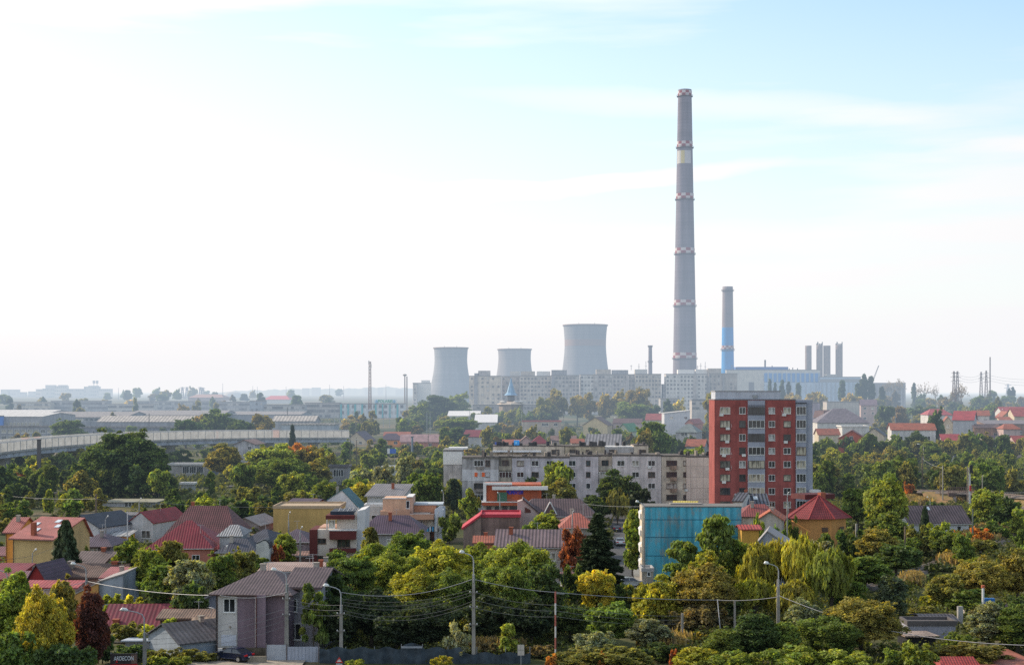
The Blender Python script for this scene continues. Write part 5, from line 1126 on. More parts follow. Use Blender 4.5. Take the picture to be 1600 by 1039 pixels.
H_('cream house with wide dark navy tiled roof', 340, 399, 254, 862, 841, 'hip', 0, 9, CREAM, roof((.045, .05, .075), .42, .45, .6), hip=.35, land='navy tiled roof', show=.9, win=[w2([.15], [.5], .8, 1.1)])
H_('dark navy roof climbing to a curved white gable', 374, 420, 262, 848, 826, 'hip', -10, 12, wall((.55, .54, .5), .1), roof((.04, .045, .07), .42, .45, .6), hip=.45)
# curved white gable
D = 250; r_ = empty('gable_wall', (X(400, D), D, gz(D)), 'white wall with rounded top right of the navy roof', 'wall'); h = Z(844, D) - gz(D); w = X(421, D) - X(400, D)
MB().solid([(0, -1), (w, -1), (w, h*.78), (w*.93, h*.9), (w*.8, h*.97), (w*.6, h), (0, h - .6)], 0, 3, 'y').build('wall', wall((.50, .49, .47), .2), r_); MB().solid([(w + .02, h*.77), (w*.95, h*.91), (w*.81, h*.985), (w*.6, h*1.012), (0, h - .58), (0, h - .45), (w*.6, h*1.03), (w*.83, h*1.0), (w*.97, h*.93), (w + .12, h*.78)], -.1, 3.1, 'y').build('coping', DBL, r_)
# low houses bottom left
H_('dark roofed low house with pale skylight strip behind the conifer', 113, 165, 245, 880, 862, 'gx', -8, 9, wall((.3, .26, .24)), roof((.13, .09, .085), .5, .35), chim=[(.6, .5, .8, .6, CHR)], land='dark low roof')
H_('small white gable with brick edge under the tree left of the ivy', 162, 184, 240, 884, 872, 'gy', 0, 8, wall((.42, .44, .45)), MIX)
H_('long low house with old brown tiles and crumbling ridge', 66, 186, 232, 901, 881, 'gx', -3, 9, wall((.35, .28, .25)), roof((.15, .085, .065), .35, .5, .5, stain=.5), chim=[(.83, .5, .5, .9, CHR), (.3, .3, .7, .8, CHG)], land='crumbling brown tiled roof')
H_('patch-like low house with chequered pinkish red tiles', 160, 188, 224, 903, 888, 'shed', 0, 6, SAL, roof((.42, .12, .12), .3, .75, .5))
H_('wine-red shed with purple roof left of the lamp post', 44, 72, 225, 905, 882, 'gy', -10, 8, wall((.24, .03, .03), .15), PUR, name='shed', cat='shed')
H_('purple tiled lean-to beside the wine-red shed', 22, 50, 224, 913, 893, 'gx', -6, 7, PNKW, roof((.2, .09, .12), .35, .5, .5), name='lean_to', cat='shed')
H_('dark red lean-to roof at the left edge', -30, 18, 226, 905, 882, 'shed', -4, 8, wall((.4, .08, .06)), DRED, name='lean_to', cat='shed')
H_('low brick wall house at the left edge behind the yellow house', -40, 8, 275, 868, 855, 'gx', 0, 8, wall((.38, .1, .07), .2), roof((.2, .07, .08)), name='house')
H_('long thin bright red roof edge above the yellow trees', 36, 118, 215, 918, 909, 'shed', -2, 3, PNKW, REDF, name='shed', cat='shed')
H_('yellow ochre plastered shed wall with slanting roof', 112, 153.5, 212, 932, 910, 'side', 0, 9, wall((.50, .27, .09), .15), plain((.3, .26, .24)), name='shed', cat='shed', land='ochre shed', show=.95, over=.15)
H_('pale blue-grey plastered shed wall with slanting roof', 154, 192.5, 212.5, 910, 897, 'side', 0, 9, wall((.30, .33, .38), .25), plain((.28, .25, .24)), name='shed', cat='shed', land='blue-grey shed', show=.95, over=.15)
H_('very long dark red roof with two pale chimneys', 160, 296, 196, 984, 945, 'gx', 2, 11, wall((.3, .1, .1)), roof((.15, .014, .03), .55, .25), chim=[(.13, .12, -1.2, .7, CHR)], land='very long dark red roof')
r_ = bpy.context.scene.objects
H_('narrow red fence-like roof beyond the very long red roof', 222, 294, 208, 944, 936, 'shed', 0, 4, wall((.28, .03, .03)), roof((.26, .04, .06), .5, .5))
H_('low brown tiled building with brick end behind the small blue gable', 250, 336, 192, 966, 953, 'gx', 0, 7, wall((.26, .13, .09)), roof((.20, .12, .08), .35, .5, .5, stain=.45), land='low brown tiled building')
H_('blue-grey corrugated sheet shelter left of the big grey house', 296, 338, 205, 948, 925, 'side', 0, 8, wall((.32, .34, .40)), SHEET, name='lean_to', cat='shed')
H_('small blue wooden gabled house with dark roof', 232, 281, 180, 991, 968.5, 'gy', -52, 13, wall((.26, .30, .35), .2), roof((.085, .08, .09), .6, .4, stain=.5), win=[], land='small blue gabled house', show=.9, over=.35, thick=.12)
H_('rusty brown roof between the blue gable and the big grey house', 296, 340, 184, 992, 966, 'gx', 0, 8, wall((.2, .19, .2)), roof((.30, .20, .13), .8, .3, stain=.5), chim=[(.9, .3, .3, .5, CHR)])
H_('flat concrete shed roof left of the small blue gable', 166, 214, 184, 1003, 991, 'shed', 0, 10, wall((.45, .45, .45), .3), plain((.30, .25, .2)), name='shed', cat='shed', land='flat concrete shed')
H_('grey-blue sheet roof joining the concrete shed to the blue gable', 196, 240, 180, 1002, 995, 'shed', 0, 6, wall((.3, .31, .34)), plain((.36, .40, .46)), name='shed', cat='shed')
# --- big grey and mauve house
D = 176; mh, W, dep, he, hr, wo, ro = H_('large grey and mauve house with brown hip roof beside the parked car', 338, 450, D, 926, 890, 'hip', -6, 13, LIL, roof((.088, .06, .068), .38, .35, .45), land='large mauve house', win=[('f', [], [], 1, 1)], over=.7, show=.98, hip=.40)
u = unit_px(W, 338, 450); zz = lambda py: Z(py, D) - gz(D)
MB().box(-.05, -.06, -.5, u(371), -.003, he - .1).build('white_bay', wall((.50, .48, .46), .15), mh)
MB().box(u(402), -.9, -.5, u(408.5), -.003, he - .3).build('pier', wh(.55), mh); MB().box(u(405), -1.1, -.2, u(419), -.903, he).build('front_bay', LIL, mh)
window(mh, 'f', u(359), zz(945), 1.35, 1.55, W, dep, WHITE, pane_mat(.0), .06)
MB().box(u(346), -.12, zz(1008), u(369.5), -.063, zz(991)).build('garage_door', wall((.50, .52, .58), .08), mh)
MB().box(u(359), -.2, zz(980), u(361), -.06, zz(977)).build('wall_lamp', plain((.3, .25, .2)), mh)
MB().tube([(u(338.5), -.15, -.3), (u(338.5), -.15, he - .1)], .07, 6).build('downpipe', plain((.05, .045, .045)), mh); MB().tube([(u(405), -1.25, -.3), (u(405), -1.25, he - .1)], .07, 6).build('downpipe', plain((.12, .05, .04)), mh)
rw, W2, dep2, he2, hr2, _, _ = H_('pale recessed right wing of the mauve house with tall window', 450, 497, 178, 916, 888, 'gx', -6, 11, wall((.30, .29, .32), .2), roof((.088, .06, .068), .38, .35, .45), over=.6, show=.98, name='house_wing', win=[('f', [], [], 1, 1)])
window(rw, 'f', W2*.24, Z(986, 178), 1.5, 1.9, W2, 11, WHITE, pane_mat(.0)); window(rw, 'f', W2*.15, Z(945, 178), 1.1, 1.5, W2, 11, WHITE, pane_mat(0.0))
H_('brown tiled house behind the mauve house with two orange chimneys', 408, 500, 205, 893, 883, 'gx', 0, 10, wall((.4, .36, .33)), roof((.36, .24, .20), .3, .6, .4), land='brown tiled house', chim=[(.97, .3, 1.0, .5, CHR), (.86, .1, -.3, .5, CHR)])
H_('dark blue hip roof beside the orange chimneys', 483, 520, 212, 893, 878, 'hip', 0, 9, GRW, DBL, hip=.45)
# --- centre left
H_('small house with purple pyramid roof below the yellow building', 432, 482, 285, 846, 826, 'hip', 0, 12, wall((.28, .22, .24)), PUR, hip=.48, land='purple pyramid roof')
H_('ruinous low brick house below the purple pyramid roof', 436, 486, 262, 868, 862, 'gx', 0, 5, wall((.35, .2, .17), .4), roof((.3, .17, .13), .5, .4, stain=.6))
H_('yellow windowless flat-roofed building', 427, 530, 312, 794.5, 793, 'flat', 0, 12, wall((.50, .33, .12), .12), plain((.4, .3, .2)), over=.12, land='yellow windowless building', show=.8)
H_('red and purple roofs peeking over the yellow building', 444, 486, 335, 792, 779, 'gx', -18, 10, SAL, PUR, chim=[(.2, .2, -.6, .9, CHG)])
H_('dark purple hip roof right behind the yellow building', 470, 508, 342, 793, 782, 'hip', 0, 10, GRW, PUR)
H_('white gabled house with teal roof side', 493, 560, 342, 793, 766, 'gy', -4, 9, wall((.58, .58, .60), .08), roof((.03, .12, .14), .5, .25), land='white gabled teal-roofed house', show=.9, over=.2, apex=.62, win=[('f', [], [], 1, 1)])
H_('white house with grey single-slope roof', 574, 628, 352, 774.5, 757.5, 'shed', -9, 9, wall((.58, .57, .56), .08), roof((.19, .18, .19), .55, .35), land='grey single-slope roof', over=.6)
H_('white garden wall building below the grey single-slope roof', 569, 600, 330, 792, 791, 'flat', 0, 5, WHI, wh(.6), over=.05)
# peach modern house: three blocks
D = 308; r_ = empty('modern_house', (X(594, D), D, gz(D)), 'peach and white modern house with flat roofs and laundry on its terrace', 'house', rz=0); zz = lambda py: Z(py, D) - gz(D); u = lambda px: (px - 594)/F*D
LAND.append(('peach modern house', 640, 800, D)); SHIELD.append((594, 693, 776, 830, D)); FOOT.append((X(594, D), X(693, D), D, D + 14))
MB().box(u(597), 1.5, -1, u(634), 10, zz(780)).build('wall', PCH, r_); MB().box(u(634.2), 1.5, -1, u(644), 10, zz(777.5)).build('wall', wall((.50, .32, .24), .1), r_)
MB().box(u(596.5), 1.3, zz(780) + .003, u(634), 1.6, zz(778.5)).box(u(634), 1.3, zz(777.5) + .003, u(644.3), 10, zz(776.3)).build('roof_edge', wh(.62), r_)
MB().box(u(594), 0, -1, u(640), 1.49, zz(798)).build('balcony', wall((.50, .29, .20), .1), r_)
MB().box(u(640.2), -1.0, zz(811), u(678), 1.4, zz(803)).build('balcony', wall((.50, .29, .20), .1), r_); MB().box(u(644.3), 5, -1, u(679), 11, zz(792)).build('wall', wall((.58, .27, .16), .1), r_)
MB().box(u(644.3), 4.8, zz(791.8), u(690), 11.2, zz(789.8)).build('roof', plain((.40, .44, .48)), r_)
MB().box(u(640.3), 1.42, -1, u(671), 4.9, zz(803)).build('wall', wall((.40, .36, .32), .1), r_); MB().box(u(679.2), -.5, -1, u(692), 11, zz(797)).solid([(u(679.2), zz(797)), (u(692), zz(797)), (u(692), zz(789.9)), (u(688), zz(790)), (u(679.2), zz(796))], -.5, 0, 'y').build('side_wall', wall((.46, .50, .56), .1), r_)
for px, py, w, h in ((636.5, 789, .7, 1.6), (650, 816, .6, .6), (658, 816, .6, .6), (655, 827, 2.0, .9)): window(r_, 'f', u(px), zz(py), w, h, 0, 0, WHITE, pane_mat(0), -1.42)
window(r_, 'f', u(674), zz(817), 1.6, 1.4, 0, 0, WHITE, pane_mat(.9), -1.4)
for k in range(3): window(r_, 'f', u(684.5), zz(810 + 9*k), .6, .9, 0, 0, WHITE, pane_mat(.3), .5)
MB().box(u(641), -1.05, zz(802.6), u(678), -.95, zz(802)).build('railing', plain((.4, .4, .4)), r_)
for k, c in enumerate([(.05, .35, .6), (.5, .6, .7), (.07, .3, .55), (.6, .6, .6)]):
    o = MB().box(0, 0, 0, .7, .05, .9).build('laundry', plain(c), None, loc=(X(666 + 4*k, D), D - 1.4, Z(829, D))); tag(o, ['teal towel hung leftmost on the terrace line', 'pale blue cloth hung second on the terrace line', 'blue towel hung third on the terrace line', 'white cloth hung rightmost on the terrace line'][k], 'laundry', 'laundry on the terrace')
H_('purple tiled hip roof between the modern houses', 560, 660, 284, 833, 804.5, 'hip', 0, 13, GRW, roof((.075, .045, .075), .42, .4, .5), hip=.25, land='purple tiled hip roof')
MB()
# brown and cream modern house
D = 262; r_ = empty('modern_house', (X(484, D), D, gz(D)), 'cream and dark brown modern house with stepped flat terraces', 'house'); zz = lambda py: Z(py, D) - gz(D); u = lambda px: (px - 484)/F*D
LAND.append(('cream and brown modern house', 525, 840, D)); SHIELD.append((484, 566, 797, 880, D)); FOOT.append((X(484, D), X(566, D), D, D + 10))
CRM2 = wall((.56, .49, .43), .08); DBR = wall((.115, .03, .028), .08)
MB().box(u(484), -.4, -1, u(496), 8, zz(827)).build('brown_tower', DBR, r_); MB().box(u(496.2), 0, -1, u(557), 9, zz(827)).build('wall', CRM2, r_); MB().box(u(496.2), 2, zz(827) + .003, u(525), 9, zz(826) + .1).build('terrace', plain((.5, .3, .22)), r_)
MB().box(u(525), 1.2, zz(827) + .004, u(557), 9, zz(802)).build('upper_wall', CRM2, r_)
MB().solid([(u(557.1), -1), (u(566), -1), (u(570), zz(796)), (u(557.1), zz(799))], 1.0, 9.5, 'y').build('slanted_wall', wall((.52, .52, .53), .08), r_)
MB().box(u(509), -.2, zz(811), u(553.5), 8, zz(805)).build('canopy', DBR, r_); MB().box(u(515), 1, zz(804.9), u(552), 8, zz(799.5)).build('roof_house', plain((.03, .04, .06)), r_)
MB().tube([(u(511), 0, zz(827)), (u(511), 0, zz(811))], .12, 6).build('post', wh(.5), r_)
for (a, b, t, bt) in ((516, 557, 828, 841.5), (516, 557, 856, 862)): MB().box(u(a), -1.3, zz(bt), u(b), -.003, zz(t)).build('balcony', DBR, r_)
MB().box(u(516), -1.0, -1, u(519.5), -.003, zz(862.2)).build('balcony_pier', DBR, r_); MB().box(u(520), -.8, zz(880), u(545), -.003, zz(866)).build('lower_bay', CRM2, r_)
MB().box(u(515), -1.35, zz(828) + .003, u(558), 0, zz(826.6)).build('ledge', wh(.6), r_)
window(r_, 'f', u(503), zz(845), 1.4, .9, 0, 0, BROWN, pane_mat(0)); window(r_, 'f', u(503), zz(872), 1.4, .9, 0, 0, BROWN, pane_mat(0)); window(r_, 'f', u(537), zz(848), 2.2, 1.35, 0, 0, BROWN, pane_mat(0))
window(r_, 'f', u(518), zz(819), 1.1, 1.4, 0, 0, WHITE, pane_mat(.4), -.5)
m = MB()
for k in range(5): m.tube([(u(527 + 7*k), 2, zz(800)), (u(530.5 + 7*k), 2, zz(794)), (u(534 + 7*k), 2, zz(800))], .05, 4)
m.build('roof_truss', wh(.55), r_)
# --- centre
D = 345; r_ = empty('restaurant', (X(755, D), D, gz(D)), 'orange panelled restaurant with white frame and blue lettering', 'restaurant'); zz = lambda py: Z(py, D) - gz(D); u = lambda px: (px - 755)/F*D
LAND.append(('orange restaurant', 800, 775, D)); SHIELD.append((755, 840, 755, 805, D)); FOOT.append((X(755, D), X(855, D), D, D + 12))
OR = roof((.38, .075, .02), 3.0, .08); MB().box(u(757), .6, zz(784), u(846), 10, zz(757)).build('wall', OR, r_, roofuv=True)
MB().box(u(755), 0, zz(784), u(759.7), 1, zz(754)).box(u(759.8), 0, zz(757.5), u(800), 1, zz(754)).build('white_frame', wh(.66), r_)
MB().box(u(769), -.6, zz(765), u(856), .59, zz(759.7)).build('white_canopy', wh(.66), r_); MB().box(u(753), -1.2, zz(789), u(812), 1, zz(784.2)).build('lower_canopy', wall((.42, .1, .05), .1), r_); MB().box(u(752.5), -1.3, zz(784.1), u(812), 1, zz(783.3)).build('canopy_edge', wh(.66), r_)
MB().box(u(754), .3, -1, u(815), 10, zz(789.1)).build('ground_floor', wall((.46, .42, .40), .1), r_)
for a, b in ((760, 767.5), (773, 781), (784.5, 792.5), (796.5, 810)): MB().box(u(a), .1, zz(804.5), u(b), .29, zz(791)).build('window', plain((.06, .065, .08), .15, spec=.6), r_)
dr = MB().box(u(777), .45, zz(783.5), u(792), .59, zz(769)).build('green_door', plain((.03, .13, .08), .2, spec=.6), r_)
text('lettering', 'MOMENTUM', .0 + 1.25, plain((.03, .04, .55)), r_, (u(804.5), .56, zz(769.3)), bold=.04, sx=.52)
H_('brown-roofed pinkish house with triangular dormer', 810, 856, 302, 812, 779, 'side', 0, 11, PNKW, roof((.10, .065, .065), .5, .45, .7), land='pinkish brown-roofed house', over=.3, show=.9) if False else None
D = 300; r_, W, dep, he, hr, _, ro_ = H_('pinkish house with long brown tiled roof and triangular dormer', 811, 930, D, 806, 778.5, 'hip', 0, 14, PNKW, roof((.095, .06, .065), .5, .45, .7), hip=.18, land='pinkish brown-roofed house', over=.5, show=.9)
zz = lambda py: Z(py, D) - gz(D); u = unit_px(W, 811, 930)
MB().solid([(-.3, -1), (u(849), -1), (u(849), zz(806)), (u(818), zz(780)), (-.3, zz(783))], -1.2, 2.5, 'y').build('gable_wall', wall((.42, .33, .31), .12), r_)
MB().solid([(u(816), zz(779.5)), (u(850), zz(808)), (u(850), zz(805.5)), (u(817), zz(777.8))], -1.6, 5, 'y').build('gable_roof', roof((.095, .06, .065), .5, .45, .7), ro_, roofuv=True)
MB().poly([(u(820), -1.26, zz(791)), (u(829), -1.26, zz(796)), (u(829), -1.26, zz(800)), (u(820), -1.26, zz(800))]).build('window', plain((.10, .03, .025), .3), r_)
MB().solid([(u(849), zz(803)), (u(869), zz(803)), (u(859.5), zz(785))], .2, 4, 'y').build('dormer', wall((.14, .085, .08), .1), ro_)
for s_ in ((849, 804, 859.5, 784), (870, 804, 859.5, 784)): MB().tube([(u(s_[0]), .1, zz(s_[1])), (u(s_[2]), .1, zz(s_[3]))], .12, 4).build('dormer_edge', wh(.55), ro_)
H_('brick building with red-edged roof, left of the pinkish house', 752, 812, 288, 808, 803.5, 'flat', 0, 10, wall((.26, .17, .15), .35), plain((.40, .04, .06)), over=.25, land='red-edged brick building', win=[('f', [], [], 1, 1)], show=.9)
D = 287; r_ = MB().solid([(X(722, D), Z(828, D)), (X(752, D), Z(806, D)), (X(752, D), Z(803, D)), (X(721, D), Z(825, D))], D, D + 9, 'y').build('sloping_roof', plain((.40, .04, .06))); tag(r_, 'sloping red roof edge running down left of the brick building', 'roof')
r_ = MB().solid([(X(724, D), 0), (X(751.8, D), 0), (X(751.8, D), Z(806.5, D)), (X(724, D), Z(827, D))], D + .3, D + 8.7, 'y').build('side_wall', wall((.28, .2, .17), .35)); tag(r_, 'stained wall under the sloping red roof edge', 'wall')
H_('orange garden building with railings below the red-edged brick building', 742, 785, 262, 848, 838, 'gx', 0, 7, wall((.42, .17, .10), .2), ORG)
H_('house with orange-red pyramid roof beside the spruce', 877, 930, 272, 824, 801, 'hip', 0, 12, wall((.42, .40, .36)), roof((.34, .09, .06), .45, .45, .6), hip=.42, land='orange-red pyramid roof', show=.9)
H_('pink-walled house with long grey striped roof and white end', 776, 878, 238, 853.5, 828, 'gx', -3, 10, wall((.50, .47, .44), .1), roof((.17, .12, .13), .55, .6), land='grey striped roof', show=.95)
H_('low dark tiled roof between spruce and shrubs', 878, 902, 215, 905, 895, 'gx', 0, 6, GRW, roof((.2, .09, .09), .35, .5, .5))
# --- blue painted building
D = 243; x0, W, r = frame_of(1006, 1158.5, D, -1.2); bl = empty('blue_apartment_block', (x0, D, gz(D)), 'four-storey block with a flaking bright blue windowless end wall', 'apartment block', rz=r); zz = lambda py: Z(py, D) - gz(D); u = unit_px(W, 1006, 1158.5)
LAND.append(('bright blue wall', 1080, 840, D)); LAND.append(('bright blue wall', 1020, 880, D)); SHIELD.append((1003, 1158, 788, 850, D)); FOOT.append((x0 - 1, x0 + W, D, D + 8))
nt = NT('flaking_blue_paint'); tc = nt.n('ShaderNodeTexCoord').outputs['Object']
base = mul(nt, (.085, .38, .50), ramp(nt, noise(nt, tc, .35, 5, (1, 1, .5)), [(.3, .72), (.7, 1.2)]))
fl = ramp(nt, noise(nt, tc, 1.1, 7, (1, 1, .35), .7), [(.50, 0.0), (.60, .7)]); lo = ramp(nt, noise(nt, tc, .22, 2), [(.38, .2), (.55, 1.0)])
mk = mul(nt, fl, lo); mx = nt.n('ShaderNodeMix', data_type='RGBA'); nt.l(mk, mx.inputs[0]); nt.l(base, mx.inputs[6]); mx.inputs[7].default_value = (.30, .29, .25, 1)
st = ramp(nt, noise(nt, tc, 1.4, 5, (1, 1, .06)), [(.38, .65), (.55, 1.0)]); BLUEP = finish(nt, mul(nt, mx.outputs[2], st), .85, .2)
MB().box(0, 0, -1, W, 6, zz(792)).build('wall', BLUEP, bl)
for py in (811.5, 839, 868): MB().box(0, -.03, zz(py + .5), W, -.003, zz(py - .5)).build('panel_joint', plain((.02, .10, .16)), bl)
MB().box(-.1, -.1, zz(792) + .003, W + .1, 6.1, zz(790.5)).build('roof', plain((.16, .15, .14)), bl)
MB().box(-.28, -.05, -1, -.003, 6, zz(792)).build('side_wall', wall((.55, .47, .36), .2), bl)
for k in range(4):
    MB().box(-.55, 1, zz(812 + 26*k), -.285, 4.5, zz(803 + 26*k)).build('balcony', wh(.6), bl)
    MB().tube([(-.5, .2, zz(800 + 25*k)), (-.62, .1, zz(800 + 25*k) + .12)], [.1, .36], 10).build('satellite_dish', wh(.65), bl)
MB().box(u(1050), 3, zz(790.5) + .003, u(1100), 5, zz(788.5)).build('roof_vent', plain((.22, .2, .19)), bl)
# things beside it
H_('small grey transformer hut with low tank at the foot of the blue wall', 1003, 1021, 236, 893, 880, 'flat', 0, 4, wall((.42, .37, .31), .3), wh(.4), name='hut', cat='hut', over=.1, win=[w2([.6], [.85], .5, .7)])
H_('tiny yellow peaked house behind the blue block', 1054, 1087, 305, 790, 783.5, 'gx', -8, 6, wall((.55, .42, .1)), roof((.5, .40, .08), .5, .2), land='yellow peak')
H_('white gabled house with dark striped roof at the foot of the red tower', 1145, 1160, 318, 783, 770, 'gx', -20, 12, wall((.58, .56, .54), .1), roof((.10, .105, .13), .7, .7), over=.2, show=.9) 
H_('striped dark metal roof in front of the red tower', 1155, 1199, 322, 787, 772, 'gx', 0, 7, WHI, roof((.12, .13, .16), .75, .75), land='striped metal roof', sky=[(.62, .5)])
H_('house with maroon tiled hip roof below the red tower', 1158, 1215, 290, 806, 787, 'hip', -6, 12, wall((.42, .38, .33)), roof((.22, .05, .045), .45, .45, .6), hip=.3, land='maroon hip roof')
H_('orange-edged gable right in front of the maroon hip roof', 1185, 1222, 276, 811, 799, 'gy', -12, 9, wall((.42, .37, .33), .15), roof((.42, .10, .04), .45, .3, .6), over=.5, show=.9)
H_('small orange kiosk with red striped roof and round window', 1159, 1186, 238, 827, 821, 'gx', 0, 4, wall((.50, .28, .06), .1), roof((.42, .07, .06), .5, .5), name='kiosk', cat='kiosk', land='small orange kiosk', show=.95, win=[w2([.38], [.5], .6, .6)])
H_('grey gabled shed with post below the orange-edged gable', 1182, 1231, 225, 850, 830, 'gy', -12, 8, wall((.30, .31, .35), .25), plain((.28, .26, .26)), name='shed', cat='shed', land='grey gabled shed', show=.95, over=.2, apex=.35)
# octagonal orange house
D = 292; k = D/F; zb = gz(D); zz = lambda py: Z(py, D) - zb
r_ = empty('round_house', (X(1289, D), D + 6, zb), 'orange many-sided house with dark red pyramid roof', 'house', rz=R(22.5)); LAND.append(('orange many-sided house', 1289, 805, D)); SHIELD.append((1237, 1342, 777, 825, D)); FOOT.append((X(1237, D), X(1342, D), D - 1, D + 13))
def oct_(rad, z): return [(rad*math.cos(2*math.pi*i/8), rad*math.sin(2*math.pi*i/8)*.8, z) for i in range(8)]
OCR = roof((.22, .03, .032), .42, .3, .7)
m = MB(); a, b = oct_(47*k, -1), oct_(47*k, zz(811))
for i in range(8): m.poly([a[i], a[(i + 1) % 8], b[(i + 1) % 8], b[i]])
m.build('wall', wall((.62, .30, .10), .1), r_)
m = MB(); a = oct_(57*k, zz(811.5)); top = (0, 0, zz(777))
for i in range(8): m.poly([a[i], a[(i + 1) % 8], top])
m.poly(list(reversed(a))); rf = m.build('roof', OCR, r_, roofuv=True)
for i in range(8): MB().tube([a[i], top], .14, 5).build('hip_ridge', plain((.26, .04, .04)), rf)
MB().box(1.5, 1.5, zz(795), 2.6, 2.6, zz(774)).build('chimney', CHR, rf)
for (ang, w) in ((-105, 1.2), (-60, 1.6)):
    o = MB().box(-w/2, -.1, zz(832), w/2, .02, zz(825)).build('window', BROWN, r_, loc=(44.5*k*math.cos(R(ang)), 44.5*k*.8*math.sin(R(ang)), 0), rz=R(ang + 90))
MB().box(-.5, 4, zz(786), 6.5, 9, zz(778)).build('rear_roof', OCR, rf)
H_('white stair landing with railing right of the red tower', 1270, 1281, 334, 770, 763, 'flat', 0, 3, WHI, wh(.6), over=.2, name='landing', cat='landing')
H_('white cottage with long brown tiled roof and skylight', 1422, 1514, 322, 817, 791, 'gx', 5, 11, wall((.60, .60, .60), .1), roof((.15, .10, .10), .6, .6), win=[w2([.83], [.55], .9, .9)], land='white brown-roofed cottage', show=.9, over=.5, sky=[(.42, .8)])
# bottom right
H_('dark corrugated roof with white end between trees at lower right', 1447, 1494, 196, 971, 961, 'gx', 0, 6, wall((.5, .48, .45)), roof((.15, .12, .12), .45, .7), land='dark corrugated roof', name='shed', cat='shed')
H_('long grey-blue flat roofed shed at lower right', 1419, 1493, 188, 977, 974, 'flat', 0, 3.5, wall((.32, .32, .38), .2), plain((.10, .09, .09)), over=.15, land='grey-blue flat shed', name='shed', cat='shed', show=.6)
H_('shed with rusty corrugated awning and open dark side', 1419, 1462, 180, 995, 988, 'shed', 0, 5, wall((.03, .03, .035)), roof((.34, .25, .2), .4, .6, stain=.5), land='rusty awning', name='shed', cat='shed')  # near-black wall colour stands in for shade inside the open side
H_('dark violet roofed house with orange gable trim and white flue', 1520, 1640, 205, 968, 945, 'gx', 0, 9, wall((.5, .45, .42)), roof((.07, .045, .08), .5, .35, .6), land='violet roof', over=.3)
D = 203; r_ = empty('flue', (X(1536, D), D, gz(D)), 'white flue pipe with orange top standing by the violet roof', 'flue'); MB().tube([(0, 0, 0), (0, 0, Z(918, D) - gz(D))], .17, 8).build('pipe', wh(.65), r_); MB().tube([(0, 0, Z(918, D) - gz(D)), (0, 0, Z(914, D) - gz(D))], .26, 8).build('cap', plain((.45, .12, .06)), r_)
o = MB().tube([P(1521, 959, D), P(1530, 948, D), P(1539, 944, D)], .22, 6).build('gable_trim', plain((.50, .09, .04))); tag(o, 'bright orange slanted gable trim left of the violet roof', 'trim')
r_ = MB().box(-.7, -.4, -.5, .7, .4, .5).build('water_tank', plain((.04, .16, .42), .4), loc=P(1545, 940, 204)); tag(r_, 'small blue tank beside the orange gable trim', 'tank')
D = 200; r_ = empty('concrete_flue', (X(1500, D), D, 0), 'square pale concrete flue standing right of the dark corrugated roof', 'flue'); MB().box(-.32, -.32, -1, .32, .32, Z(947, D)).build('shaft', wall((.4, .38, .36)), r_)
H_('bright red tiled ridge rising from the bottom edge', 1478, 1545, 161, 1062, 1025, 'hip', 0, 8, SAL, roof((.36, .045, .04), .3, .5, .5), hip=.1, land='bright red ridge')
H_('flat rust-brown roof at the bottom right corner', 1545, 1640, 163, 1050, 1018, 'shed', 4, 12, wall((.3, .2, .15)), roof((.28, .10, .07), 2.5, .3), land='rust-brown roof')
# ------------------------------------------------------------------ street furniture
CP = wall((.33, .31, .28), .3); ST = plain((.33, .34, .35), .5, .3); LH = plain((.62, .63, .62), .35)
def lamp(label, px, D, ytop, arm, yconc, w=.34, group='curved arm street lamps on concrete poles', head=.42):
    zb = gz(D); r = empty('street_lamp', (X(px, D), D, zb), label, 'street lamp', group); zt, zc = Z(ytop, D) - zb, Z(yconc, D) - zb; a = arm/F*D
    MB().solid([(-w*.66, -1), (w*.66, -1), (w*.44, zc), (-w*.44, zc)], -w*.4, w*.4, 'y').build('pole', CP, r)
    MB().tube([(0, -w*.45 - .05, zc - .9), (0, -w*.45 - .05, zt - .9), (a*.08, -.2, zt - .45), (a*.3, -.2, zt - .2), (a*.7, -.2, zt)], [.075, .07, .06, .055, .05], 8).build('arm', ST, r)
    s = 1 if a > 0 else -1
    MB().tube([(a*.66, -.2, zt), (a*.74, -.2, zt + .08), (a*.9, -.2, zt + .12), (a, -.2, zt + .03)], [.07, head*.42, head*.5, .05], 10).build('lamp_head', LH, r)
    SHIELD.append((px - 3, px + 3, ytop, min(yconc + 60, 1035), D)); return r, zc
lamp('street lamp at the left with lit-looking white head and thick concrete pole', 226, 166, 953, -38, 988)
lamp('street lamp before the mauve house with two small heads', 448, 174, 890, -24, 912, w=.40)
lp3, _ = lamp('street lamp above the red-edged warning sign', 533, 171, 915, -28, 945)
lamp('tallest street lamp, centre, with many cables fixed to it', 740, 171, 863, -22, 897)
lamp('street lamp in front of the willows on the right', 1216, 186, 880, -23, 905)
lamp('street lamp over the crumbling brown tiled roof', 135, 205, 881, -24, 903, w=.28)
lamp('street lamp in front of the large yellow house', 51, 236, 859, 7, 880, w=.25)
lamp('cut-off street lamp at the left edge', 12, 190, 889, -26, 905, w=.28)
lamp('lamp post right of the salmon shed with round head', 165, 290, 807, 5, 822, w=.25)
lamp('lamp post left of the white gabled house above the greenery', 217.5, 330, 779, 4, 790, w=.25)
lamp('lamp post in front of the yellow windowless building', 451, 280, 801, 3, 815, w=.26)
lamp('lamp post left of the cream and brown house', 469, 256, 824, 4, 836, w=.26)
lamp('lamp post rising behind the peach modern house', 693, 330, 767, -3, 778, w=.28)
lamp('lamp post before the peach modern house', 684, 290, 800, 2, 806, w=.2)
lamp('lamp post in front of the navy tiled roof', 352, 240, 854, 4, 866, w=.24)
lamp('lamp post standing in front of the restaurant', 781, 330, 770, -4, 785, w=.28)
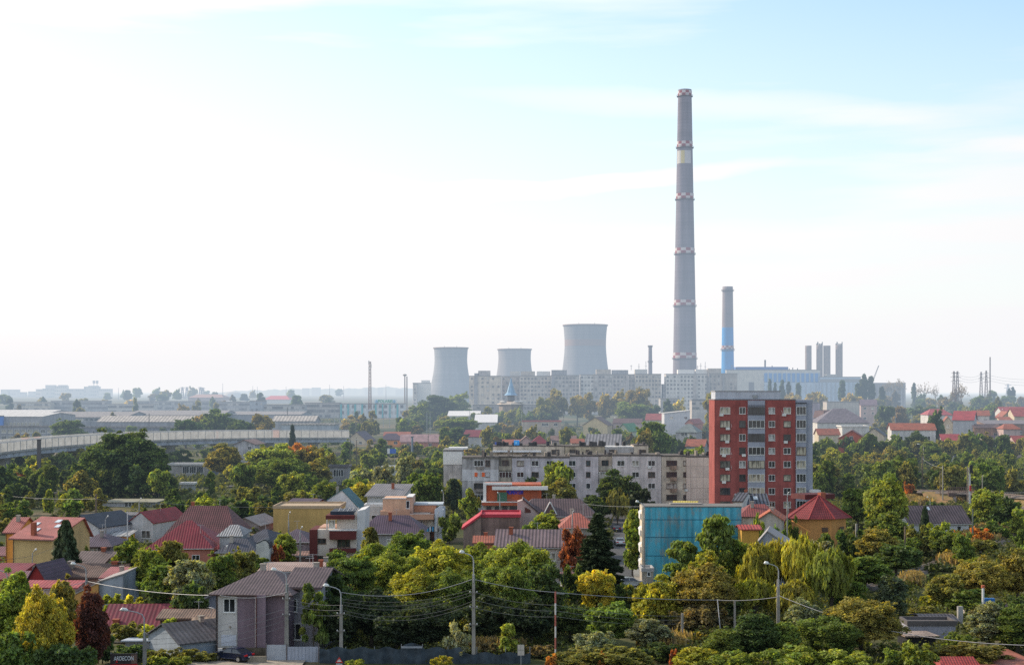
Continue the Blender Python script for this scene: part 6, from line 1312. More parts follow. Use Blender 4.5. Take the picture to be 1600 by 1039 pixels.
lamp('lamp post before the orange-red pyramid roof', 894, 255, 799, 2, 812, w=.2)
lamp('double lamp at the top left corner of the blue wall', 1007, 238, 784, -14, 800, w=.22)
lamp('short lamp post behind the white cottage roof', 1453, 350, 777, -5, 790, w=.22)
lamp('lamp post left of the many-sided house with round head', 1230, 270, 770, 2, 790, w=.2)
lamp('far lamp above the green roof with curved arm', 956, 720, 653, 6, 662, w=.3, group='far street lamps')
lamp('far lamp beside the plane trees above the yellow gable', 880, 800, 642, -5, 652, w=.3, group='far street lamps')
lamp('far lamp left of the striped block of shrubs near the spire', 815, 800, 640, -4, 650, w=.3, group='far street lamps')
lamp('far lamp at the top right near the long red roof', 1562, 720, 640, 5, 650, w=.3, group='far street lamps')
lamp('far white-headed lamp above the right wood', 1443, 560, 694, -10, 700, w=.3, group='far street lamps')
def pole(label, px, D, ytop, w=.26, c=CP, name='utility_pole', group='plain poles without a lamp', cross=0, base=None, taper=.7):
    zb = gz(D) if base is None else base; r = empty(name, (X(px, D), D, zb), label, 'pole', group); zt = Z(ytop, D) - zb
    MB().solid([(-w/2, -1), (w/2, -1), (w/2*taper, zt), (-w/2*taper, zt)], -w*.4, w*.4, 'y').build('shaft', c, r)
    if cross:
        MB().box(-cross/2, -.06 - w/2, zt - .8, cross/2, .06 - w/2, zt - .65).build('cross_arm', ST, r)
        for k in (-1, 0, 1): MB().lathe([(.06, zt - .65), (.09, zt - .5), (.03, zt - .4)], 8, cx=k*cross*.42, cy=-w/2).build('insulator', wh(.6), r)
    SHIELD.append((px - 2, px + 2, ytop, ytop + 40, D)); return r, zt
WOOD = plain((.16, .12, .09), .95, var=.3)
pole('tall brown pole standing in front of the big tree on the left', 150, 330, 772, .42, WOOD); pole('concrete pole between the mauve house and willow shrubs', 1066, 185, 958, .36)
pole('concrete pole with two slots right of the many-sided house', 1338, 270, 818, .42, CP); pole('brown pole in shade right of the conifer shrubs', 1414, 262, 822, .3, WOOD)
pole('dark slim pole right of the white cottage', 1520, 300, 795, .32, plain((.1, .12, .1))); pole('pale pole left of the railway signal', 1473, 400, 727, .3); pole('short dark pole beside the pale pole near the dry grass', 1469, 402, 735, .22, WOOD)
pole('white thin pole left of the white gabled house', 199, 290, 799, .22, plain((.5, .5, .5))); pole('short white-topped concrete pole among willow leaves', 1148, 190, 938, .3)
pole('dark pole above the far viaduct end', 449, 830, 636, .45, plain((.1, .09, .09))); pole('dark pole left of the corrugated shed', 233, 780, 646, .4, plain((.1, .09, .09))); pole('wooden pole in the middle trees, left of a pair', 547, 560, 686, .3, WOOD, cross=1.2); pole('wooden pole in the middle trees, right of a pair', 557, 560, 684, .3, WOOD, cross=1.2)
pole('pole over the right wood with sagging wire', 1441, 430, 712, .3, WOOD); pole('thin pole at the far right by the tracks', 1578, 330, 772, .2, WOOD); pole('thin pole left of the tracks with light head', 1535, 380, 742, .24)
pole('pole between round tree and red tower', 1110, 560, 664, .3); pole('dark pole above the faded pink roof', 669, 660, 678, .3, WOOD)
for i, (px, t, D) in enumerate([(523, 625, 900), (531, 630, 900), (599, 628, 880), (609, 627, 880), (667, 643, 800), (672, 644, 800), (734, 642, 800), (1399, 643, 820), (1425, 648, 800), (1478, 634, 850), (1510, 640, 800)]):
    pole(f"faint slender pole {['left of the green sign office', 'below the telecom mast', 'under the green sign, left of two', 'under the green sign, right of two', 'in front of the blue-grey trees, left of two', 'in front of the blue-grey trees, right of two', 'right of the white flat halls', 'left of the hillside villas', 'above the long white house', 'behind the grey villa', 'beyond the villa roofs'][i]}", px, D, t, .32, ST, group='faint far poles')
# red and white pole, thin leaning pole, square sign, signal
D = 170; r = empty('striped_pole', (X(868, D), D, 0), 'slender pole painted in red and white bands', 'pole'); zt = Z(924, D); n = 7
for k in range(n): MB().tube([(-.0, 0, -1 + (zt + 1)*k/n), (0, 0, -1 + (zt + 1)*(k + 1)/n)], .085, 8).build('band', plain((.50, .48, .47)) if k % 2 else plain((.32, .10, .08)), r)
MB().tube([(0, 0, zt - .2), (1.0, 0, zt - .25)], .04, 5).build('arm', ST, r)
o = MB().tube([P(1121, 936, 190), P(1126, 990, 189)], .06, 6).build('thin_pole', plain((.5, .48, .47))); tag(o, 'thin whitish leaning pole right of the concrete pole', 'pole')
D = 168; r = empty('square_sign', (X(814, D), D, 0), 'square road sign seen from behind on a thin post', 'sign'); z = Z(1015, D); MB().tube([(0, 0, -1), (0, 0, z + .5)], .04, 6).build('post', ST, r); b = MB()
for i in (-1, 0):
    for j in (-1, 0): b.box(i*.38 + .01, -.05, z + j*.6 + .02, i*.38 + .36, -.02, z + j*.6 + .58)
b.build('panel', plain((.42, .38, .33), .7), r)
D = 178; r = empty('railway_signal', (X(1065, D), D, 0), 'black railway signal board on a post among the shrubs', 'signal'); MB().tube([(0, .1, -1), (0, .1, Z(1010, D))], .09, 8).build('post', ST, r)
h = MB().box(-.38, -.15, Z(1018, D), .38, .05, Z(997, D)).build('signal_head', plain((.015, .015, .018), .5), r)
for k in (-.4, .1): MB().lathe([(.13, 0), (.16, .12)], 10).build('lens_hood', plain((.03, .03, .03)), h, loc=(0, -.15, Z(1008, D) + k)).rotation_euler = (R(90), 0, 0)
D = 392; r = empty('railway_signal', (X(1515, D), D, 1), 'tall white railway signal mast with black head and red plate', 'signal'); zt = Z(730, D) - 1
MB().box(-.22, -.15, -1, .22, .15, zt).build('mast', wh(.5), r); MB().box(-.1, -.5, zt - 1.5, .7, -.2, zt + .6).build('signal_head', plain((.02, .02, .025)), r); MB().box(-.1, -.4, zt - 6.0, .35, -.2, zt - 4.6).build('red_plate', plain((.4, .04, .03)), r)
MB().tube([(-.5, .2, -1), (-.5, .2, zt + .3)], .12, 6).build('rear_post', plain((.25, .2, .18)), r)
SHIELD.append((1505, 1522, 728, 775, 392))
# triangular warning sign on the third lamp
D = 170.2; r = empty('warning_sign', (X(530.5, D), D, 0), 'red-bordered triangular warning sign on the lamp pole', 'sign'); z0, z1 = Z(1034, D), Z(1025, D); q = .42; yo = -.30
MB().solid([(-q, z0), (q, z0), (0, z1)], yo - .03, yo, 'y').build('border', plain((.55, .04, .03), .4), r); MB().solid([(-q*.62, z0 + .12), (q*.62, z0 + .12), (0, z1 - .22)], yo - .04, yo - .033, 'y').build('face', wh(.75), r)
MB().box(-.03, yo - .046, z0 + .2, .03, yo - .042, z1 - .3).build('symbol', plain((.02, .02, .02)), r); MB().box(-.35, yo - .02, z0 - .9, .35, yo, z0 - .1).build('lower_plate', wh(.6), r); MB().tube([(0, yo + .04, 0), (0, yo + .04, z0 + .3)], .03, 5).build('post', ST, r)
# ------------------------------------------------------------------ cables
def cable(label, pts, sag, r=.03, group=None, name='overhead_cable', c=(.27, .27, .28)):
    out = []
    for a, b in zip(pts, pts[1:]):
        a, b = Vector(a), Vector(b)
        for k in range(14): t = k/14; p = a.lerp(b, t); p.z -= sag*4*t*(1 - t); out.append(p)
    out.append(Vector(pts[-1])); o = MB().tube(out, r, 4).build(name, plain(c, .5)); tag(o, label, 'cable', group)
PC = P(740, 905, 170.7); PB = P(533, 925, 170.7); PA = P(226, 990, 165.7)
cable('pale main cable sagging between the warning-sign lamp and the tallest lamp', [P(533, 925, 170.6), P(737, 905, 170.6)], 1.0, .035)
cable('pale main cable running right from the tallest lamp past the signal', [P(742, 905, 170.6), P(868, 925, 170), P(1120, 937, 190), P(1216, 932, 185.6)], .22, .035)
cable('long pale cable crossing the roofs on the left towards the mauve house', [P(-20, 925, 170), P(137, 908, 200), P(345, 930, 175), P(448, 925, 173.5)], .45, .035)
cable('pale cable leaving the right lamp towards the bottom right corner', [P(1217, 930, 185.6), P(1390, 985, 172), P(1620, 1008, 160)], .35, .035)
for k in range(5):
    cable(f"thin dark line of the central bundle, {ORD[k]} from top", [P(533, 935 + 4.5*k + (k > 2)*4, 170.8), P(739, 920 + 4.2*k + (k > 2)*6, 170.8)], .85 + .12*k, .02, 'thin lines between the two central lamps', c=(.13, .125, .12))
for k in range(4):
    cable(f"thin dark line from the left lamp to the mauve house, {ORD[k]} from top", [P(226, 992 + 7*k, 165.8), P(448, 950 + 9*k, 173.8)], .5 + .1*k, .018, 'thin lines left of the mauve house', c=(.2, .19, .19))
for k in range(3):
    cable(f"thin dark line from the mauve house lamp to the warning-sign lamp, {ORD[k]} from top", [P(448, 935 + 9*k, 173.8), P(533, 945 + 8*k, 170.8)], .25, .018, 'thin lines right of the mauve house', c=(.2, .19, .19))
for k in range(3):
    cable(f"faint line over the dark shrubs right of the tallest lamp, {ORD[k]} from top", [P(742, 925 + 12*k, 170.8), P(870, 945 + 9*k, 170.2), P(1066, 962 + 6*k, 184.8)], .35, .018, 'faint lines over the dark shrubs', c=(.18, .18, .17))
cable('thin dark line across the roofs of the yellow house', [P(-20, 872, 232), P(51, 868, 235.5), P(165, 818, 289)], .3, .022, c=(.12, .12, .12))
cable('line over the green trees before the panel block', [P(-10, 772, 395), P(150, 779, 329), P(217, 783, 329), P(480, 792, 330)], .5, .03, c=(.2, .2, .2))
cable('line crossing in front of the dark trees right of the restaurant', [P(781, 778, 329), P(890, 783, 330), P(1007, 791, 237.5)], .4, .022, c=(.25, .25, .26))
cable('wire from the brown pole to the pale pole over the right wood', [P(1441, 716, 429), P(1473, 731, 399.7)], .5, .03, c=(.3, .3, .3))
for k in range(3): cable(f"very thin high voltage line beyond the pylons, {ORD[k]} from top", [P(1493, 583 + 4*k, 949), P(1536, 584 + 4*k, 1030), P(1640, 590 + 5*k, 1100)], 2.5, .06, 'high voltage lines on the right', c=(.3, .3, .3))
# ------------------------------------------------------------------ front fences, yard, hoarding, car
def strip(name, label, pts, w, mat, z=.05, kerb=False):
    m = MB(); 
    for (a, b) in zip(pts, pts[1:]):
        a, b = Vector(a), Vector(b); t = (b - a); t.z = 0; t.normalize(); n = Vector((-t.y, t.x, 0))*w/2; u_ = Vector((0, 0, z)); m.poly([a - n + u_, b - n + u_, b + n + u_, a + n + u_])
    o = m.build(name, mat); tag(o, label, None, kind='structure'); return o
def gp(px, D): return (X(px, D), D, gz(D))
ASPH = plain((.075, .075, .078), .9, var=.25, scale=.6); PAVE = plain((.24, .23, .21), .9, var=.2); TRK = plain((.16, .13, .11), .95, var=.3, scale=2)
strip('road', 'asphalt side street behind the spruce', [gp(975, 205), gp(978, 245), gp(972, 300), gp(962, 380)], 8.5, ASPH)
strip('pavement', 'pale pavement along the side street', [gp(1003, 212), gp(1001, 245), gp(992, 300)], 2.0, PAVE, .12)
strip('road', 'street passing along the front edge', [(-60, 163, 0), (60, 163, 0)], 7, ASPH, .06)
strip('yard', 'paved yard around the parked car', [(-36, 170.5, 0), (-23, 170.5, 0)], 7, plain((.30, .26, .21), .95, var=.25), .1)
strip('path', 'pale path under the big tree on the left', [gp(45, 425), gp(100, 428), gp(160, 430)], 4, PAVE)
strip('road', 'road between the middle trees', [gp(-50, 440), gp(300, 470), gp(560, 500), gp(700, 520)], 7, ASPH)
for k, y in ((0, 305), (1, 296), (2, 262), (3, 250)): pass
NETM = NT('shade_net'); tcn = NETM.n('ShaderNodeTexCoord').outputs['Object']
finish(NETM, mul(NETM, (.045, .06, .075), ramp(NETM, noise(NETM, tcn, .9, 5), [(.3, .5), (.7, 1.4)])), .8, .2)
D = 170.6; r = empty('net_fence', (0, D, 0), 'dark blue-green shade net fence along the front of the trees', 'fence'); u = lambda px: X(px, D)
m = MB(); N = 60; prev = None
for i in range(N + 1):
    px = 499 + 330*i/N; t = 1012 + 2.2*math.sin(i*.9) + (8 if px > 720 else 0) - (6 if 626 < px < 662 else 0); cur = (u(px), Z(t, D), .12*math.sin(i*1.7))
    if prev: m.poly([(prev[0], prev[2], -.4), (cur[0], cur[2], -.4), (cur[0], cur[2], cur[1]), (prev[0], prev[2], prev[1])])
    prev = cur
m.build('net', NETM.m, r)
for px in (499, 540, 585, 627, 643, 660, 700, 745, 790, 828): MB().tube([(u(px), .15, -.5), (u(px), .15, Z(1010 if px not in (627, 643, 660) else 1006, D))], .05, 6).build('post', plain((.16, .17, .18)), r)
MB().box(u(627), -.12, Z(1012, D), u(660), -.06, Z(1009, D)).build('top_rail', plain((.25, .27, .3)), r)
D = 171.4; r = empty('metal_gate', (X(416, D), D, 0), 'pale grey sheet metal gate under the mauve house', 'gate'); u = lambda px: X(px, D) - X(416, D)
MB().box(0, 0, -.5, u(447), .06, Z(1007, D)).build('panel', wall((.36, .38, .42), .15), r); MB().box(u(449), 0, -.5, u(498), .06, Z(1010, D)).build('panel', wall((.33, .35, .41), .15), r)
for k in range(9): MB().box(u(449) + k*.4, -.03, 0, u(449) + k*.4 + .03, -.003, Z(1010.5, D)).build('rib', plain((.28, .3, .34)), r)
for px in (416, 448, 498): MB().box(u(px) - .05, -.05, -.5, u(px) + .05, .12, Z(1005, D)).build('post', plain((.12, .1, .1)), r)
D = 174; r = empty('board_fence', (X(340, D), D, 0), 'dark brown board fence behind the parked car', 'fence'); u = lambda px: X(px, D) - X(340, D)
fm_ = MB()
for k in range(27): fm_.box(u(340) + k*.205, .01*(k % 2), -.3, u(340) + k*.205 + .195, .05 + .01*(k % 2), Z(1011 + .3*((k*7) % 4), D))
fm_.build('boards', plain((.10, .085, .06), .95, var=.35), r); MB().box(u(341), -.3, -.3, u(348), -.01, Z(1012, D)).build('meter_box', wh(.5), r)
D = 170; o = MB().box(0, 0, -.3, X(416, D) - X(387, D), .25, .75).build('low_wall', wall((.30, .26, .20), .3), loc=(X(387, D), D, 0)); tag(o, 'low sandy wall right of the parked car', 'wall')
# hoarding
D = 165; r = empty('hoarding', (X(172, D), D, 0), 'dark advertising hoarding with white lettering on red and black', 'sign', rz=R(7)); w = X(214, D) - X(172, D); z0, z1 = -.2, Z(1021, D)
MB().box(0, 0, z0, w, .08, z1).build('board', plain((.05, .04, .038), .5), r); MB().box(0, -.012, z0, w, -.004, .75).build('red_stripe', plain((.45, .02, .02), .5), r); MB().box(w*.76, -.014, .8, w*.97, -.004, z1 - .1).build('photo_patch', plain((.20, .12, .09), .5, var=.5, scale=6), r)
text('lettering', 'ARDECON', .62, wh(.75), r, (w*.5, -.02, 1.35), bold=.01, sx=.7); b = MB(); b.poly([(w*.2, -.02, .9), (w*.28, -.02, .9), (w*.26, -.02, 1.6)]).build('emblem', plain((.6, .03, .03)), r)
MB().tube([(.1, .12, 0), (.1, .12, z1 + .1)], .05, 6).build('post', ST, r); MB().tube([(w - .1, .12, 0), (w - .1, .12, z1 + .1)], .05, 6).build('post', ST, r)
# cars
def car(label, px, D, rz, body, name='parked_car', z=None, group=None, seed=0):
    r = empty(name, (X(px, D), D, (gz(D) if z is None else z) + .12), label, 'car', group, R(rz))
    PAINT = plain(body, .22, .2, .6, .03); GLS = plain((.03, .035, .045), .08, spec=.8); RUB = plain((.02, .02, .02), .9); RIM = plain((.45, .45, .47), .3, .8)
    L, Wd = 4.7, 1.82
    # body side profile: x along the length, z up
    low = [(-2.32, .30), (-2.36, .62), (-2.30, .86), (-1.75, .96), (1.15, .95), (2.10, .83), (2.33, .62), (2.34, .32)]
    b = MB(); n = len(low); ys = [(-.80, .0), (-.91, .0), (.91, .0), (.80, 0)]
    sect = []
    for (yy, ins) in ((-.78, .10), (-.91, 0), (.91, 0), (.78, .10)):
        k = len(b.v)
        for (x, zz_) in low: b.v.append((x*(1 - ins*.35), yy, zz_ + (-.0 if ins == 0 else (.03 if zz_ > .7 else -.02))))
        sect.append(k)
    for a, c in zip(sect, sect[1:]):
        for i in range(n): j = (i + 1) % n; b.f.append((a + i, c + i, c + j, a + j))
    b.f.append(tuple(sect[0] + i for i in range(n))); b.f.append(tuple(sect[-1] + i for i in reversed(range(n))))
    bd = b.build('body', PAINT, r)
    md = bd.modifiers.new('bevel', 'BEVEL'); md.width = .06; md.segments = 2; md.limit_method = 'ANGLE'
    g = MB(); lo_, hi_ = [(-1.75, .95), (1.05, .95)], [(-1.05, 1.40), (.30, 1.40)]
    q = [(-1.78, -.80, .94), (1.08, -.80, .94), (1.08, .80, .94), (-1.78, .80, .94), (-1.0, -.62, 1.38), (.28, -.62, 1.38), (.28, .62, 1.38), (-1.0, .62, 1.38)]
    g.v += q; g.f += [(0, 3, 2, 1), (4, 5, 6, 7), (0, 1, 5, 4), (1, 2, 6, 5), (2, 3, 7, 6), (3, 0, 4, 7)]; g.build('windows', GLS, r)
    MB().solid([(-1.08, 1.375), (.36, 1.375), (.2, 1.43), (-.4, 1.46), (-.95, 1.43)], -.64, .64, 'y').build('roof', PAINT, r)
    for s_ in (-1, 1):
        for (x0_, x1_) in ((-1.78, -1.02), (1.08, .30)): MB().tube([(x0_, s_*.80, .94), (x1_, s_*.63, 1.39)], .045, 5).build('pillar', PAINT, r)
        MB().tube([(-.35, s_*.81, .94), (-.32, s_*.64, 1.38)], .035, 5).build('pillar', PAINT, r)
        MB().tube([(-1.72, s_*.83, .955), (1.0, s_*.83, .955)], .022, 5).build('window_trim', RIM, r)
        MB().box(.85, s_*.9 - .1, .95, 1.02, s_*.9 + .1, 1.08).build('mirror', PAINT, r)
        for x in (-1.42, 1.42):
            w = MB().lathe([(.0, -.1), (.32, -.1), (.335, -.06), (.335, .1), (.0, .1)], 20).build('wheel', RUB, r, loc=(x, s_*.84, .33)); w.rotation_euler = (R(90), 0, 0)
            MB().lathe([(.0, -.115*s_*s_), (.21, -.112), (.2, -.09)], 16).build('rim', RIM, w); MB().lathe([(.2, .09), (.21, .112), (.0, .115)], 16).build('rim', RIM, w)
        MB().box(-2.37, s_*.62 - .22, .68, -2.2, s_*.62 + .22, .86).build('tail_light', plain((.5, .01, .01), .2), r); MB().box(2.18, s_*.62 - .2, .60, 2.34, s_*.62 + .2, .74).build('headlight', plain((.6, .62, .65), .1), r)
    MB().box(-2.385, -.26, .52, -2.36, .26, .64).build('number_plate', wh(.7), r); MB().box(-2.37, -.8, .3, -2.3, .8, .45).build('bumper', plain((.04, .04, .04)), r)
    return r
car('dark blue saloon parked in the yard at the bottom edge', 364, 171.2, 152, (.012, .018, .05))
for i, (px, D, rz, c, lab) in enumerate([(968, 300, 92, (.5, .5, .5), 'silver car farthest up the side street'), (987, 262, 96, (.35, .36, .38), 'grey car by the kerb beyond the spruce'), (985, 236, 8, (.55, .55, .55), 'white car crossing at the near end of the side street'), (963, 330, 90, (.03, .04, .06), 'dark car behind the silver one on the side street')]):
    car(lab, px, D, rz, c, group='cars in the side street')
SHIELD.append((958, 1000, 815, 880, 340))
# hedge-like green bank before the blue gable is made of shrubs (below)
# ------------------------------------------------------------------ railway
def rail_line(label, pts, z=.25):
    r = empty('railway_track', (0, 0, 0), label, 'railway track'); m = MB(); sl = MB(); bl = MB(); P_ = []
    for a, b in zip(pts, pts[1:]):
        a, b = Vector(a), Vector(b); n = max(1, int((b - a).length/1.3)); P_ += [a.lerp(b, k/n) for k in range(n)]
    P_.append(Vector(pts[-1]))
    for s_ in (-.72, .72):
        line = []
        for i, p in enumerate(P_):
            t = (P_[min(i + 1, len(P_) - 1)] - P_[max(i - 1, 0)]); t.z = 0; t.normalize(); line.append(p + Vector((-t.y, t.x, 0))*s_ + Vector((0, 0, z + .22)))
        m.tube(line, .07, 4); 
    m.build('rail', plain((.22, .17, .14), .5, .5), r)
    for i, p in enumerate(P_[:-1]):
        t = (P_[i + 1] - p); t.z = 0; t.normalize(); n = Vector((-t.y, t.x, 0))*1.25; a = t*.14; u_ = Vector((0, 0, z + .12)); sl.poly([p - n - a + u_, p - n + a + u_, p + n + a + u_, p + n - a + u_])
    s = sl.build('sleepers', plain((.10, .085, .07)), r); s['kind'] = 'stuff'
    for i in range(len(P_) - 1):
        t = (P_[i + 1] - P_[i]); t.z = 0; t.normalize(); n = Vector((-t.y, t.x, 0)); a, b = P_[i], P_[i + 1]; u_ = Vector((0, 0, z + .05)); q = Vector((0, 0, -.4))
        bl.poly([a - n*1.5 + u_, b - n*1.5 + u_, b + n*1.5 + u_, a + n*1.5 + u_]); bl.poly([a - n*2.3 + q, b - n*2.3 + q, b - n*1.5 + u_, a - n*1.5 + u_])
    bl.build('ballast', TRK, r); return r
rail_line('overgrown single track rising between the shrubs on the right', [gp(1335, 232), gp(1385, 243), gp(1440, 258), gp(1500, 280), gp(1560, 310), gp(1640, 345)])
E1 = 3.6
def ep(px, D): return (X(px, D), D, gz(D) + E1)
bank = MB(); q0 = [(1440, 405), (1485, 402), (1520, 398), (1560, 392), (1600, 385), (1680, 372)]
for (a, Da), (b, Db) in zip(q0, q0[1:]):
    if a == 1485: continue
    A, B = Vector(ep(a, Da)), Vector(ep(b, Db)); dn = Vector((0, -7, -E1 - .5)); up = Vector((0, 8, 0)); dn2 = Vector((0, 15, -E1 - .5))
    bank.poly([A + dn, B + dn, B, A]); bank.poly([A, B, B + up, A + up]); bank.poly([A + up, B + up, B + dn2, A + dn2])
nt = NT('dry_grass_bank'); tc = nt.n('ShaderNodeTexCoord').outputs['Object']; bank_m = finish(nt, ramp(nt, noise(nt, tc, .4, 5), [(.35, (.09, .09, .03)), (.5, (.24, .17, .07)), (.65, (.34, .19, .09))]), .95)
tag(bank.build('embankment', bank_m), 'dry grassy railway embankment on the right', None, kind='structure')
rail_line('railway track on the embankment curving to the right edge', [(X(a, D) , D + 2.5, gz(D) + E1) for a, D in [(1440, 405), (1520, 398), (1560, 392), (1600, 385), (1680, 372)]], .05)
rail_line('second railway track near the right edge', [(X(a, D) , D - 6, gz(D) + 1.4) for a, D in [(1555, 392), (1600, 380), (1690, 360)]], .05)
D = 401; r = empty('railway_bridge', (X(1481, D), D - .6, gz(D)), 'small rusty railway bridge with handrail and pale pier', 'bridge'); w = X(1521, D) - X(1481, D)
MB().box(0, 0, E1 - .9, w, 3.5, E1 - .05).build('deck', plain((.12, .08, .07)), r); m = MB()
for k in range(13): m.box(w*k/12 - .05, -.12, E1, w*k/12 + .05, -.02, E1 + 1.3)
m.box(-.1, -.2, E1 + 1.3, w + .1, 0, E1 + 1.42); m.box(-.1, -.16, E1 + .6, w + .1, -.04, E1 + .7); m.build('handrail', plain((.15, .09, .09)), r)
MB().box(w*.2, .3, -1, w*.32, 3.2, E1 - .9).build('pier', wall((.50, .40, .36), .2), r); MB().box(w*.9, .3, -1, w, 3.2, E1 - .9).build('pier', wall((.40, .36, .33), .2), r)
SHIELD.append((1478, 1518, 765, 792, 400)); SHIELD.append((1560, 1600, 762, 785, 385)); SHIELD.append((1360, 1530, 860, 915, 260))
D = 384; r = empty('picket_fence', (X(1567, D), D + 16, gz(D)), 'pale picket fence above the tracks at the right edge', 'fence'); m = MB()
for k in range(30): m.box(k*.42, 0, 0, k*.42 + .12, .08, Z(764 + k*.35, D + 16) - gz(D))
m.box(0, .09, Z(770, D + 16) - gz(D), 12.6, .14, Z(769, D + 16) - gz(D)); m.build('pickets', plain((.36, .31, .27)), r)

for px, D, pys, zc in ((740, 171, (925, 948, 975), 0), (533, 171, (958, 985), 0), (448, 174, (935, 960), 0)):
    for k, py in enumerate(pys):
        o = MB().box(-.45, -.42, -.04, .45, -.32, .04).build('bracket', plain((.14, .13, .12)), [q for q in bpy.data.objects if q.name.startswith('street_lamp') and q.type == 'EMPTY' and abs(q.location.x - X(px, D)) < .01][0], loc=(0, 0, Z(py, D)))
        for e in (-.38, .38): MB().lathe([(.05, .04), (.08, .12), (.03, .2)], 8, cx=e, cy=-.37).build('insulator', wh(.45), o)

o = car('dark van driving on the far part of the viaduct', 432, 622, 4, (.06, .05, .09), name='van', z=Z(684.6, 622)); o.location.y += 3; o.scale = (1.15, 1.1, 1.5)
car('white car parked beyond the picket fence at the right edge', 1597, 412, 20, (.6, .6, .6))
car('white car under the viaduct beside the little gabled house', 120, 500, 10, (.6, .6, .6)); car('blue car under the viaduct left of the big tree', 112, 496, 0, (.05, .12, .4))
# ------------------------------------------------------------------ trees: front
T('tall', 22, 906, 160, 92, 'light green', 'light green broad-leaved tree at the left edge beside the yellow one')
T('broad', 66, 918, 154, 96, 'yellow', 'brightest yellow tree in the lower left corner')
T('tall', 96, 914, 166, 60, 'ochre', 'ochre-brown tree squeezed between the yellow tree and the ivy column')
T('tall', 143, 928, 161, 62, 'dark red', 'dark red ivy-covered column tree left of the street lamp')
T('shrub', 25, 985, 151, 120, 'mid-green', 'shaded green shrub below the light green tree at left'); T('shrub', 100, 1005, 151, 110, 'deep green', 'deep green shrub below the yellow tree')
T('shrub', 60, 975, 152, 60, 'yellow', 'small yellow shrub below the bright yellow tree', ) 
T('shrub', 205, 1003, 172, 70, 'deep green', 'dark hedge behind the hoarding'); T('shrub', 160, 990, 170, 60, 'deep green', 'deep green shrub at the foot of the ivy column')
for i, (px, t, w) in enumerate([(250, 1012, 48), (288, 1012, 52), (322, 1016, 46)]):
    T('shrub', px, t, 171, w, 'olive', f"{['leftmost', 'middle', 'rightmost'][i]} olive ivy mound of the rounded hedge left of the parked car")
T('shrub', 245, 1022, 167, 42, 'light green', 'bright leafy shrub right of the left lamp pole'); T('shrub', 278, 1024, 168, 46, 'light green', 'bright leafy shrub in front of the hedge mounds')
T('shrub', 200, 968, 185, 60, 'olive', 'olive creeper shrub below the long dark red roof'); T('shrub', 236, 972, 184, 46, 'yellow-green', 'yellow-green creeper shrub left of the blue gable'); T('shrub', 262, 964, 190, 40, 'light green', 'light green creeper above the blue gable')
T('shrub', 180, 925, 206, 44, 'light green', 'light green creeper on the wall under the blue-grey shed'); T('shrub', 210, 928, 204, 40, 'yellow-green', 'yellow-green creeper right of the blue-grey shed')
T('thuja', 103, 814, 240, 42, 'dark', 'dark conical conifer at the corner of the large yellow house', name='conifer')
T('shrub', 128, 850, 262, 22, 'light green', 'light green bush right of the dark conifer'); T('shrub', 30, 893, 240, 40, 'yellow-green', 'yellow-green bush below the yellow house')
T('broad', 200, 846, 238, 56, 'mid-green', 'green round tree left of the big dark red roof'); T('broad', 228, 856, 222, 62, 'light green', 'light green tree below the steep roofs, front left'); T('broad', 268, 842, 226, 62, 'olive', 'olive tree before the big dark red roof')
T('broad', 250, 880, 212, 70, 'mid-green', 'green low tree left of the silvery one'); T('broad', 300, 872, 208, 84, 'silvery', 'silvery grey-green tree before the navy roof'); T('broad', 345, 866, 214, 60, 'mid-green', 'green tree right of the silvery one'); T('broad', 376, 860, 222, 62, 'olive', 'olive tree left of the curved white gable')
T('shrub', 300, 908, 200, 70, 'deep green', 'deep green shrub under the silvery tree'); T('shrub', 240, 915, 204, 60, 'deep green', 'deep green shrub between the shed and the silvery tree')
T('tall', 445, 836, 258, 42, 'light green', 'light green tree right of the orange bush'); T('shrub', 430, 850, 252, 28, 'rusty red', 'rusty orange bush beside the curved white gable'); T('shrub', 418, 832, 275, 36, 'light green', 'light green bush above the curved white gable')
# centre mass
T('layered', 490, 915, 174, 50, 'mid-green', 'feathery tree overlapping the right wing of the mauve house')
T('layered', 505, 895, 184, 96, 'deep green', 'deep green tiered tree touching the right wing of the mauve house'); T('layered', 545, 872, 196, 100, 'mid-green', 'green tiered tree behind the warning-sign lamp')
T('layered', 470, 955, 175, 40, 'olive', 'small olive bush in front of the right wing of the mauve house') if False else None
T('broad', 582, 846, 226, 74, 'light green', 'light green tree right of the cream and brown house'); T('tall', 578, 824, 246, 30, 'olive', 'slender reddish-tipped tree beside the slanted wall')
T('broad', 640, 830, 236, 104, 'mid-green', 'broad green tree below the purple tiled roof'); T('broad', 615, 858, 208, 96, 'light green', 'light green tree, centre left of the big mass'); T('broad', 688, 846, 218, 110, 'yellow-green', 'yellow-green tree, brightest of the central mass')
T('broad', 745, 848, 222, 96, 'light green', 'light green tree behind the tallest lamp'); T('broad', 655, 885, 192, 120, 'yellow-green', 'wide yellow-green tree left of the tallest lamp'); T('broad', 712, 890, 190, 110, 'mid-green', 'mid-green tree directly left of the tallest lamp pole')
T('broad', 815, 842, 204, 108, 'light green', 'light green tree under the long grey striped roof'); T('broad', 790, 880, 190, 110, 'mid-green', 'mid-green tree right of the tallest lamp'); T('broad', 850, 880, 196, 84, 'deep green', 'deep green tree left of the striped pole')
T('broad', 580, 920, 180, 110, 'dark', 'dark shaded tree behind the net fence, left'); T('broad', 660, 935, 178, 120, 'dark', 'dark shaded tree behind the net fence, middle'); T('broad', 620, 950, 176, 90, 'dark', 'dark tree low behind the net fence'); T('broad', 530, 940, 177, 80, 'dark', 'dark tree behind the warning-sign lamp')  # shade within the mass is put into the dark leaf colour
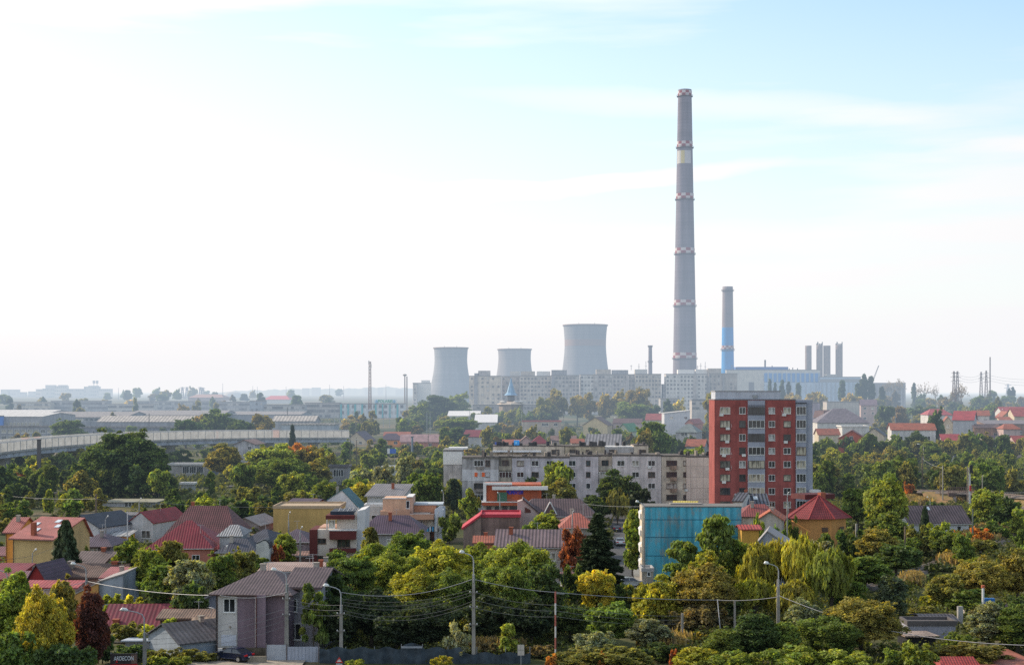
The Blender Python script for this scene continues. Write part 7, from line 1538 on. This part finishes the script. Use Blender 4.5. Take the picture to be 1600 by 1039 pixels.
T('broad', 770, 930, 180, 90, 'dark', 'dark shaded tree right of the tallest lamp pole'); T('broad', 830, 935, 182, 90, 'dark', 'dark tree left of the striped pole'); T('broad', 890, 945, 186, 80, 'deep green', 'deep green tree right of the striped pole')  # the dark ones here also carry shade in their leaf colour
T('shrub', 718, 968, 172.5, 52, 'silvery', 'silvery airy shrub left of the tallest lamp pole'); T('tall', 794, 976, 173, 34, 'light green', 'slim light green sapling right of the tallest lamp'); T('shrub', 775, 1000, 174, 50, 'brownish', 'brownish dry shrub behind the net fence right of the tallest lamp')
T('shrub', 690, 1022, 166, 36, 'yellow-green', 'yellow-green weed clump at the foot of the tallest lamp'); T('shrub', 555, 1030, 166, 40, 'light green', 'light green weed clump right of the warning sign'); T('shrub', 845, 1005, 174, 50, 'brownish', 'brownish shrub left of the striped pole foot')
# centre right
T('spruce', 934, 796, 225, 98, 'dark', 'tall dark spruce beside the side street', name='spruce_tree'); T('broad', 897, 826, 236, 44, 'rusty red', 'rusty red tree left of the spruce'); T('broad', 933, 884, 204, 62, 'yellow', 'yellowish tree below the spruce'); T('shrub', 895, 878, 214, 44, 'deep green', 'deep green bush left of the yellowish tree')
T('tall', 991, 797, 262, 34, 'light green', 'light green tree left of the blue wall, upper'); T('tall', 988, 830, 250, 34, 'mid-green', 'green tree left of the blue wall, lower'); T('shrub', 1000, 905, 206, 60, 'yellow-green', 'yellow-green shrub below the transformer hut'); T('shrub', 975, 905, 206, 50, 'deep green', 'dark shrub at the near end of the side street')
T('layered', 1122, 806, 214, 74, 'mid-green', 'tiered feathery tree standing before the blue wall'); T('layered', 1068, 846, 212, 70, 'mid-green', 'green tree at the lower edge of the blue wall, left'); T('broad', 1100, 862, 200, 78, 'yellow-green', 'yellow-green tree below the feathery one'); T('broad', 1098, 880, 196, 120, 'ochre', 'ochre-tinged broad tree left of the willows')
T('broad', 1160, 846, 216, 76, 'light green', 'light green tree below the orange kiosk'); T('broad', 1040, 902, 196, 76, 'yellow-green', 'yellow-green low tree before the blue block'); T('shrub', 1010, 920, 195, 70, 'yellow-green', 'yellow-green creeper left of the concrete pole')
T('broad', 955, 938, 180, 80, 'mid-green', 'mid-green tree right of the striped pole'); T('broad', 1010, 965, 178, 80, 'silvery', 'grey twiggy shrub tree left of the signal'); T('shrub', 935, 985, 172, 80, 'silvery', 'grey-green shrub right of the striped pole foot'); T('shrub', 1090, 940, 192, 90, 'brownish', 'brownish shaded shrub behind the signal')
T('broad', 1120, 930, 196, 90, 'deep green', 'deep green shaded tree behind the leaning pole'); T('shrub', 1030, 1000, 172, 70, 'deep green', 'deep green shrub left of the signal foot'); T('shrub', 960, 1010, 168, 120, 'olive', 'olive ground shrub at the bottom centre'); T('shrub', 900, 1015, 168, 90, 'olive', 'olive ground shrub right of the striped pole')
T('shrub', 943, 1016, 166.5, 18, 'orange', 'tiny orange-red bush at the bottom centre'); T('shrub', 1052, 1012, 167, 18, 'rusty red', 'tiny red-leaved bush beside the signal'); T('shrub', 862, 1020, 167, 24, 'orange', 'orange-leaved bush at the foot of the striped pole'); T('shrub', 1095, 985, 182, 26, 'ochre', 'small ochre-coloured bush right of the signal')
for px, t, D, w, lab in [(1180, 852, 206, 62, 'yellow-green willow, leftmost, behind the right lamp'), (1215, 845, 212, 64, 'willow directly behind the right street lamp'), (1253, 838, 208, 72, 'highest of the yellow-tipped willows'), (1300, 858, 204, 80, 'rightmost large drooping willow'), (1180, 905, 198, 70, 'low willow left of the right lamp pole'), (1240, 908, 196, 70, 'low willow right of the right lamp pole')]:
    T('willow', px, t, D, w, 'yellow-green' if px < 1290 else 'light green', lab)
T('broad', 1255, 935, 186, 70, 'silvery', 'silvery bushy tree below the willows'); T('shrub', 1330, 905, 205, 70, 'mid-green', 'mid-green shrub right of the willows')
# right front
T('tall', 1180, 962, 170, 86, 'deep green', 'deep green upright leafy tree at bottom right of the signal'); T('tall', 1130, 985, 168, 70, 'mid-green', 'mid-green leafy tree right of the signal'); T('broad', 1300, 960, 172, 110, 'mid-green', 'green tree left of the largest front tree')
T('broad', 1345, 935, 175, 140, 'olive', 'largest olive-green tree at the front right'); T('tall', 1225, 975, 170, 60, 'mid-green', 'mid-green tree right of the lamp pole foot'); T('shrub', 1095, 1010, 165, 90, 'yellow-green', 'yellow-green shrub at the bottom edge right of centre')
T('shrub', 1150, 1018, 163, 90, 'light green', 'light green shrub at the bottom edge under the leafy tree'); T('shrub', 1240, 1008, 163, 120, 'light green', 'bright green shrub at the bottom edge, wide'); T('shrub', 1320, 1015, 162, 100, 'light green', 'bright green shrub at the bottom edge under the largest front tree')
T('shrub', 1400, 1010, 164, 70, 'mid-green', 'mid-green shrub left of the rusty awning foot'); T('tall', 1395, 903, 200, 56, 'blue-green', 'dark big-leaved tree in front of the overgrown track'); T('shrub', 1440, 1000, 163, 70, 'light green', 'bright green shrub left of the red ridge')
T('tall', 1545, 945, 180, 80, 'silvery', 'silvery big-leaved tree below the violet roof, left'); T('tall', 1590, 950, 178, 90, 'mid-green', 'green tree below the violet roof, right'); T('shrub', 1500, 985, 176, 60, 'mid-green', 'mid-green vine shrub right of the rusty awning'); T('shrub', 1520, 1005, 170, 110, 'olive', 'olive grape vine pergola leaves behind the red ridge')
T('shrub', 1470, 1010, 172, 50, 'olive', 'olive vine clump left of the red ridge'); T('broad', 1480, 895, 208, 66, 'olive', 'olive tree left of the autumn trees by the track'); T('broad', 1535, 870, 215, 100, 'ochre', 'wide orange-tinted tree right of the track'); T('broad', 1590, 862, 218, 80, 'ochre', 'orange-tinted tree at the right edge'); T('broad', 1510, 920, 206, 80, 'mid-green', 'mid-green tree above the dark corrugated roof'); T('shrub', 1590, 925, 200, 70, 'deep green', 'deep green shrub at the right edge')
T('shrub', 1440, 945, 204, 50, 'olive', 'olive shrub left of the dark corrugated roof'); T('shrub', 1460, 925, 214, 44, 'yellow-green', 'yellow-green shrub beside the overgrown track')
# mid right
T('broad', 1385, 744, 318, 76, 'light green', 'tall light green tree between the tower and the cottage'); T('broad', 1340, 762, 330, 56, 'mid-green', 'mid-green tree right of the many-sided house'); T('broad', 1385, 800, 285, 80, 'mid-green', 'mid-green tree below the tall light green one'); T('layered', 1370, 826, 262, 66, 'ochre', 'reddish-brown tree left of the cottage')
T('thuja', 1445, 795, 300, 16, 'dark', 'small dark cone tree against the cottage roof', name='conifer'); T('shrub', 1465, 810, 290, 56, 'light green', 'light green tree before the cottage wall'); T('broad', 1480, 828, 275, 60, 'mid-green', 'mid-green tree below the cottage'); T('shrub', 1430, 818, 280, 50, 'olive', 'olive shrub left of the cottage wall')
T('shrub', 1325, 826, 270, 60, 'deep green', 'dark green shrubs before the many-sided house'); T('shrub', 1275, 838, 264, 60, 'silvery', 'silvery shrub under the many-sided house'); T('broad', 1400, 850, 250, 90, 'deep green', 'deep green tree left above the overgrown track'); T('broad', 1350, 868, 232, 90, 'mid-green', 'mid-green tree above the start of the overgrown track')
T('shrub', 1535, 840, 285, 64, 'olive', 'rounded olive bush right of the track bend'); T('broad', 1545, 765, 340, 66, 'light green', 'light green tree in front of the tracks at right'); T('broad', 1575, 780, 330, 56, 'deep green', 'dark green tree at the right in front of the tracks'); T('shrub', 1555, 812, 312, 60, 'mid-green', 'mid-green shrub below the dark tree at right'); T('shrub', 1600, 790, 320, 50, 'light green', 'light green shrub at the right edge below the tracks')
T('shrub', 1180, 800, 262, 30, 'light green', 'light green bush between the blue wall and the orange-edged gable'); T('shrub', 1213, 818, 254, 50, 'deep green', 'deep green bush right of the orange kiosk'); T('shrub', 1238, 805, 285, 30, 'mid-green', 'mid-green bush at the foot of the red tower')
T('tall', 1280, 780, 330, 30, 'deep green', 'deep green tree right of the tower foot')
T('shrub', 1495, 828, 295, 34, 'orange', 'reddish dry grass clump beside the track, left'); T('shrub', 1535, 822, 300, 46, 'orange', 'reddish dry grass clump beside the track, right'); T('shrub', 1487, 858, 270, 34, 'ochre', 'ochre dry grass clump under the cottage'); T('shrub', 1420, 752, 420, 22, 'orange', 'orange dry bush before the embankment')
# mid left and centre
T('broad', 200, 671, 436, 132, 'deep green', 'very large dark round tree in front of the viaduct'); T('broad', 160, 690, 442, 66, 'mid-green', 'left lobe tree joined to the very large dark tree')
T('shrub', 172, 722, 428, 78, 'deep green', 'dark bushy growth under the very large round tree, left'); T('shrub', 228, 718, 428, 84, 'deep green', 'dark bushy growth under the very large round tree, right'); T('broad', 236, 690, 440, 62, 'deep green', 'right lobe tree joined to the very large dark tree')
T('broad', 425, 690, 470, 80, 'light green', 'light green tree left of the autumn orange ones'); T('broad', 468, 690, 480, 50, 'orange', 'autumn orange tree in the middle left trees'); T('broad', 485, 700, 475, 56, 'ochre', 'ochre tree right of the autumn orange one'); T('broad', 440, 715, 440, 110, 'mid-green', 'broad green tree below the autumn trees'); T('broad', 490, 720, 450, 70, 'olive', 'olive dark tree right of the broad green one')
T('broad', 350, 695, 500, 66, 'ochre', 'ochre round tree above the pillared building'); T('broad', 402, 728, 430, 30, 'orange', 'small orange tree at the left flank of the broad green one') if False else None
T('spruce', 457, 663, 600, 16, 'dark', 'small dark spruce standing before the far viaduct end', name='spruce_tree'); T('shrub', 35, 735, 440, 24, 'rusty red', 'small rusty red bush at the left below the viaduct')
T('broad', 665, 738, 370, 66, 'mid-green', 'round green tree left of the white-topped end block'); T('tall', 708, 748, 372, 28, 'blue-green', 'bluish tree before the white-topped end block'); T('broad', 735, 764, 350, 36, 'light green', 'light green tree left of the restaurant')
T('broad', 632, 715, 430, 36, 'silvery', 'silvery tree, right of the silvery group'); T('broad', 572, 730, 425, 44, 'silvery', 'silvery tree, left of the silvery group'); T('broad', 600, 728, 420, 40, 'silvery', 'silvery tree, middle of the silvery group')
T('broad', 872, 718, 366, 56, 'light green', 'bright green tree before the panel block, upper'); T('broad', 875, 748, 352, 70, 'olive', 'olive tree below the bright green one'); T('broad', 965, 738, 360, 80, 'deep green', 'deep green tree before the panel block, right'); T('broad', 830, 745, 372, 34, 'dark', 'dark tree left of the bright green one'); T('willow', 965, 765, 335, 36, 'olive', 'small willow before the deep green tree'); T('broad', 1000, 765, 345, 50, 'dark', 'dark tree right of the small willow')
T('broad', 925, 775, 335, 60, 'deep green', 'deep green tree behind the pinkish house roof'); T('broad', 1022, 657, 540, 66, 'mid-green', 'large round tree behind the panel block left of the tower'); T('broad', 1080, 702, 480, 50, 'light green', 'light green tree above the beige end of the panel block'); T('broad', 1008, 668, 530, 36, 'olive', 'olive lobe tree left of the large round tree')
T('tall', 852, 805, 280, 60, 'light green', 'light green tree before the pinkish house'); T('shrub', 830, 812, 275, 40, 'mid-green', 'mid-green shrub left of the light green tree before the pinkish house'); T('shrub', 702, 800, 305, 44, 'mid-green', 'mid-green bush right of the peach modern house'); T('shrub', 735, 812, 300, 20, 'olive', 'olive bush below the sloping red roof edge')
T('broad', 608, 760, 372, 50, 'yellow-green', 'yellow-green tree behind the grey single-slope roof') if False else None
# horizon trees
T('broad', 682, 616, 900, 64, 'blue-green', 'large blue-green tree at the foot of the left cooling tower'); T('broad', 716, 617, 940, 42, 'light green', 'light green round tree at the foot of the left cooling tower'); T('broad', 655, 632, 860, 40, 'mid-green', 'mid-green tree left of the blue-green cooling tower tree')
T('broad', 715, 650, 760, 70, 'mid-green', 'broad green tree below the white flat halls'); T('broad', 712, 668, 680, 40, 'deep green', 'deep green tree left of the wine-red roof')
for px, t, D, w, c, lab in [(868, 609, 900, 40, 'ochre', 'tall ochre plane tree right of the low pale row, first'), (850, 622, 880, 36, 'olive', 'olive plane tree left of the first ochre plane tree'), (902, 614, 900, 34, 'ochre', 'second ochre plane tree from the left'), (922, 616, 905, 22, 'ochre', 'slim ochre plane tree, third from left'), (945, 615, 900, 28, 'ochre', 'fourth ochre plane tree from the left'), (966, 612, 900, 34, 'ochre', 'fifth ochre plane tree from the left'), (997, 608, 890, 46, 'ochre', 'tall sixth plane tree left of the tower'), (985, 625, 850, 60, 'mid-green', 'round green tree below the plane trees'), (1018, 630, 860, 34, 'blue-green', 'bluish tree right of the plane trees'),
    (1060, 625, 880, 26, 'yellow', 'small yellow tree before the flats'), (1045, 626, 870, 18, 'blue-green', 'small bluish tree left of the small yellow one'), (1108, 618, 760, 20, 'olive', 'slim olive tree touching the left of the red tower')]:
    T('broad' if w > 24 else 'tall', px, t, D, w, c, lab)
for px, t, w, lab in [(1203, 594, 8, 'slim dark poplar before the blue window band, left'), (1211, 600, 7, 'short poplar before the blue window band'), (1222, 596, 10, 'poplar of a close pair, left'), (1232, 598, 9, 'poplar of a close pair, right'), (1247, 600, 11, 'wide dark poplar before the blue band end'), (1316, 597, 14, 'pale poplar before the power station annex'), (1340, 601, 12, 'poplar left of the tallest poplars'), (1351, 587, 12, 'tallest poplar before the power station annex'), (1361, 591, 14, 'second tallest poplar, right of the tallest'), (1346, 595, 12, 'poplar beside the tallest one'), (1378, 606, 12, 'short poplar before the ribbed hall')]:
    T('poplar', px, t, 1050, w, 'blue-green', lab, name='poplar_tree')
for px, t, D, w, c, lab in [(1275, 611, 1000, 40, 'ochre', 'orange tree behind the shoulder of the red tower'), (1238, 612, 1000, 30, 'ochre', 'orange tree top behind the red tower roof'), (1330, 613, 1000, 34, 'ochre', 'orange tree below the pale poplar'), (1385, 632, 820, 34, 'deep green', 'dark round tree right of the mansard house')]:
    T('broad', px, t, D, w, c, lab)
for px, t, D, w, lab in [(1385, 592, 1250, 16, 'leafless tree above the ribbed hall, left'), (1402, 589, 1250, 26, 'leafless tree above the ribbed hall, right'), (1442, 594, 1200, 22, 'leafless tree right of the ribbed hall'), (1462, 597, 1200, 12, 'slim leafless tree left of the pylons'), (1500, 596, 1000, 26, 'leafless tree behind the pair of pylons')]:
    T('bare', px, t, D, w, 'brownish', lab)
T('poplar', 1428, 600, 1150, 8, 'blue-green', 'slim dark poplar right of the ribbed hall'); T('broad', 254, 615, 1350, 22, 'deep green', 'dark round tree on the left horizon beyond the factories'); T('broad', 463, 617, 1100, 24, 'deep green', 'dark tree right of the red-roofed factory'); T('broad', 512, 616, 1300, 30, 'olive', 'olive tree left of the telecom mast')
T('tall', 211, 622, 1050, 8, 'yellow-green', 'slim yellow-green tree in the factory rows'); T('broad', 205, 624, 1300, 26, 'yellow', 'yellow treetop behind the factory rows'); T('poplar', 1577, 608, 1200, 8, 'dark', 'dark pointed poplar at the far right, left one'); T('poplar', 1583, 606, 1200, 8, 'dark', 'dark pointed poplar at the far right, right one')
T('broad', 108, 656, 700, 60, 'mid-green', 'round tree before the factory left of the big tree'); T('broad', 340, 642, 720, 70, 'mid-green', 'tree group head right of the corrugated shed'); T('broad', 310, 645, 740, 26, 'ochre', 'ochre-tinged tree left in the group above the viaduct'); T('broad', 410, 648, 720, 50, 'ochre', 'pale ochre tree above the viaduct'); T('broad', 290, 655, 690, 60, 'deep green', 'deep green tree above the viaduct, left of the ochre-tinged one')
T('broad', 375, 655, 700, 50, 'deep green', 'deep green tree above the viaduct between two ochre ones')
T('poplar', 1463, 645, 640, 14, 'deep green', 'narrow dark tree between villas') if False else None
T('broad', 1461, 641, 640, 30, 'deep green', 'dark round tree between the white villa and the dormer house'); T('thuja', 1460, 655, 615, 16, 'dark', 'dark conifer behind the long white house', name='conifer')
NR = {'w': 0}
rq = random.Random(77)
row = []
for i in range(22): row.append((1288 + i*15.5 + rq.uniform(-5, 5), rq.uniform(677, 692), rq.uniform(560, 592), rq.uniform(28, 44), rq.choice(['mid-green', 'deep green', 'light green', 'olive'])))
for i in range(13): row.append((545 + i*14 + rq.uniform(-4, 4), rq.uniform(690, 704), rq.uniform(575, 640), rq.uniform(22, 36), rq.choice(['mid-green', 'deep green', 'blue-green', 'olive', 'light green'])))
for i in range(10): row.append((748 + i*13 + rq.uniform(-4, 4), rq.uniform(636, 645), rq.uniform(850, 885), rq.uniform(18, 30), rq.choice(['mid-green', 'blue-green', 'olive', 'light green'])))
for i in range(7): row.append((1000 + i*15 + rq.uniform(-4, 4), rq.uniform(672, 690), rq.uniform(560, 620), rq.uniform(18, 28), rq.choice(['mid-green', 'deep green', 'olive'])))
for i in range(14): row.append((760 + i*17 + rq.uniform(-5, 5), rq.uniform(664, 680), rq.uniform(640, 690), rq.uniform(18, 30), rq.choice(['mid-green', 'olive', 'light green'])))
for a in row: T(rq.choice(['broad', 'broad', 'tall']), *a)
for t in TREES: PLACED.append((X(t['px'], t['D']), t['D'], t['w']/F*t['D']*.8))
GR = ['deep green', 'mid-green', 'mid-green', 'olive', 'light green', 'light green', 'mid-green', 'mid-green', 'yellow-green', 'olive', 'mid-green', 'deep green']
BG = ['deep green', 'mid-green', 'blue-green', 'olive', 'mid-green', 'ochre', 'brownish', 'olive']
fill(95, -20, 540, 405, 560, ['broad', 'broad', 'shrub', 'tall'], GR, 5.5, 10, seed=2, gap=.50)
fill(34, -20, 480, 330, 400, ['shrub', 'broad', 'tall'], GR, 3.5, 7, seed=3, gap=.62)
fill(52, 500, 730, 380, 570, ['broad', 'broad', 'shrub'], GR, 5, 9, seed=4, gap=.5)
fill(90, 1268, 1640, 410, 585, ['broad', 'broad', 'tall', 'shrub', 'bare'], GR, 6, 11, seed=5, gap=.48)
fill(46, 520, 740, 590, 880, ['broad', 'tall', 'shrub'], BG, 6, 11, seed=6, gap=.5)
fill(60, 735, 1115, 480, 860, ['broad', 'shrub', 'tall'], BG, 5, 9, seed=7, gap=.55)
fill(44, 1275, 1640, 590, 800, ['broad', 'shrub'], BG, 4.5, 8.5, seed=8, gap=.6, frac=.2)
fill(75, 1365, 1680, 810, 1200, ['broad', 'tall', 'broad'], BG, 9, 15, seed=9, gap=.6, ymin=596)
fill(22, -20, 540, 820, 1300, ['broad', 'tall'], BG, 8, 13, seed=10, gap=.9, ymin=608)
fill(18, 0, 540, 1350, 2200, ['broad'], BG, 10, 16, seed=11, gap=1.0)
fill(20, 0, 400, 600, 760, ['broad', 'shrub'], BG, 5, 9, seed=12, gap=.75)
fill(36, 1250, 1640, 250, 400, ['shrub', 'broad', 'shrub'], GR, 2.5, 6, seed=13, gap=.55)
fill(16, 380, 760, 215, 330, ['shrub', 'broad'], GR, 2.5, 5, seed=14, gap=.75)
fill(14, 0, 240, 230, 330, ['shrub'], GR, 2, 3.8, seed=15, gap=.9)
merge_far(288)
label_trees()
# ------------------------------------------------------------------ ground cover of weeds and low bushes
def cover():
    rg = np.random.default_rng(5); C_, R_, M_ = [], [], []
    areas = [(-60, 560, 395, 600, 900), (500, 740, 350, 600, 500), (1250, 1660, 230, 600, 1500), (440, 1100, 172, 236, 700), (1090, 1660, 160, 232, 600), (700, 1120, 430, 900, 500), (1270, 1660, 600, 1200, 700), (-60, 560, 600, 1000, 500), (0, 500, 200, 395, 260), (740, 1120, 300, 380, 200)]
    for a, b, c, d, n in areas:
        D = rg.uniform(c, d, n); px = rg.uniform(a, b, n)
        for k in range(n):
            x = X(px[k], D[k])
            if any(q[0] - .8 < x < q[1] + .8 and q[2] - .8 < D[k] < q[3] + .8 for q in FOOT): continue
            if 955 < px[k] < 1003 and D[k] < 400: continue
            if 1320 < px[k] < 1600 and abs(D[k] - np.interp(px[k], [1335, 1385, 1440, 1500, 1560, 1640], [232, 243, 258, 280, 310, 345])) < 4.5: continue
            r = rg.uniform(.5, 1.5)*(1 if D[k] < 380 else 1.5); C_.append((x, D[k], gz(D[k]) + r*.15)); R_.append(r); M_.append(int(90 if D[k] < 260 else 46 if D[k] < 420 else 26))
    C_, R_ = np.array(C_), np.array(R_)
    p, n, t, h = blobs_leaves(rg, C_, R_, M_, .8); k = np.ones(len(p), bool)
    sz = np.where(p[:, 1] < 240, .26, np.where(p[:, 1] < 420, .45, .85))*rg.uniform(.6, 1.4, len(p))
    o = put('undergrowth', leaves_mesh('undergrowth', p, n, sz, t*rg.uniform(.8, 1.1, len(p)), np.clip(h + .12, 0, 1), LEAF, 1.2, None, rg)); o.color = (.095, .115, .035, 1)
    tag(o, 'weeds, creepers and low scrub covering the open ground', 'undergrowth', kind='stuff')
cover()
def dry_grass():
    rg = np.random.default_rng(9); P_ = []
    spots = [(1497, 300, 26, 5), (1530, 312, 30, 6), (1487, 268, 16, 3), (1422, 408, 10, 3), (1500, 412, 30, 4), (1440, 400, 14, 4), (1560, 330, 30, 8), (1590, 360, 24, 8), (760, 176, 40, 1.5), (1040, 180, 30, 3), (1425, 240, 14, 3)]
    for px, D, w, d in spots:
        n = 3600; r = rg.normal(0, .45, n); q = rg.normal(0, .45, n); DD = D + q*d; x = (px + r*w - 800)/F*DD; z = np.array([gz(v) for v in DD]) + rg.uniform(.1, 1.25, n)*(1 if D < 380 else 1.6)
        P_.append(np.stack([x, DD, z], 1))
    p = np.concatenate(P_); n = len(p); nr = rg.normal(size=(n, 3)); nr[:, 2] *= .2
    o = put('dry_grass', leaves_mesh('dry_grass', p, nr, rg.uniform(.35, .8, n), np.clip(rg.normal(1, .3, n), .4, 1.8), np.clip(rg.normal(.55, .2, n), 0, 1), LEAF, 1.8, np.tile([0, 0, 1.0], (n, 1)), rg)); o.color = (.27, .20, .10, 1)
    tag(o, 'dry reddish brown grass along the railway and on the bare slope', 'grass', kind='stuff')
dry_grass()
print('TREES', len(TREES), 'OBJECTS', len(bpy.data.objects))
